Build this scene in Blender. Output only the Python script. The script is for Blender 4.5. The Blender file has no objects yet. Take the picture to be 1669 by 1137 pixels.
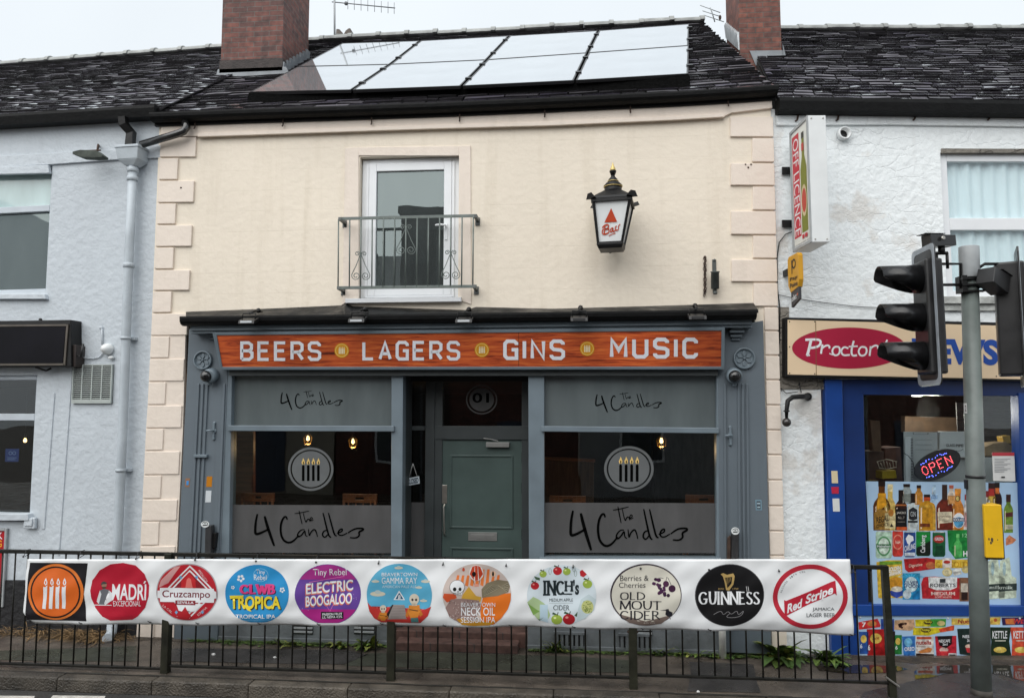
import bpy, bmesh, math, random
from mathutils import Vector as V, Matrix
random.seed(7)
R = math.radians
S = bpy.context.scene
COL = S.collection
# ------------------------------------------------------------------ camera
PW, PH, F = 1669.0, 1137.0, 1205.0
CAM = V((0.0, -7.8, 2.45))
YAW, PITCH = R(-5.14), R(4.60)
_f = V((math.sin(YAW)*math.cos(PITCH), math.cos(YAW)*math.cos(PITCH), math.sin(PITCH)))
_r = V((math.cos(YAW), -math.sin(YAW), 0.0))
_u = _r.cross(_f)
cd = bpy.data.cameras.new('camera')
cam = bpy.data.objects.new('camera', cd)
COL.objects.link(cam)
m3 = Matrix((_r, _u, -_f)).transposed()
cam.matrix_world = Matrix.Translation(CAM) @ m3.to_4x4()
cd.sensor_width = 36.0
cd.lens = F/PW*36.0
cd.clip_end = 400.0
cd.clip_start = 0.05
S.camera = cam
# ------------------------------------------------------------------ overcast sky and soft sun
SUN_EL, SUN_AZ = R(48), R(205)          # azimuth measured from +Y towards +X
w = bpy.data.worlds.new('World')
S.world = w
w.use_nodes = True
nt = w.node_tree
sky = nt.nodes.new('ShaderNodeTexSky')
sky.sky_type = 'NISHITA'
sky.sun_disc = False
sky.sun_elevation = SUN_EL
sky.sun_rotation = SUN_AZ
sky.air_density = 1.0; sky.dust_density = 6.0; sky.ozone_density = 1.0
hs = nt.nodes.new('ShaderNodeHueSaturation'); hs.inputs['Saturation'].default_value = 0.25
nt.links.new(sky.outputs[0], hs.inputs['Color'])
mx = nt.nodes.new('ShaderNodeMix'); mx.data_type = 'RGBA'
mx.inputs[0].default_value = 0.9
nt.links.new(hs.outputs[0], mx.inputs[6])
cn = nt.nodes.new('ShaderNodeTexNoise'); cn.inputs['Scale'].default_value = 2.2; cn.inputs['Detail'].default_value = 4
cr_ = nt.nodes.new('ShaderNodeValToRGB')
cr_.color_ramp.elements[0].position = 0.3; cr_.color_ramp.elements[0].color = (4.1, 4.42, 4.68, 1)
cr_.color_ramp.elements[1].position = 0.75; cr_.color_ramp.elements[1].color = (4.5, 4.82, 5.05, 1)
nt.links.new(cn.outputs[0], cr_.inputs[0])
nt.links.new(cr_.outputs[0], mx.inputs[7])
bg = nt.nodes['Background']
nt.links.new(mx.outputs[2], bg.inputs[0])
bg.inputs[1].default_value = 0.13
sd = bpy.data.lights.new('sun', 'SUN')
sd.energy = 1.5; sd.angle = R(80); sd.color = (1.0, 0.97, 0.93)
so = bpy.data.objects.new('sun', sd)
COL.objects.link(so)
sdir = V((math.sin(SUN_AZ)*math.cos(SUN_EL), math.cos(SUN_AZ)*math.cos(SUN_EL), math.sin(SUN_EL)))
so.rotation_euler = sdir.to_track_quat('Z', 'Y').to_euler()
so.location = (0, -20, 30)
S.view_settings.view_transform = 'Standard'
S.view_settings.look = 'None'
S.view_settings.exposure = 0.72
S.view_settings.gamma = 1.0
S.view_settings.use_curve_mapping = False
S.render.engine = 'CYCLES'
S.cycles.max_bounces = 8
S.cycles.diffuse_bounces = 3
S.cycles.transparent_max_bounces = 10
# ------------------------------------------------------------------ planes of the place
def pray(px, py):
    return (_r*(px-PW/2)/F + _u*(PH/2-py)/F + _f)
class Plane:
    """a real plane in the scene: origin, outward normal, and a direction running along it"""
    def __init__(s, o, n, u=None):
        s.o = V(o); s.n = V(n).normalized()
        s.u = V(u).normalized() if u is not None else None
    def hit(s, px, py, off=0.0):
        d = pray(px, py)
        t = ((s.o + s.n*off) - CAM).dot(s.n)/d.dot(s.n)
        return CAM + d*t
    def uz(s, px, py, off=0.0):
        p = s.hit(px, py, off)
        return ((p - s.o).dot(s.u), p.z)
    def P(s, u, z, off=0.0):
        q = s.o + s.u*u + s.n*off
        return V((q.x, q.y, z))
    def rect(s, x0, y0, x1, y1, off=0.0):
        a = [s.uz(x0, y0, off), s.uz(x0, y1, off), s.uz(x1, y0, off), s.uz(x1, y1, off)]
        return ((a[0][0]+a[1][0])/2, (a[2][0]+a[3][0])/2, (a[1][1]+a[3][1])/2, (a[0][1]+a[2][1])/2)  # u0,u1,z0,z1
PUB = Plane((0, 0, 0), (0, -1, 0), (1, 0, 0))
aL = R(4.2)
LFT = Plane((-4.735, 0.03, 0), (-math.sin(aL), -math.cos(aL), 0), (math.cos(aL), -math.sin(aL), 0))
aR = R(5.0)
RGT = Plane((2.05, 0.03, 0), (math.sin(aR), -math.cos(aR), 0), (math.cos(aR), math.sin(aR), 0))
FEN = Plane((0, -1.0, 0), (0, -1, 0), (1, 0, 0))
GND = Plane((0, 0, 0), (0, 0, 1), (1, 0, 0))
# ------------------------------------------------------------------ materials
MATS = {}
def C(r, g, b, k=1.0):
    def l(c):
        c = c/255.0
        return (c/12.92 if c <= 0.04045 else ((c+0.055)/1.055)**2.4)*k
    return (l(r), l(g), l(b), 1.0)
def nodes(name):
    m = bpy.data.materials.new(name); m.use_nodes = True
    t = m.node_tree
    return m, t, t.nodes['Principled BSDF'], t.nodes.new, t.links.new
def M(name, col, rough=0.6, var=0.12, scale=6.0, bump=0.0, bscale=40.0, metal=0.0, spec=0.5, emit=None, estr=0.0, island=0.0, rvar=0.0, detail=5.0, stretch=None):
    """paint, stone, metal, plastic: colour broken up by noise, optional fine bump"""
    if name in MATS: return MATS[name]
    m, t, b, N, L = nodes(name)
    tc = N('ShaderNodeTexCoord')
    src = tc.outputs['Object']
    if stretch:
        mp = N('ShaderNodeMapping'); mp.inputs['Scale'].default_value = stretch
        L(src, mp.inputs[0]); src = mp.outputs[0]
    nz = N('ShaderNodeTexNoise'); nz.inputs['Scale'].default_value = scale; nz.inputs['Detail'].default_value = detail
    L(src, nz.inputs['Vector'])
    rp = N('ShaderNodeValToRGB')
    lo = tuple(c*(1-var) for c in col[:3])+(1,); hi = tuple(min(1, c*(1+var)) for c in col[:3])+(1,)
    rp.color_ramp.elements[0].position = 0.3; rp.color_ramp.elements[0].color = lo
    rp.color_ramp.elements[1].position = 0.7; rp.color_ramp.elements[1].color = hi
    L(nz.outputs[0], rp.inputs[0])
    out = rp.outputs[0]
    if island:
        g = N('ShaderNodeNewGeometry'); mr = N('ShaderNodeMapRange')
        mr.inputs[3].default_value = 1-island; mr.inputs[4].default_value = 1+island
        L(g.outputs['Random Per Island'], mr.inputs[0])
        mu = N('ShaderNodeMix'); mu.data_type = 'RGBA'; mu.blend_type = 'MULTIPLY'; mu.inputs[0].default_value = 1
        L(out, mu.inputs[6]); L(mr.outputs[0], mu.inputs[7]); out = mu.outputs[2]
    L(out, b.inputs['Base Color'])
    b.inputs['Roughness'].default_value = rough
    b.inputs['Metallic'].default_value = metal
    b.inputs['Specular IOR Level'].default_value = spec
    if rvar:
        r2 = N('ShaderNodeMapRange'); r2.inputs[1].default_value = .3; r2.inputs[2].default_value = .7
        r2.inputs[3].default_value = max(.02, rough-rvar); r2.inputs[4].default_value = min(1, rough+rvar)
        n3 = N('ShaderNodeTexNoise'); n3.inputs['Scale'].default_value = scale*0.6; n3.inputs['Detail'].default_value = 3
        L(src, n3.inputs['Vector']); L(n3.outputs[0], r2.inputs[0]); L(r2.outputs[0], b.inputs['Roughness'])
    if bump:
        n2 = N('ShaderNodeTexNoise'); n2.inputs['Scale'].default_value = bscale; n2.inputs['Detail'].default_value = 4
        L(src, n2.inputs['Vector'])
        bp = N('ShaderNodeBump'); bp.inputs['Strength'].default_value = bump; bp.inputs['Distance'].default_value = 0.02
        L(n2.outputs[0], bp.inputs['Height']); L(bp.outputs[0], b.inputs['Normal'])
    if emit:
        b.inputs['Emission Color'].default_value = emit; b.inputs['Emission Strength'].default_value = estr
    MATS[name] = m
    return m
def pic(r, g, b):
    """photographic print: a colour with the mottling of a printed picture"""
    return M('print_%02x%02x%02x' % (r, g, b), C(r, g, b, 0.92), .28, .42, 26, spec=.5, detail=8)
def flat(name, col, rough=0.45, spec=0.4): return M(name, col, rough, 0.05, 3.0, spec=spec)
def ink(r, g, b):
    """printing ink of one colour"""
    return flat('ink_%02x%02x%02x' % (r, g, b), C(r, g, b, 0.95))
def render_mat(name, col, lines=None, lump=0.25, crack=0.0, dirt=0.10, dcol=(0.25, 0.24, 0.2, 1), peel=None, streak=0.0):
    """painted masonry: trowel lumps, faint stains, optional scribed courses, optional flaking cracks"""
    m, t, b, N, L = nodes(name)
    tc = N('ShaderNodeTexCoord'); ob = tc.outputs['Object']
    n1 = N('ShaderNodeTexNoise'); n1.inputs['Scale'].default_value = 0.9; n1.inputs['Detail'].default_value = 6; L(ob, n1.inputs['Vector'])
    r1 = N('ShaderNodeValToRGB'); r1.color_ramp.elements[0].position = .35; r1.color_ramp.elements[1].position = .7
    r1.color_ramp.elements[0].color = tuple(c*(1-dirt) for c in col[:3])+(1,); r1.color_ramp.elements[1].color = col
    L(n1.outputs[0], r1.inputs[0]); out = r1.outputs[0]
    if peel:
        n5 = N('ShaderNodeTexNoise'); n5.inputs['Scale'].default_value = 1.3; n5.inputs['Detail'].default_value = 9; n5.inputs['Roughness'].default_value = .62
        L(ob, n5.inputs['Vector'])
        r5 = N('ShaderNodeValToRGB'); r5.color_ramp.elements[0].position = .58; r5.color_ramp.elements[1].position = .64
        r5.color_ramp.elements[0].color = (0, 0, 0, 1); r5.color_ramp.elements[1].color = (peel[3],)*3+(1,)
        L(n5.outputs[0], r5.inputs[0])
        m5 = N('ShaderNodeMix'); m5.data_type = 'RGBA'; L(r5.outputs[0], m5.inputs[0]); L(out, m5.inputs[6]); m5.inputs[7].default_value = peel[:3]+(1,)
        out = m5.outputs[2]
    if streak:
        mp = N('ShaderNodeMapping'); mp.inputs['Scale'].default_value = (5, 5, 0.35); L(ob, mp.inputs[0])
        n6 = N('ShaderNodeTexNoise'); n6.inputs['Scale'].default_value = 1.6; n6.inputs['Detail'].default_value = 5; L(mp.outputs[0], n6.inputs['Vector'])
        r6 = N('ShaderNodeValToRGB'); r6.color_ramp.elements[0].position = .55; r6.color_ramp.elements[1].position = .8
        r6.color_ramp.elements[0].color = (0, 0, 0, 1); r6.color_ramp.elements[1].color = (streak,)*3+(1,)
        L(n6.outputs[0], r6.inputs[0])
        m6 = N('ShaderNodeMix'); m6.data_type = 'RGBA'; L(r6.outputs[0], m6.inputs[0]); L(out, m6.inputs[6]); m6.inputs[7].default_value = dcol
        out = m6.outputs[2]
    hgt = None
    n2 = N('ShaderNodeTexNoise'); n2.inputs['Scale'].default_value = 14; n2.inputs['Detail'].default_value = 6; L(ob, n2.inputs['Vector'])
    hgt = n2.outputs[0]
    if lines:
        mp = N('ShaderNodeMapping'); mp.inputs['Rotation'].default_value = (R(-90), 0, 0); L(ob, mp.inputs[0])
        br = N('ShaderNodeTexBrick'); br.inputs['Scale'].default_value = 1.0; br.inputs['Mortar Size'].default_value = 0.0035
        br.inputs['Brick Width'].default_value = 40.0; br.inputs['Row Height'].default_value = lines; br.inputs['Mortar Smooth'].default_value = .6
        L(mp.outputs[0], br.inputs['Vector'])
        n8 = N('ShaderNodeTexNoise'); n8.inputs['Scale'].default_value = 2.5; n8.inputs['Detail'].default_value = 3; L(ob, n8.inputs['Vector'])
        r8 = N('ShaderNodeValToRGB'); r8.color_ramp.elements[0].position = .42; r8.color_ramp.elements[1].position = .6; L(n8.outputs[0], r8.inputs[0])
        mf = N('ShaderNodeMath'); mf.operation = 'MULTIPLY'; L(br.outputs['Fac'], mf.inputs[0]); L(r8.outputs[0], mf.inputs[1])
        ma = N('ShaderNodeMath'); ma.operation = 'MULTIPLY_ADD'; L(mf.outputs[0], ma.inputs[0]); ma.inputs[1].default_value = -0.6; L(hgt, ma.inputs[2])
        hgt = ma.outputs[0]
        m7 = N('ShaderNodeMix'); m7.data_type = 'RGBA'; m7.blend_type = 'MULTIPLY'
        mm = N('ShaderNodeMath'); mm.operation = 'MULTIPLY'; L(mf.outputs[0], mm.inputs[0]); mm.inputs[1].default_value = .15
        L(mm.outputs[0], m7.inputs[0]); L(out, m7.inputs[6]); m7.inputs[7].default_value = (.45, .4, .33, 1)
        out = m7.outputs[2]
    if crack:
        nd = N('ShaderNodeTexNoise'); nd.inputs['Scale'].default_value = 5; nd.inputs['Detail'].default_value = 5; L(ob, nd.inputs['Vector'])
        ad = N('ShaderNodeMix'); ad.data_type = 'RGBA'; ad.blend_type = 'ADD'; ad.inputs[0].default_value = 0.32
        mp2 = N('ShaderNodeMapping'); mp2.inputs['Scale'].default_value = (1, 1, 2.2); L(ob, mp2.inputs[0])
        L(mp2.outputs[0], ad.inputs[6]); L(nd.outputs[1], ad.inputs[7])
        vo = N('ShaderNodeTexVoronoi'); vo.feature = 'DISTANCE_TO_EDGE'; vo.inputs['Scale'].default_value = 3.4; L(ad.outputs[2], vo.inputs['Vector'])
        rc = N('ShaderNodeValToRGB'); rc.color_ramp.elements[0].position = 0.0; rc.color_ramp.elements[1].position = .05
        L(vo.outputs['Distance'], rc.inputs[0])
        n9 = N('ShaderNodeTexNoise'); n9.inputs['Scale'].default_value = 1.1; n9.inputs['Detail'].default_value = 4; L(ob, n9.inputs['Vector'])
        r9 = N('ShaderNodeValToRGB'); r9.color_ramp.elements[0].position = .45; r9.color_ramp.elements[1].position = .62; L(n9.outputs[0], r9.inputs[0])
        mk = N('ShaderNodeMix'); mk.data_type = 'RGBA'; L(r9.outputs[0], mk.inputs[0]); mk.inputs[6].default_value = (1, 1, 1, 1); L(rc.outputs[0], mk.inputs[7])
        mh = N('ShaderNodeMath'); mh.operation = 'MULTIPLY_ADD'; L(mk.outputs[2], mh.inputs[0]); mh.inputs[1].default_value = crack; L(hgt, mh.inputs[2])
        hgt = mh.outputs[0]
    L(out, b.inputs['Base Color'])
    b.inputs['Roughness'].default_value = .62
    bp = N('ShaderNodeBump'); bp.inputs['Strength'].default_value = lump; bp.inputs['Distance'].default_value = 0.03
    L(hgt, bp.inputs['Height']); L(bp.outputs[0], b.inputs['Normal'])
    MATS[name] = m
    return m
def slate_mat(name, col):
    m, t, b, N, L = nodes(name)
    g = N('ShaderNodeNewGeometry'); tc = N('ShaderNodeTexCoord')
    nz = N('ShaderNodeTexNoise'); nz.inputs['Scale'].default_value = 7; nz.inputs['Detail'].default_value = 5; L(tc.outputs['Object'], nz.inputs['Vector'])
    ad = N('ShaderNodeMath'); ad.operation = 'MULTIPLY_ADD'; L(nz.outputs[0], ad.inputs[0]); ad.inputs[1].default_value = .8; L(g.outputs['Random Per Island'], ad.inputs[2])
    r = N('ShaderNodeValToRGB'); e = r.color_ramp.elements; e[0].position = .3; e[0].color = tuple(c*.35 for c in col)+(1,); e[1].position = 1.5/1.5; e[1].color = tuple(c*2.0 for c in col)+(1,)
    k = e.new(.62); k.color = col+(1,); k = e.new(.8); k.color = (col[0]*1.15, col[1]*1.05, col[2]*1.5, 1)
    L(ad.outputs[0], r.inputs[0]); L(r.outputs[0], b.inputs['Base Color'])
    w_ = N('ShaderNodeTexWhiteNoise'); w_.noise_dimensions = '1D'; L(g.outputs['Random Per Island'], w_.inputs['W'])
    m1 = N('ShaderNodeMapRange'); m1.inputs[1].default_value = .25; m1.inputs[2].default_value = .85; m1.inputs[3].default_value = .55; m1.inputs[4].default_value = .12; L(w_.outputs['Value'], m1.inputs[0]); L(m1.outputs[0], b.inputs['Roughness'])
    m2 = N('ShaderNodeMapRange'); m2.inputs[1].default_value = .12; m2.inputs[2].default_value = .4; L(w_.outputs['Value'], m2.inputs[0]); L(m2.outputs[0], b.inputs['Coat Weight']); b.inputs['Coat Roughness'].default_value = .06; b.inputs['Coat IOR'].default_value = 2.2
    b.inputs['Specular IOR Level'].default_value = .6
    n2 = N('ShaderNodeTexNoise'); n2.inputs['Scale'].default_value = 24; L(tc.outputs['Object'], n2.inputs['Vector'])
    bp = N('ShaderNodeBump'); bp.inputs['Strength'].default_value = .22; bp.inputs['Distance'].default_value = .02; L(n2.outputs[0], bp.inputs['Height']); L(bp.outputs[0], b.inputs['Normal'])
    MATS[name] = m
    return m
def brick_mat(name, c1, c2, mort, bw=0.215, bh=0.072, k=1.0):
    m, t, b, N, L = nodes(name)
    tc = N('ShaderNodeTexCoord'); sp = N('ShaderNodeSeparateXYZ'); L(tc.outputs['Object'], sp.inputs[0])
    ad = N('ShaderNodeMath'); L(sp.outputs[0], ad.inputs[0]); L(sp.outputs[1], ad.inputs[1])
    cb = N('ShaderNodeCombineXYZ'); L(ad.outputs[0], cb.inputs[0]); L(sp.outputs[2], cb.inputs[1])
    br = N('ShaderNodeTexBrick'); br.inputs['Scale'].default_value = 1; br.inputs['Brick Width'].default_value = bw; br.inputs['Row Height'].default_value = bh
    br.inputs['Mortar Size'].default_value = .006; br.inputs['Color1'].default_value = c1; br.inputs['Color2'].default_value = c2; br.inputs['Mortar'].default_value = mort
    br.inputs['Bias'].default_value = 0.0
    L(cb.outputs[0], br.inputs['Vector'])
    nz = N('ShaderNodeTexNoise'); nz.inputs['Scale'].default_value = 12; nz.inputs['Detail'].default_value = 6; L(tc.outputs['Object'], nz.inputs['Vector'])
    mr = N('ShaderNodeMapRange'); mr.inputs[1].default_value = .3; mr.inputs[2].default_value = .7; mr.inputs[3].default_value = .55; mr.inputs[4].default_value = 1.3; L(nz.outputs[0], mr.inputs[0])
    mu = N('ShaderNodeMix'); mu.data_type = 'RGBA'; mu.blend_type = 'MULTIPLY'; mu.inputs[0].default_value = 1; L(br.outputs[0], mu.inputs[6]); L(mr.outputs[0], mu.inputs[7])
    L(mu.outputs[2], b.inputs['Base Color']); b.inputs['Roughness'].default_value = .7
    inv = N('ShaderNodeMath'); inv.operation = 'MULTIPLY_ADD'; inv.inputs[1].default_value = -1; L(br.outputs['Fac'], inv.inputs[0])
    n4 = N('ShaderNodeMath'); n4.operation = 'MULTIPLY'; n4.inputs[1].default_value = .6; L(nz.outputs[0], n4.inputs[0]); L(n4.outputs[0], inv.inputs[2])
    bp = N('ShaderNodeBump'); bp.inputs['Strength'].default_value = .6; bp.inputs['Distance'].default_value = .012; L(inv.outputs[0], bp.inputs['Height']); L(bp.outputs[0], b.inputs['Normal'])
    MATS[name] = m
    return m
def glass_mat(name, ior=1.5, tint=(0.85, 0.9, 0.88, 1), rough=0.0, body=None, bodyfac=0.0, gcol=(1, 1, 1, 1)):
    """window glass: see-through with mirror reflections, optionally a film of translucent vinyl"""
    m, t, b, N, L = nodes(name)
    out = t.nodes['Material Output']
    tr = N('ShaderNodeBsdfTransparent'); tr.inputs[0].default_value = tint
    gl = N('ShaderNodeBsdfGlossy'); gl.inputs['Roughness'].default_value = rough; gl.inputs['Color'].default_value = gcol
    fr = N('ShaderNodeFresnel'); ge = N('ShaderNodeNewGeometry'); mi = N('ShaderNodeMapRange')   # same reflectance on both faces of the pane
    mi.inputs[3].default_value = ior; mi.inputs[4].default_value = 1/ior; L(ge.outputs['Backfacing'], mi.inputs[0]); L(mi.outputs[0], fr.inputs[0])
    base = tr.outputs[0]
    if body:
        df = N('ShaderNodeBsdfDiffuse'); df.inputs[0].default_value = body
        m2 = N('ShaderNodeMixShader')
        t2 = N('ShaderNodeTexCoord'); p2 = N('ShaderNodeMapping'); p2.inputs['Scale'].default_value = (3, 3, .8); n7 = N('ShaderNodeTexNoise'); n7.inputs['Scale'].default_value = 1.6; n7.inputs['Detail'].default_value = 6
        r7 = N('ShaderNodeMapRange'); r7.inputs[1].default_value = .3; r7.inputs[2].default_value = .7; r7.inputs[3].default_value = bodyfac-.16; r7.inputs[4].default_value = min(1, bodyfac+.08)   # the film is thinner and dustier in places
        L(t2.outputs['Object'], p2.inputs[0]); L(p2.outputs[0], n7.inputs['Vector']); L(n7.outputs[0], r7.inputs[0]); L(r7.outputs[0], m2.inputs[0])
        L(base, m2.inputs[1]); L(df.outputs[0], m2.inputs[2]); base = m2.outputs[0]
    nz = N('ShaderNodeTexNoise'); nz.inputs['Scale'].default_value = 1.2; bp = N('ShaderNodeBump'); bp.inputs['Strength'].default_value = .10; bp.inputs['Distance'].default_value = .02
    tc = N('ShaderNodeTexCoord'); L(tc.outputs['Object'], nz.inputs['Vector'])
    L(nz.outputs[0], bp.inputs['Height']); L(bp.outputs[0], gl.inputs['Normal'])
    ms = N('ShaderNodeMixShader'); L(fr.outputs[0], ms.inputs[0]); L(base, ms.inputs[1]); L(gl.outputs[0], ms.inputs[2])
    L(ms.outputs[0], out.inputs[0])
    MATS[name] = m
    return m
# ------------------------------------------------------------------ mesh building
ROOT = {}          # object name -> world location of its top-level thing
class MB:
    def __init__(s): s.v = []; s.f = []; s.mi = []; s.sm = []
    def face(s, pts, m=0, sm=False):
        i = len(s.v); s.v += [V(p) for p in pts]; s.f.append(list(range(i, i+len(pts)))); s.mi.append(m); s.sm.append(sm)
    def prism(s, a, b, m=0, sm=False):
        """a closed solid between two outlines with the same number of points"""
        n = len(a); i = len(s.v); s.v += [V(p) for p in a]+[V(p) for p in b]
        s.f.append(list(range(i, i+n))); s.f.append(list(range(i+2*n-1, i+n-1, -1)))
        s.mi += [m, m]; s.sm += [False, False]
        for k in range(n):
            j = (k+1) % n
            s.f.append([i+k, i+n+k, i+n+j, i+j]); s.mi.append(m); s.sm.append(sm)
        return s
    def pix(s, pl, pts, o0, o1, m=0, back=None):
        """outline seen on plane pl at height o0, given real thickness down to o1"""
        a = [pl.hit(x, y, o0) for x, y in pts]
        b = [p + pl.n*(o1-o0) for p in a]
        return s.prism(a, b, m)
    def box(s, pl, u0, u1, z0, z1, o0, o1, m=0):
        a = [pl.P(u0, z0, o0), pl.P(u1, z0, o0), pl.P(u1, z1, o0), pl.P(u0, z1, o0)]
        b = [pl.P(u0, z0, o1), pl.P(u1, z0, o1), pl.P(u1, z1, o1), pl.P(u0, z1, o1)]
        return s.prism(a, b, m)
    def cube(s, x0, x1, y0, y1, z0, z1, m=0):
        return s.prism([V((x0, y0, z0)), V((x1, y0, z0)), V((x1, y1, z0)), V((x0, y1, z0))],
                       [V((x0, y0, z1)), V((x1, y0, z1)), V((x1, y1, z1)), V((x0, y1, z1))], m)
    def tube(s, path, r, n=10, m=0, cap=True, sm=True, sq=False):
        path = [V(p) for p in path]; k = len(path)
        rr = r if isinstance(r, (list, tuple)) else [r]*k
        i0 = len(s.v); prev = None
        for i, p in enumerate(path):
            d = (path[min(i+1, k-1)]-path[max(i-1, 0)]).normalized()
            if prev is None:
                a = V((0, 0, 1)) if abs(d.z) < .9 else V((1, 0, 0))
                x = d.cross(a).normalized()
            else:
                x = (prev - d*prev.dot(d)).normalized()
            prev = x; y = d.cross(x)
            for j in range(n):
                an = 2*math.pi*(j+(.5 if sq else 0))/n
                s.v.append(p + (x*math.cos(an)+y*math.sin(an))*rr[i])
        for i in range(k-1):
            for j in range(n):
                a = i0+i*n+j; b = i0+i*n+(j+1) % n
                s.f.append([a, b, b+n, a+n]); s.mi.append(m); s.sm.append(sm and not sq)
        if cap:
            s.f.append([i0+j for j in range(n)][::-1]); s.f.append([i0+(k-1)*n+j for j in range(n)]); s.mi += [m, m]; s.sm += [False, False]
        return s
    def lathe(s, o, ax, prof, n=20, m=0, sm=True):
        """prof: (radius, distance along ax)"""
        o = V(o); ax = V(ax).normalized()
        return s.tube_prof(o, ax, prof, n, m, sm)
    def tube_prof(s, o, ax, prof, n, m, sm):
        a = V((0, 0, 1)) if abs(ax.z) < .9 else V((1, 0, 0))
        x = ax.cross(a).normalized(); y = ax.cross(x); i0 = len(s.v); k = len(prof)
        for r, h in prof:
            for j in range(n):
                an = 2*math.pi*j/n
                s.v.append(o+ax*h+(x*math.cos(an)+y*math.sin(an))*max(r, .0004))
        for i in range(k-1):
            for j in range(n):
                a = i0+i*n+j; b = i0+i*n+(j+1) % n
                s.f.append([a, b, b+n, a+n]); s.mi.append(m); s.sm.append(sm)
        s.f.append([i0+j for j in range(n)][::-1]); s.f.append([i0+(k-1)*n+j for j in range(n)]); s.mi += [m, m]; s.sm += [False, False]
        return s
    def ball(s, o, r, n=14, m=0, sc=(1, 1, 1)):
        o = V(o); i0 = len(s.v); h = n//2
        for i in range(h+1):
            t = math.pi*i/h
            for j in range(n):
                an = 2*math.pi*j/n
                s.v.append(o+V((math.sin(t)*math.cos(an)*r*sc[0], math.sin(t)*math.sin(an)*r*sc[1], math.cos(t)*r*sc[2])))
        for i in range(h):
            for j in range(n):
                a = i0+i*n+j; b = i0+i*n+(j+1) % n
                s.f.append([a, a+n, b+n, b]); s.mi.append(m); s.sm.append(True)
        return s
    def grid(s, fn, nu, nv, m=0, sm=True):
        i0 = len(s.v)
        for j in range(nv+1):
            for i in range(nu+1): s.v.append(V(fn(i/nu, j/nv)))
        for j in range(nv):
            for i in range(nu):
                a = i0+j*(nu+1)+i
                s.f.append([a, a+1, a+nu+2, a+nu+1]); s.mi.append(m); s.sm.append(sm)
        return s
    def sweep(s, path, prof, side, m=0, sm=False):
        """closed profile (outward, up) pushed along a path; side = outward direction"""
        side = V(side); up = V((0, 0, 1)); n = len(prof); i0 = len(s.v)
        for p in path:
            for a, b in prof: s.v.append(V(p)+side*a+up*b)
        for i in range(len(path)-1):
            for j in range(n):
                a = i0+i*n+j; b = i0+i*n+(j+1) % n
                s.f.append([a, b, b+n, a+n]); s.mi.append(m); s.sm.append(sm)
        s.f.append([i0+j for j in range(n)][::-1]); s.f.append([i0+(len(path)-1)*n+j for j in range(n)]); s.mi += [m, m]; s.sm += [False, False]
        return s
    def build(s, name, mats, parent=None, bevel=0.0, loc=None):
        me = bpy.data.meshes.new(name)
        if parent is not None: L0 = ROOT[parent.name]
        else: L0 = V(loc) if loc is not None else V((0, 0, 0))
        me.from_pydata([tuple(p-L0) for p in s.v], [], s.f)
        if not isinstance(mats, (list, tuple)): mats = [mats]
        for m in mats: me.materials.append(m)
        me.polygons.foreach_set('material_index', s.mi)
        me.polygons.foreach_set('use_smooth', s.sm)
        bm = bmesh.new(); bm.from_mesh(me)
        bmesh.ops.recalc_face_normals(bm, faces=bm.faces)
        bm.to_mesh(me); bm.free()
        me.update()
        o = bpy.data.objects.new(name, me); COL.objects.link(o)
        if parent is not None: o.parent = parent
        else: o.location = L0
        ROOT[o.name] = L0
        if bevel:
            bv = o.modifiers.new('bevel', 'BEVEL'); bv.width = bevel; bv.segments = 2; bv.limit_method = 'ANGLE'; bv.angle_limit = R(40)
        return o
def tag(o, label=None, cat=None, group=None, kind=None):
    if label: o['label'] = label
    if cat: o['category'] = cat
    if group: o['group'] = group
    if kind: o['kind'] = kind
    return o
def thing(name, loc, label, cat, group=None):
    o = bpy.data.objects.new(name, None); COL.objects.link(o)
    o.empty_display_size = .1
    o.location = loc; ROOT[o.name] = V(loc)
    return tag(o, label, cat, group)
def copy_thing(o, loc, label=None, rot=None):
    c = o.copy(); COL.objects.link(c); c.location = loc
    if rot is not None: c.rotation_euler = rot
    if label: c['label'] = label
    ROOT[c.name] = V(loc)
    for ch in list(o.children):
        d = ch.copy(); COL.objects.link(d); d.parent = c; ROOT[d.name] = V(loc)
        for g in list(ch.children):
            e = g.copy(); COL.objects.link(e); e.parent = d; ROOT[e.name] = V(loc)
    return c
# ------------------------------------------------------------------ lettering and flat artwork
TXT = {}
def text2d(s, bold=0.0, shear=0.0, space=1.0):
    k = (s, bold, shear, space)
    if k in TXT: return TXT[k]
    cu = bpy.data.curves.new('t', 'FONT'); cu.body = s; cu.offset = bold; cu.shear = shear; cu.space_character = space
    cu.resolution_u = 4; cu.fill_mode = 'FRONT'
    ob = bpy.data.objects.new('t', cu); COL.objects.link(ob)
    dg = bpy.context.evaluated_depsgraph_get()
    me = bpy.data.meshes.new_from_object(ob.evaluated_get(dg))
    vs = [(v.co.x, v.co.y) for v in me.vertices]; fs = [list(p.vertices) for p in me.polygons]
    bpy.data.objects.remove(ob); bpy.data.curves.remove(cu); bpy.data.meshes.remove(me)
    x0 = min(v[0] for v in vs); x1 = max(v[0] for v in vs); y0 = min(v[1] for v in vs); y1 = max(v[1] for v in vs)
    vs = [((x-x0)/(x1-x0), 1-(y-y0)/(y1-y0)) for x, y in vs]
    TXT[k] = (vs, fs); return TXT[k]
def circ(cx, cy, rx, ry=None, n=40, a0=0, a1=360):
    ry = rx if ry is None else ry
    full = abs(a1-a0) >= 360
    return [(cx+rx*math.cos(R(a0+(a1-a0)*i/(n if full else n-1))), cy+ry*math.sin(R(a0+(a1-a0)*i/(n if full else n-1)))) for i in range(n)]
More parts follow.
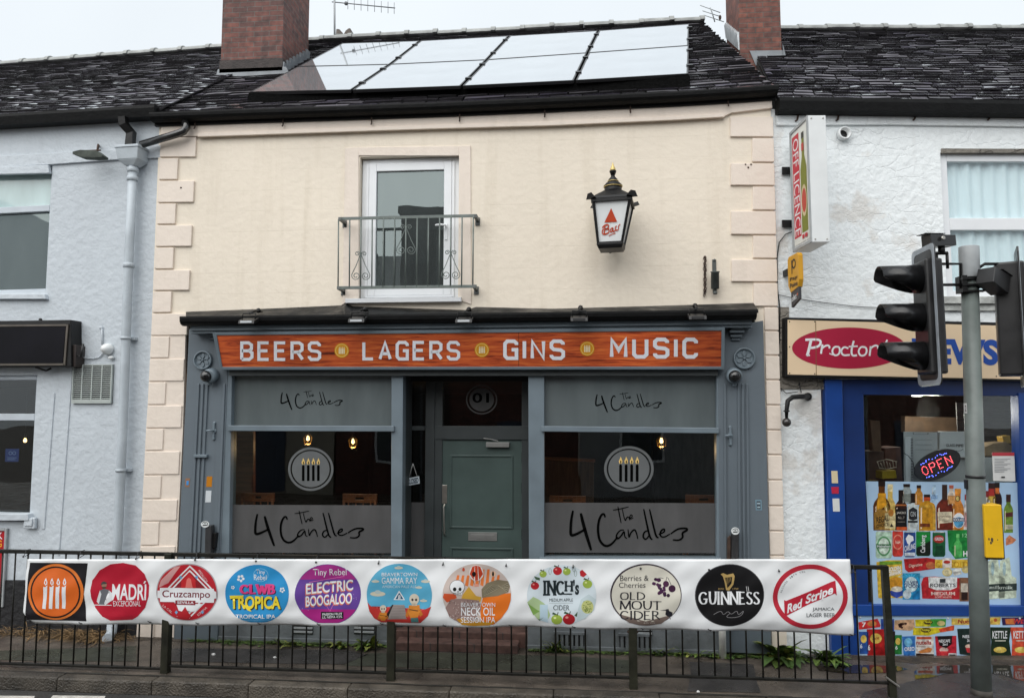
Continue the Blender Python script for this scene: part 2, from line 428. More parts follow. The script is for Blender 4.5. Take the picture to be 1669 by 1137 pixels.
def smooth(pts, it=2):
    for _ in range(it):
        q = [pts[0]]
        for a, b in zip(pts[:-1], pts[1:]):
            q.append((a[0]*.75+b[0]*.25, a[1]*.75+b[1]*.25)); q.append((a[0]*.25+b[0]*.75, a[1]*.25+b[1]*.75))
        q.append(pts[-1]); pts = q
    return pts
class Art:
    """flat print: outlines in photo pixels laid on a real surface, one thin layer above another"""
    def __init__(s): s.items = []; s.k = (0, 0, 1.0); s.lay = 0
    def frame(s, ox, oy, sc): s.k = (ox, oy, sc); return s
    def t(s, p): return (s.k[0]+p[0]/s.k[2], s.k[1]+p[1]/s.k[2])
    def mesh(s, vs, fs, mat, lay=None):
        if lay is None: s.lay += 1; lay = s.lay
        s.items.append(([s.t(p) for p in vs], fs, mat, lay))
    def poly(s, pts, mat, lay=None): s.mesh(pts, [list(range(len(pts)))], mat, lay)
    def rect(s, x0, y0, x1, y1, mat, lay=None): s.poly([(x0, y0), (x1, y0), (x1, y1), (x0, y1)], mat, lay)
    def disc(s, cx, cy, rx, mat, ry=None, n=40, lay=None): s.poly(circ(cx, cy, rx, ry, n), mat, lay)
    def ring(s, cx, cy, rx, ry, wd, mat, n=48, a0=0, a1=360, lay=None):
        a = circ(cx, cy, rx, ry, n, a0, a1); b = circ(cx, cy, rx-wd, ry-wd, n, a0, a1)
        m = n if abs(a1-a0) >= 360 else n-1
        s.mesh(a+b, [[i, (i+1) % n, n+(i+1) % n, n+i] for i in range(m)], mat, lay)
    def text(s, st, x0, y0, x1, y1, mat, bold=0.0, shear=0.0, rot=0.0, skew=0.0, space=1.0, lay=None):
        vs, fs = text2d(st, bold, shear, space)
        cx, cy = (x0+x1)/2, (y0+y1)/2; out = []
        for a, b in vs:
            x = x0+a*(x1-x0); y = y0+b*(y1-y0)
            y += skew*(x-cx)
            if rot:
                dx, dy = x-cx, y-cy; c, n = math.cos(R(rot)), math.sin(R(rot))
                x, y = cx+dx*c-dy*n, cy+dx*n+dy*c
            out.append((x, y))
        s.mesh(out, fs, mat, lay)
    def stroke(s, pts, wd, mat, sm=2, lay=None, taper=0.0):
        if sm: pts = smooth(pts, sm)
        n = len(pts); vs = []; fs = []
        for i, p in enumerate(pts):
            a = pts[max(i-1, 0)]; b = pts[min(i+1, n-1)]
            dx, dy = b[0]-a[0], b[1]-a[1]; l = math.hypot(dx, dy) or 1
            f = i/(n-1); ww = wd*(1-taper*abs(2*f-1)**2)/2
            vs += [(p[0]-dy/l*ww, p[1]+dx/l*ww), (p[0]+dy/l*ww, p[1]-dx/l*ww)]
        for i in range(n-1): fs.append([2*i, 2*i+1, 2*i+3, 2*i+2])
        s.mesh(vs, fs, mat, lay)
    def build(s, name, fn, parent, step=0.0007, div=None):
        """fn(px, py, height) -> point on the surface"""
        mats = []; mb = MB()
        for vs, fs, mat, lay in s.items:
            if mat not in mats: mats.append(mat)
            mi = mats.index(mat)
            if div:
                bm = bmesh.new(); bv = [bm.verts.new((x, y, 0)) for x, y in vs]
                for f in fs:
                    try: bm.faces.new([bv[i] for i in f])
                    except ValueError: pass
                bmesh.ops.triangulate(bm, faces=bm.faces)
                for _ in range(4):
                    es = [e for e in bm.edges if e.calc_length() > div]
                    if not es: break
                    bmesh.ops.subdivide_edges(bm, edges=es, cuts=1)
                    bmesh.ops.triangulate(bm, faces=bm.faces)
                bm.verts.index_update()
                vv = [(v.co.x, v.co.y) for v in bm.verts]; ff = [[v.index for v in f.verts] for f in bm.faces]; bm.free()
            else: vv, ff = vs, fs
            i0 = len(mb.v)
            mb.v += [fn(x, y, step*lay) for x, y in vv]
            for f in ff: mb.f.append([i0+i for i in f]); mb.mi.append(mi); mb.sm.append(bool(div))
        me = bpy.data.meshes.new(name); L0 = ROOT[parent.name]
        me.from_pydata([tuple(p-L0) for p in mb.v], [], mb.f)
        for m in mats: me.materials.append(m)
        me.polygons.foreach_set('material_index', mb.mi); me.polygons.foreach_set('use_smooth', mb.sm); me.update()
        o = bpy.data.objects.new(name, me); COL.objects.link(o); o.parent = parent; ROOT[o.name] = L0
        return o
# ------------------------------------------------------------------ palette
cream = render_mat('cream_masonry_paint', (0.83, 0.742, 0.618, 1), lines=0.232, lump=0.20, dirt=0.07, streak=.26, dcol=(.5, .42, .3, 1))
cream_q = render_mat('cream_quoin_paint', (0.82, 0.72, 0.625, 1), lump=0.2, dirt=0.07, streak=.22, dcol=(.42, .37, .29, 1))
bluegrey = render_mat('pale_grey_masonry_paint', (0.565, 0.615, 0.66, 1), lump=0.42, crack=.10, dirt=0.09, dcol=(.3, .33, .36, 1), streak=.18)
whitewash = render_mat('flaking_white_paint', (0.87, 0.91, 0.92, 1), lump=0.55, crack=.22, dirt=0.07, peel=(.62, .58, .53, .6), streak=.22, dcol=(.42, .42, .39, 1))
oldstone = render_mat('bare_old_render', (0.26, 0.235, 0.20, 1), lump=1.0, crack=.5, dirt=.4)
black_plinth = render_mat('black_plinth_paint', (0.010, 0.010, 0.012, 1), lump=.6, dirt=.3)
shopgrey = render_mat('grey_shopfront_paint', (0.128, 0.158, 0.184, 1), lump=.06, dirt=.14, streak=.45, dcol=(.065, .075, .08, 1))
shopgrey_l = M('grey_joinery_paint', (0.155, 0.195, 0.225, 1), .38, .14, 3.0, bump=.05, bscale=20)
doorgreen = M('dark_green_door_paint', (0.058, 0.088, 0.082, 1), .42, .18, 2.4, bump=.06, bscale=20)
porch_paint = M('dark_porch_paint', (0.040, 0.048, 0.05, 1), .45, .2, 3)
stall = M('weathered_grey_stall_riser', (0.145, 0.160, 0.17, 1), .6, .35, 3.2, bump=.3, bscale=22)
lead = M('black_lead_flashing', (0.007, 0.0075, 0.008, 1), .5, .7, 7, bump=.8, bscale=9, rvar=.2, spec=.25)
gutter_b = M('black_gutter_paint', (0.004, 0.0042, 0.0045, 1), .6, .35, 10, bump=.25, bscale=25, spec=.18)
leadgrey = M('grey_lead_sheet', (0.22, 0.24, 0.26, 1), .42, .25, 5, bump=.4, bscale=9)
brightlead = M('new_lead_soakers', (0.52, 0.55, 0.57, 1), .35, .2, 9, bump=.5, bscale=12)
slate = slate_mat('wet_stone_slate', (.05, .046, .055))
slate_r = slate_mat('wet_stone_slate_old', (.04, .036, .043))
slate_edge = M('split_slate_edge', (.011, .010, .0115, 1), .7, .5, 9, spec=.25, island=.6)
underlay = M('roof_underlay', (0.01, 0.01, 0.01, 1), .9)
ridge_m = M('grey_ridge_clay', (0.30, 0.31, 0.30, 1), .6, .25, 6, bump=.3, bscale=20)
redbrick = brick_mat('old_red_brick', (.20, .065, .042, 1), (.115, .042, .032, 1), (.10, .078, .065, 1))
redbrick_d = brick_mat('dark_red_brick', (.165, .055, .04, 1), (.085, .035, .030, 1), (.11, .09, .08, 1))
stepbrick = brick_mat('worn_red_paving', (.115, .06, .048, 1), (.085, .05, .042, 1), (.05, .042, .038, 1), .45, .16)
upvc = M('white_upvc', (.78, .80, .82, 1), .28, .03, 4)
upvc_b = M('pale_grey_painted_frame', (.50, .55, .60, 1), .4, .1, 4)
woodgrey = M('weathered_dark_frame', (.10, .11, .12, 1), .5, .3, 5)
whiteenamel = M('white_enamel', (.74, .76, .76, 1), .35, .05, 5)
iron_green = M('grey_green_rail_paint', (.125, .15, .14, 1), .4, .2, 12)
rail_blk = M('dark_guard_rail_paint', (.011, .0105, .0085, 1), .45, .5, 9, bump=.2, bscale=40, spec=.3)
rail_post = M('green_black_post_paint', (.019, .019, .012, 1), .45, .6, 6, bump=.2, bscale=30, spec=.3)
blackpl = M('black_plastic', (.016, .016, .017, 1), .38, .4, 6, rvar=.12)
blackmt = M('black_painted_metal', (.008, .008, .0085, 1), .42, .3, 8, bump=.1, spec=.3)
steel = M('brushed_steel', (.48, .46, .42, 1), .3, .15, 14, metal=.9)
gold = M('gold_paint', (.62, .47, .18, 1), .35, .15, 9, metal=.3)
rust = M('rusty_iron', (.06, .036, .026, 1), .75, .5, 14, bump=.5)
galv = M('galvanised_grey', (.34, .36, .37, 1), .45, .12, 8)
polegreen = M('grey_green_pole_paint', (.145, .17, .16, 1), .45, .3, 3.5, bump=.06, detail=9)
yellow = M('yellow_box_paint', (.80, .47, .012, 1), .4, .1, 5)
bluepaint = M('royal_blue_paint', (.010, .058, .27, 1), .33, .16, 3, bump=.05)
bluedark = M('deep_blue_paint', (.007, .032, .15, 1), .35, .16, 3)
paper = M('white_paper', (.72, .72, .70, 1), .7, .05, 6)
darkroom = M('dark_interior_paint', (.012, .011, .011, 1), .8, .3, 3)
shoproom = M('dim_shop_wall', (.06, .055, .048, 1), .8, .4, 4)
wood_in = M('varnished_wood', (.22, .085, .035, 1), .35, .35, 4, stretch=(1, 1, 9))
wood_red = M('red_brown_chair_wood', (.24, .075, .028, 1), .3, .3, 5, stretch=(1, 8, 8))
bulb_m = M('warm_bulb_glass', (1, .8, .5, 1), .4, 0, 1, emit=(1, .62, .25, 1), estr=3.5)
led_w = M('cool_strip_light', (1, 1, 1, 1), .4, 0, 1, emit=(1, .98, .92, 1), estr=5)
vinyl = M('white_pvc_banner', (.84, .855, .865, 1), .36, .04, 2, spec=.5)
glass_dark = glass_mat('shop_window_glass', 1.5, (.80, .84, .83, 1))
glass_frost = glass_mat('frosted_window_film', 1.42, (.5, .5, .5, 1), .12, (.125, .124, .125, 1), .78)
glass_green = glass_mat('etched_green_film', 1.42, (.5, .55, .55, 1), .10, (.130, .152, .157, 1), .90)
glass_up = glass_mat('upstairs_window_glass', 1.95, (.25, .28, .28, 1), 0.0, (.10, .115, .115, 1), .5, gcol=(.86, 1, 1, 1))
glass_side = glass_mat('clear_window_glass', 1.5, (.92, .95, .95, 1))
white_i = ink(232, 234, 236); black_i = ink(16, 15, 16)
# ------------------------------------------------------------------ ground
def sheet(name, pts, z, m, z1=None):
    mb = MB()
    if z1 is None: mb.face([V((x, y, z)) for x, y in pts])
    else: mb.prism([V((x, y, z)) for x, y in pts], [V((x, y, z1)) for x, y in pts])
    return tag(mb.build(name, m), kind='structure')
tarmac = M('wet_road_tarmac', (.050, .049, .047, 1), .42, .35, 2.5, bump=.8, bscale=160, rvar=.16)
pave = M('wet_pavement_tarmac', (.098, .080, .064, 1), .34, .5, 3.2, bump=.9, bscale=75, rvar=.24, detail=9)
patch_g = M('green_tinged_tarmac', (.052, .056, .040, 1), .34, .45, 3.5, bump=.9, bscale=80, rvar=.2, detail=9)
patch_d = M('dark_patched_tarmac', (.046, .042, .040, 1), .32, .45, 4, bump=.9, bscale=85, rvar=.2, detail=9)
kerb_m = M('worn_kerb_stone', (.066, .056, .044, 1), .5, .5, 5, bump=.9, bscale=55, island=.45, rvar=.15, detail=9)
wet_m = M('rain_puddle_water', (.030, .024, .020, 1), .035, .3, 3, bump=.035, bscale=11, spec=.9)
dirt_m = M('damp_dirt', (.050, .038, .028, 1), .8, .5, 9, bump=.9, bscale=50)
sheet('ground', [(-90, -90), (90, -90), (90, 90), (-90, 90)], -.13, M('bare_ground', (.08, .07, .06, 1), .9))
sheet('road', [(-60, -7.1), (60, -7.1), (60, -1.23), (-60, -1.23)], -.12, tarmac)
sheet('pavement', [(-60, -1.10), (60, -1.10), (60, 3.2), (-60, 3.2)], -.002, pave, -.128)
sheet('far_pavement', [(-60, -13.0), (60, -13.0), (60, -7.1), (-60, -7.1)], 0, pave, -.128)
mb = MB(); x = -12.0
while x < 12:
    l = 0.905
    d = random.uniform(-.004, .004)
    mb.cube(x+.002, x+l-.002, -1.232+d, -1.102, -.125, .004+d)
    x += l
tag(mb.build('kerb', kerb_m, bevel=.012), kind='structure')
mb = MB()
for i in range(80):
    x0 = -8+i*.2; mb.face([V((x0, -1.118-random.uniform(0, .006), .0052)), V((x0+.2, -1.118-random.uniform(0, .006), .0052)), V((x0+.2, -1.086+random.uniform(-.006, .012), .002)), V((x0, -1.086+random.uniform(-.006, .012), .002))])
tag(mb.build('kerb_joint', M('dirty_joint', (.018, .016, .012, 1), .8, .5, 9)), kind='structure')
def gpts(px): return [(p.x, p.y) for p in (GND.hit(a, b) for a, b in px)]
def gpatch(name, px, z, m): return sheet(name, gpts(px), z, m)
gpatch('tarmac_patch', [(-80, 1062), (120, 1056), (222, 1052), (222, 1077), (80, 1077), (-80, 1072)], .002, patch_g)
gpatch('tarmac_patch', [(278, 1056), (460, 1057), (565, 1059), (600, 1066), (560, 1082), (420, 1080), (278, 1077)], .002, patch_d)
gpatch('tarmac_patch', [(600, 1064), (720, 1063), (930, 1069), (1032, 1076), (1032, 1096), (820, 1091), (560, 1084)], .002, patch_g)
gpatch('tarmac_patch', [(1124, 1078), (1228, 1082), (1234, 1112), (1240, 1128), (1120, 1126), (1126, 1100)], .002, patch_d)
gpatch('tarmac_patch', [(1408, 1127), (1455, 1117), (1500, 1106), (1560, 1096), (1640, 1096), (1700, 1108), (1760, 1134), (1400, 1140)], .002, patch_d)
gpatch('puddle', [(1490, 1094), (1500, 1087), (1540, 1084), (1590, 1083), (1690, 1085), (1800, 1090), (1830, 1110), (1800, 1126), (1720, 1128), (1690, 1116), (1655, 1106), (1632, 1098), (1580, 1096), (1540, 1098), (1515, 1104), (1492, 1106)], .0035, wet_m)
gpatch('puddle', [(1330, 1086), (1400, 1083), (1462, 1085), (1480, 1090), (1450, 1096), (1380, 1097), (1335, 1092)], .0035, wet_m)
road_paint = M('worn_road_paint', (.55, .54, .49, 1), .55, .25, 14, bump=.4, bscale=90)
RD = Plane((0, 0, -.12), (0, 0, 1), (1, 0, 0))
for a, b in ((-60, 57), (86, 172)):
    q = [RD.hit(a, 1133), RD.hit(b, 1134), RD.hit(b-8, 1150), RD.hit(a-12, 1150)]
    sheet('road_marking', [(p.x, p.y) for p in q], -.116, road_paint)
# damp dirt line where the buildings meet the pavement
mb = MB(); n = 90
for i in range(n):
    x0 = -8+i*16/n; x1 = -8+(i+1)*16/n
    a, b = [.04+.05*math.sin(k*3.1)+random.uniform(.03, .10) for k in (i, i+1)]
    mb.face([V((x0, .03, .012)), V((x1, .03, .012)), V((x1, -b*.9, .0005)), V((x0, -a*.9, .0005))])
tag(mb.build('dirt_strip', dirt_m), kind='structure')
# ------------------------------------------------------------------ roofs
def lerp(a, b, t): return a+(b-a)*t
def poly_at(pts, key, val):
    for a, b in zip(pts[:-1], pts[1:]):
        if key(b) >= val or b is pts[-1]:
            t = (val-key(a))/(key(b)-key(a)); return lerp(a, b, t)
def slates(mb, pt, across, rows, thick=.0265, jit=1.0, skip=None):
    e = .001
    for i in range(rows):
        t0 = i/rows; t1 = min(1.0, (i+1.55)/rows)
        dt = 1.0/rows
        s = -random.random()/across
        while s < 1:
            wd = random.uniform(.7, 1.35)/across
            s0, s1 = max(0, s), min(1, s+wd); s += wd
            if s1-s0 < .2/across or (skip and skip((s0+s1)/2, t0)): continue
            g = .03/across
            n = (pt(s0, t1)-pt(s0, t0)).cross(pt(s1, t0)-pt(s0, t0)).normalized()
            if n.z < 0: n = -n
            hb = thick*random.uniform(.82, 1.18)+(.012 if random.random() < .06 else 0); tl = random.uniform(-.005, .005)*jit
            jt = random.uniform(-.05, .05)*dt*jit
            a0, a1 = pt(s0+g, t0+jt+random.uniform(-.04, .04)*dt), pt(s1-g, t0+jt+random.uniform(-.04, .04)*dt)
            am = pt((s0+s1)/2, t0+jt-.03*dt*jit)
            b0, b1 = pt(s0+g, t1), pt(s1-g, t1)
            A0, A1, B0, B1 = a0+n*(hb+tl), a1+n*(hb-tl), b0+n*.004, b1+n*.004
            AM = am+n*(hb+random.uniform(-.001, .006))
            k = len(mb.v)
            th = random.uniform(.022, .030)
            mb.v += [A0, AM, A1, B1, B0, A0-n*th, AM-n*th, A1-n*th]
            mb.f += [[k, k+1, k+2, k+3, k+4], [k+5, k+6, k+1, k], [k+6, k+7, k+2, k+1], [k+5, k, k+4], [k+2, k+7, k+3]]
            mb.mi += [0, 2, 2, 2, 2]; mb.sm += [False]*5
def ridge_tiles(mb, a, b, n, r=.115):
    d = (b-a); L = d.length/n; d.normalize(); side = d.cross(V((0, 0, 1))).normalized(); up = side.cross(d)
    if up.z < 0: up = -up
    for i in range(n):
        p0 = a+d*(i*L+.004); p1 = a+d*((i+1)*L-.004); dz = V((0, 0, random.uniform(-.012, .012)))
        for q0, q1, rr in ((p0, p1, r), (p1-d*.07, p1+d*.004, r+.022)):
            o1 = [q0+dz+side*math.cos(R(t))*rr+up*(math.sin(R(t))*rr*.8) for t in range(0, 181, 20)]
            o2 = [p+(q1-q0) for p in o1]
            mb.prism(o1, o2, 0)
def chimney(parent, ridge_pl_roof, front_px, y_base, y_side, xs, mat, top, flash=True):
    """a stack standing through the roof; front face seen between xs, depth from the visible side"""
    p = ridge_pl_roof.hit(front_px, y_base)
    pl = Plane((0, p.y, 0), (0, -1, 0), (1, 0, 0))
    x0 = pl.hit(xs[0], y_base-20).x; x1 = pl.hit(xs[1], y_base-20).x
    return p, x0, x1
# eaves and ridges (world points)
PE = [PUB.hit(x, y, .10) for x, y in ((252, 190), (400, 183), (540, 177), (700, 171.5), (900, 163), (1100, 153.5), (1200, 147), (1264, 143))]
PRa, PRb = PUB.hit(505, 70, -4.0), PUB.hit(1165, 36, -4.0)
def ex(a, b, x): return lerp(a, b, (x-a.x)/(b.x-a.x))
PR = (ex(PRa, PRb, PE[0].x), ex(PRa, PRb, PE[-1].x))
def pub_pt(s, t):
    e = poly_at(PE, lambda p: p.x, lerp(PE[0].x, PE[-1].x, s)); r = lerp(PR[0], PR[1], s)
    return lerp(e, r, t)
LE = (LFT.P(-5.5, LFT.uz(0, 189, .10)[1]-.05*4, .10), LFT.hit(262, 178, .10))
_e0, _e1 = LFT.hit(0, 189, .10), LFT.hit(262, 180, .10)
LE = (_e0+(_e0-_e1)*2.0, _e1)
_r0, _r1 = LFT.hit(0, 108, -4.0), LFT.hit(360, 80, -4.0)
LR = (_r0+(_r0-_r1)*1.3, V(PR[0])+V((0, 0, -.01)))
def lft_pt(s, t): return lerp(lerp(LE[0], LE[1], s), lerp(LR[0], LR[1], s), t)
_e0, _e1 = RGT.hit(1268, 168, .10), RGT.hit(1669, 171, .10)
RE = (_e0, _e1+(_e1-_e0)*.9)
_r0, _r1 = RGT.hit(1277, 51, -4.0), RGT.hit(1669, 51, -4.0)
RR = (lerp(_r0, _r1, -.16), _r1+(_r1-_r0)*.7)
def rgt_pt(s, t): return lerp(lerp(RE[0], RE[1], s), lerp(RR[0], RR[1], s), t)
def roof_plane(pt): 
    n = (pt(.5, 1)-pt(.5, 0)).cross(pt(1, .3)-pt(0, .3)).normalized()
    if n.z < 0: n = -n
    return Plane(pt(.5, .5), n, (1, 0, 0))
def make_roof(parent, pt, across, rows, mat, ntile, skip=None, thick=.0265):
    mb = MB(); slates(mb, pt, across, rows, thick=thick, skip=skip)
    # decking under the slates and the rear slope
    dz = V((0, 0, -.03))
    for s0, s1 in ((0, .5), (.5, 1)):
        mb.face([pt(s0, 0)+dz, pt(s1, 0)+dz, pt(s1, 1)+dz, pt(s0, 1)+dz], 1)
    a, b = pt(0, 1), pt(1, 1)
    mb.face([a+dz, b+dz, b+V((0, 4, -2.9)), a+V((0, 4, -2.9))], 1)
    for s in (0, 1):
        e, r = pt(s, 0), pt(s, 1)
        mb.face([e+dz*2, r+dz*2, r+V((0, 4, -2.9))], 1)
    roof = mb.build('roof', [mat, underlay, slate_edge], parent)
    mb = MB(); ridge_tiles(mb, pt(0, 1)+V((0, 0, .0)), pt(1, 1)+V((0, 0, .0)), ntile)
    r = mb.build('ridge_tile_row', ridge_m, parent); r.parent = roof
    return roof
def gutter_prof(w, h): return [(0, h/2), (w, h/2), (w*1.02, h*.30), (w*.98, -h*.05), (w*.82, -h*.34), (w*.55, -h*.5), (w*.25, -h*.5), (0, -h*.4)]
# ================================================================== THE PUB
pub = thing('pub_building', (-1.34, .3, 0), 'cream two-storey pub with quoins, grey shopfront and solar panels on its slate roof', 'pub')
z_top = PUB.hit(700, 178).z
u0, u1 = -4.735, 2.045
ZC = PUB.rect(700, 518, 800, 530)[3]               # wall stops behind the canopy
ou0, ou1, oz0, oz1 = PUB.rect(585, 254, 747.5, 489)
mb = MB()
for a, b, c, d in ((u0, ou0, ZC, z_top), (ou1, u1, ZC, z_top), (ou0, ou1, ZC, oz0), (ou0, ou1, oz1, z_top)):
    mb.box(PUB, a, b, c, d, 0, -.30)
# end piers and body behind
mb.box(PUB, u0, u0+.32, -.1, ZC, 0, -.30); mb.box(PUB, u1-.22, u1, -.1, ZC, 0, -.30)
wall = mb.build('wall', cream, pub)
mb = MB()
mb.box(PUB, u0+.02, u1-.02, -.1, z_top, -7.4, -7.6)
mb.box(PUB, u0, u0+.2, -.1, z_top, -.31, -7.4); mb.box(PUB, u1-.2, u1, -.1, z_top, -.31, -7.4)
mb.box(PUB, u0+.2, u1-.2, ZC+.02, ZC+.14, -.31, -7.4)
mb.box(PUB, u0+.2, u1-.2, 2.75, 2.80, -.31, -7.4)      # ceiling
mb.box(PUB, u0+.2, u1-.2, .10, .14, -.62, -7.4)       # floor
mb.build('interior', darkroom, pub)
# scribed architrave round the upstairs opening
mb = MB()
for pts in ([(562, 241), (584.5, 240), (584.5, 489), (558, 496)], [(748, 238), (767, 237), (768, 496), (748.5, 489)], [(584.5, 240), (748, 238), (748, 253.6), (584.5, 253.6)]):
    mb.pix(PUB, pts, .014, -.02)
mb.build('architrave', cream_q, pub, bevel=.004)
# cornice band under the gutter
mb = MB()
mb.pix(PUB, [(262, 203), (540, 190), (900, 175), (1100, 167), (1258, 158), (1259, 176), (1192, 184), (1180, 190), (1100, 195), (900, 204), (700, 209.5), (540, 215), (322, 222), (262, 223)], .035, -.01)
mb.pix(PUB, [(322, 217), (540, 209.5), (700, 204), (900, 198), (1100, 189.5), (1178, 185), (1182, 190.5), (1100, 195.5), (900, 204.5), (700, 210), (540, 215.5), (322, 223)], .06, .03)
mb.build('cornice', cream_q, pub, bevel=.006)
# quoins
qy = [222.6, 256.8, 293.6, 330.7, 366, 402.4, 439, 474, 510, 547.3, 584, 622, 660, 698, 734.5, 774, 813, 849.4, 889, 927, 965, 1003, 1043]
mb = MB()
def qxl(y): return 262.3-(y-210)*34.0/695
for i in range(len(qy)-1):
    a, b = qy[i]+1.2, qy[i+1]-1.2
    wd = (58 if i % 2 == 0 else 30) - (2 if i > 9 else 0)
    x0a, x0b = qxl(a), qxl(b)
    mb.pix(PUB, [(x0a, a), (x0a+wd, a-.4), (x0b+wd, b-.4), (x0b, b)], .026, -.02)
mb.build('quoin_strip', cream_q, pub, bevel=.006)
mb = MB()
# infill of the narrow left pier between quoins and shopfront
mb.pix(PUB, [(250, 512), (303, 512), (298, 700), (288, 905), (283, 1045), (222, 1045), (228, 905), (238, 700)], .012, -.02)
mb.build('pier', cream_q, pub)
mb = MB(); mb.pix(PUB, [(1246, 500), (1266.5, 500), (1277.5, 905), (1280, 1064), (1257, 1066), (1253, 905)], .008, -.02)
mb.build('pier', cream_q, pub)
qr = [189, 224, 265, 303, 343, 383, 421.6, 460, 500, 539, 579, 619, 660, 700.6, 741, 782, 824, 865, 905, 945, 985, 1025, 1064]
def qxr(y): return 1259.6+(y-165)*19.5/740
mb = MB()
for i in range(len(qr)-1):
    a, b = qr[i]+1.3, qr[i+1]-1.3
    if i < 8: l0 = l1 = (1190.5 if i % 2 == 0 else 1226)+i*.35
    else: l0 = 1246+(a-500)*.022; l1 = 1246+(b-500)*.022
    mb.pix(PUB, [(l0, a-.3), (qxr(a), a), (qxr(b), b), (l1, b-.3)], .026, -.02)
mb.build('quoin_strip', cream_q, pub, bevel=.006)
# gutter
mb = MB()
GP = [PUB.hit(x, y, .05) for x, y in ((253, 196.5), (400, 191), (540, 186.5), (700, 181), (900, 172.5), (1100, 163), (1200, 157), (1264, 152.5))]
mb.sweep(GP, gutter_prof(.125, .085), (0, -1, 0), sm=False)
mb.sweep([p+V((0, .02, .03)) for p in GP], [(0, .05), (.03, .05), (.03, -.10), (0, -.10)], (0, -1, 0))
mb.build('gutter', gutter_b, pub)
for x, y in ((320, 209), (463, 205), (607, 202), (750, 197), (888, 190), (1027, 183), (1186, 172)):
    p = PUB.hit(x, y, .03); mb = MB()
    mb.tube([p+V((0, 0, .10)), p+V((0, -.035, .05)), p+V((0, -.03, 0)), p+V((0, -.05, -.025))], .008, 6)
    mb.build('gutter_bracket', rust, pub)
# roof
roof_pub = make_roof(pub, pub_pt, 20, 36, slate_r, 14)
# ---- upstairs door
fd = MB()
fo = -.075
def frame_ring(mb, pl, r, w, o0, o1, m=0, wb=None):
    u0, u1, z0, z1 = r; wb = w if wb is None else wb
    mb.box(pl, u0, u0+w, z0, z1, o0, o1, m); mb.box(pl, u1-w, u1, z0, z1, o0, o1, m)
    mb.box(pl, u0+w, u1-w, z1-w, z1, o0, o1, m); mb.box(pl, u0+w, u1-w, z0, z0+wb, o0, o1, m)
r0 = PUB.rect(586, 255, 746.5, 488, 0)
frame_ring(fd, PUB, r0, .085, fo, fo-.07)
r1 = (r0[0]+.085, r0[1]-.085, r0[2]+.06, r0[3]-.085)
frame_ring(fd, PUB, (r0[0]+.05, r0[1]-.05, r0[2]+.03, r0[3]-.05), .03, fo+.018, fo)
ud = fd.build('upstairs_door', upvc, pub, bevel=.004)
mb = MB(); r1 = (r0[0]+.082, r0[1]-.082, r0[2]+.055, r0[3]-.055)
frame_ring(mb, PUB, r1, .085, fo+.022, fo-.05)
s1 = mb.build('door_leaf', upvc, pub, bevel=.005); s1.parent = ud
mb = MB(); r2 = (r1[0]+.083, r1[1]-.083, r1[2]+.083, r1[3]-.083)
mb.box(PUB, r2[0], r2[1], r2[2], r2[3], fo-.01, fo-.016)
g1 = mb.build('pane', glass_up, pub); g1.parent = ud
mb = MB()
p = PUB.hit(727, 373, fo+.03)
mb.box(PUB, p.x-.014, p.x+.014, p.z-.12, p.z+.06, fo+.022, fo+.034)
mb.tube([p+V((0, -.01, .03)), p+V((0, -.05, .03)), p+V((-.06, -.055, .035)), p+V((-.11, -.05, .03))], [.012, .012, .014, .011], 8)
h1 = mb.build('handle', upvc, pub, bevel=.003); h1.parent = ud
mb = MB(); sr = PUB.rect(566, 487, 753, 494)
mb.prism([PUB.P(sr[0], sr[3]+.02, -.06), PUB.P(sr[1], sr[3]+.02, -.06), PUB.P(sr[1], sr[3], .075), PUB.P(sr[0], sr[3], .075)],
         [PUB.P(sr[0], sr[2]+.0, -.06), PUB.P(sr[1], sr[2], -.06), PUB.P(sr[1], sr[2], .075), PUB.P(sr[0], sr[2], .075)])
mb.build('sill', upvc, pub, bevel=.004)
# ---- shopfront: pilasters with reeded shafts, corbels and rosettes
def pilaster(face, grooves, ros, corb, rr):
    mb = MB(); mb.pix(PUB, face, .055, -.06)
    for g in grooves: mb.pix(PUB, g, .072, .05)
    pil = mb.build('pilaster', shopgrey, pub, bevel=.006)
    mb = MB(); c = PUB.hit(ros[0], ros[1], .055); ax = V((0, -1, 0))
    mb.lathe(c, ax, [(rr, 0), (rr, .018), (rr*.97, .034), (rr*.86, .036), (rr*.80, .018), (rr*.74, .010), (0, .010)], 32)
    for k in range(6):
        a = R(60*k+30); d = V((math.cos(a), 0, math.sin(a)))
        q = V((-d.z, 0, d.x))
        pts = [c+ax*.022+d*(rr*.12), c+ax*.022+d*(rr*.45)+q*rr*.20, c+ax*.022+d*(rr*.70)+q*rr*.08, c+ax*.022+d*(rr*.70)-q*rr*.08, c+ax*.022+d*(rr*.45)-q*rr*.20]
        mb.prism(pts, [x-ax*.014 for x in pts])
    mb.ball(c+ax*.022, rr*.14, 10)
    s = mb.build('rosette', shopgrey_l, pub, bevel=.002); s.parent = pil
    mb = MB(); c = PUB.hit(corb[0], corb[1], .05)
    for dz, o, w in ((.05, .20, .06), (.012, .16, .075), (-.03, .12, .06), (-.06, .09, .045)):
        mb.box(PUB, c.x-w, c.x+w, c.z+dz-.03, c.z+dz, .05, o)
    s = mb.build('corbel', shopgrey, pub, bevel=.008); s.parent = pil
    return pil
def lft_line(x0, x1, k): # shaft lines on the left pilaster, leaning like its edges
    return [(x0, 625), (x0+k, 625), (x1+k, 1000), (x1, 1000)]
pilaster([(308, 536), (374, 536), (371, 615), (360, 905), (354, 1045), (283, 1045), (290, 909)],
         [lft_line(321+7*i, 303+7*i, 4) for i in range(3)] + [lft_line(363, 348, 4)], (332, 587), (351, 541), .105)
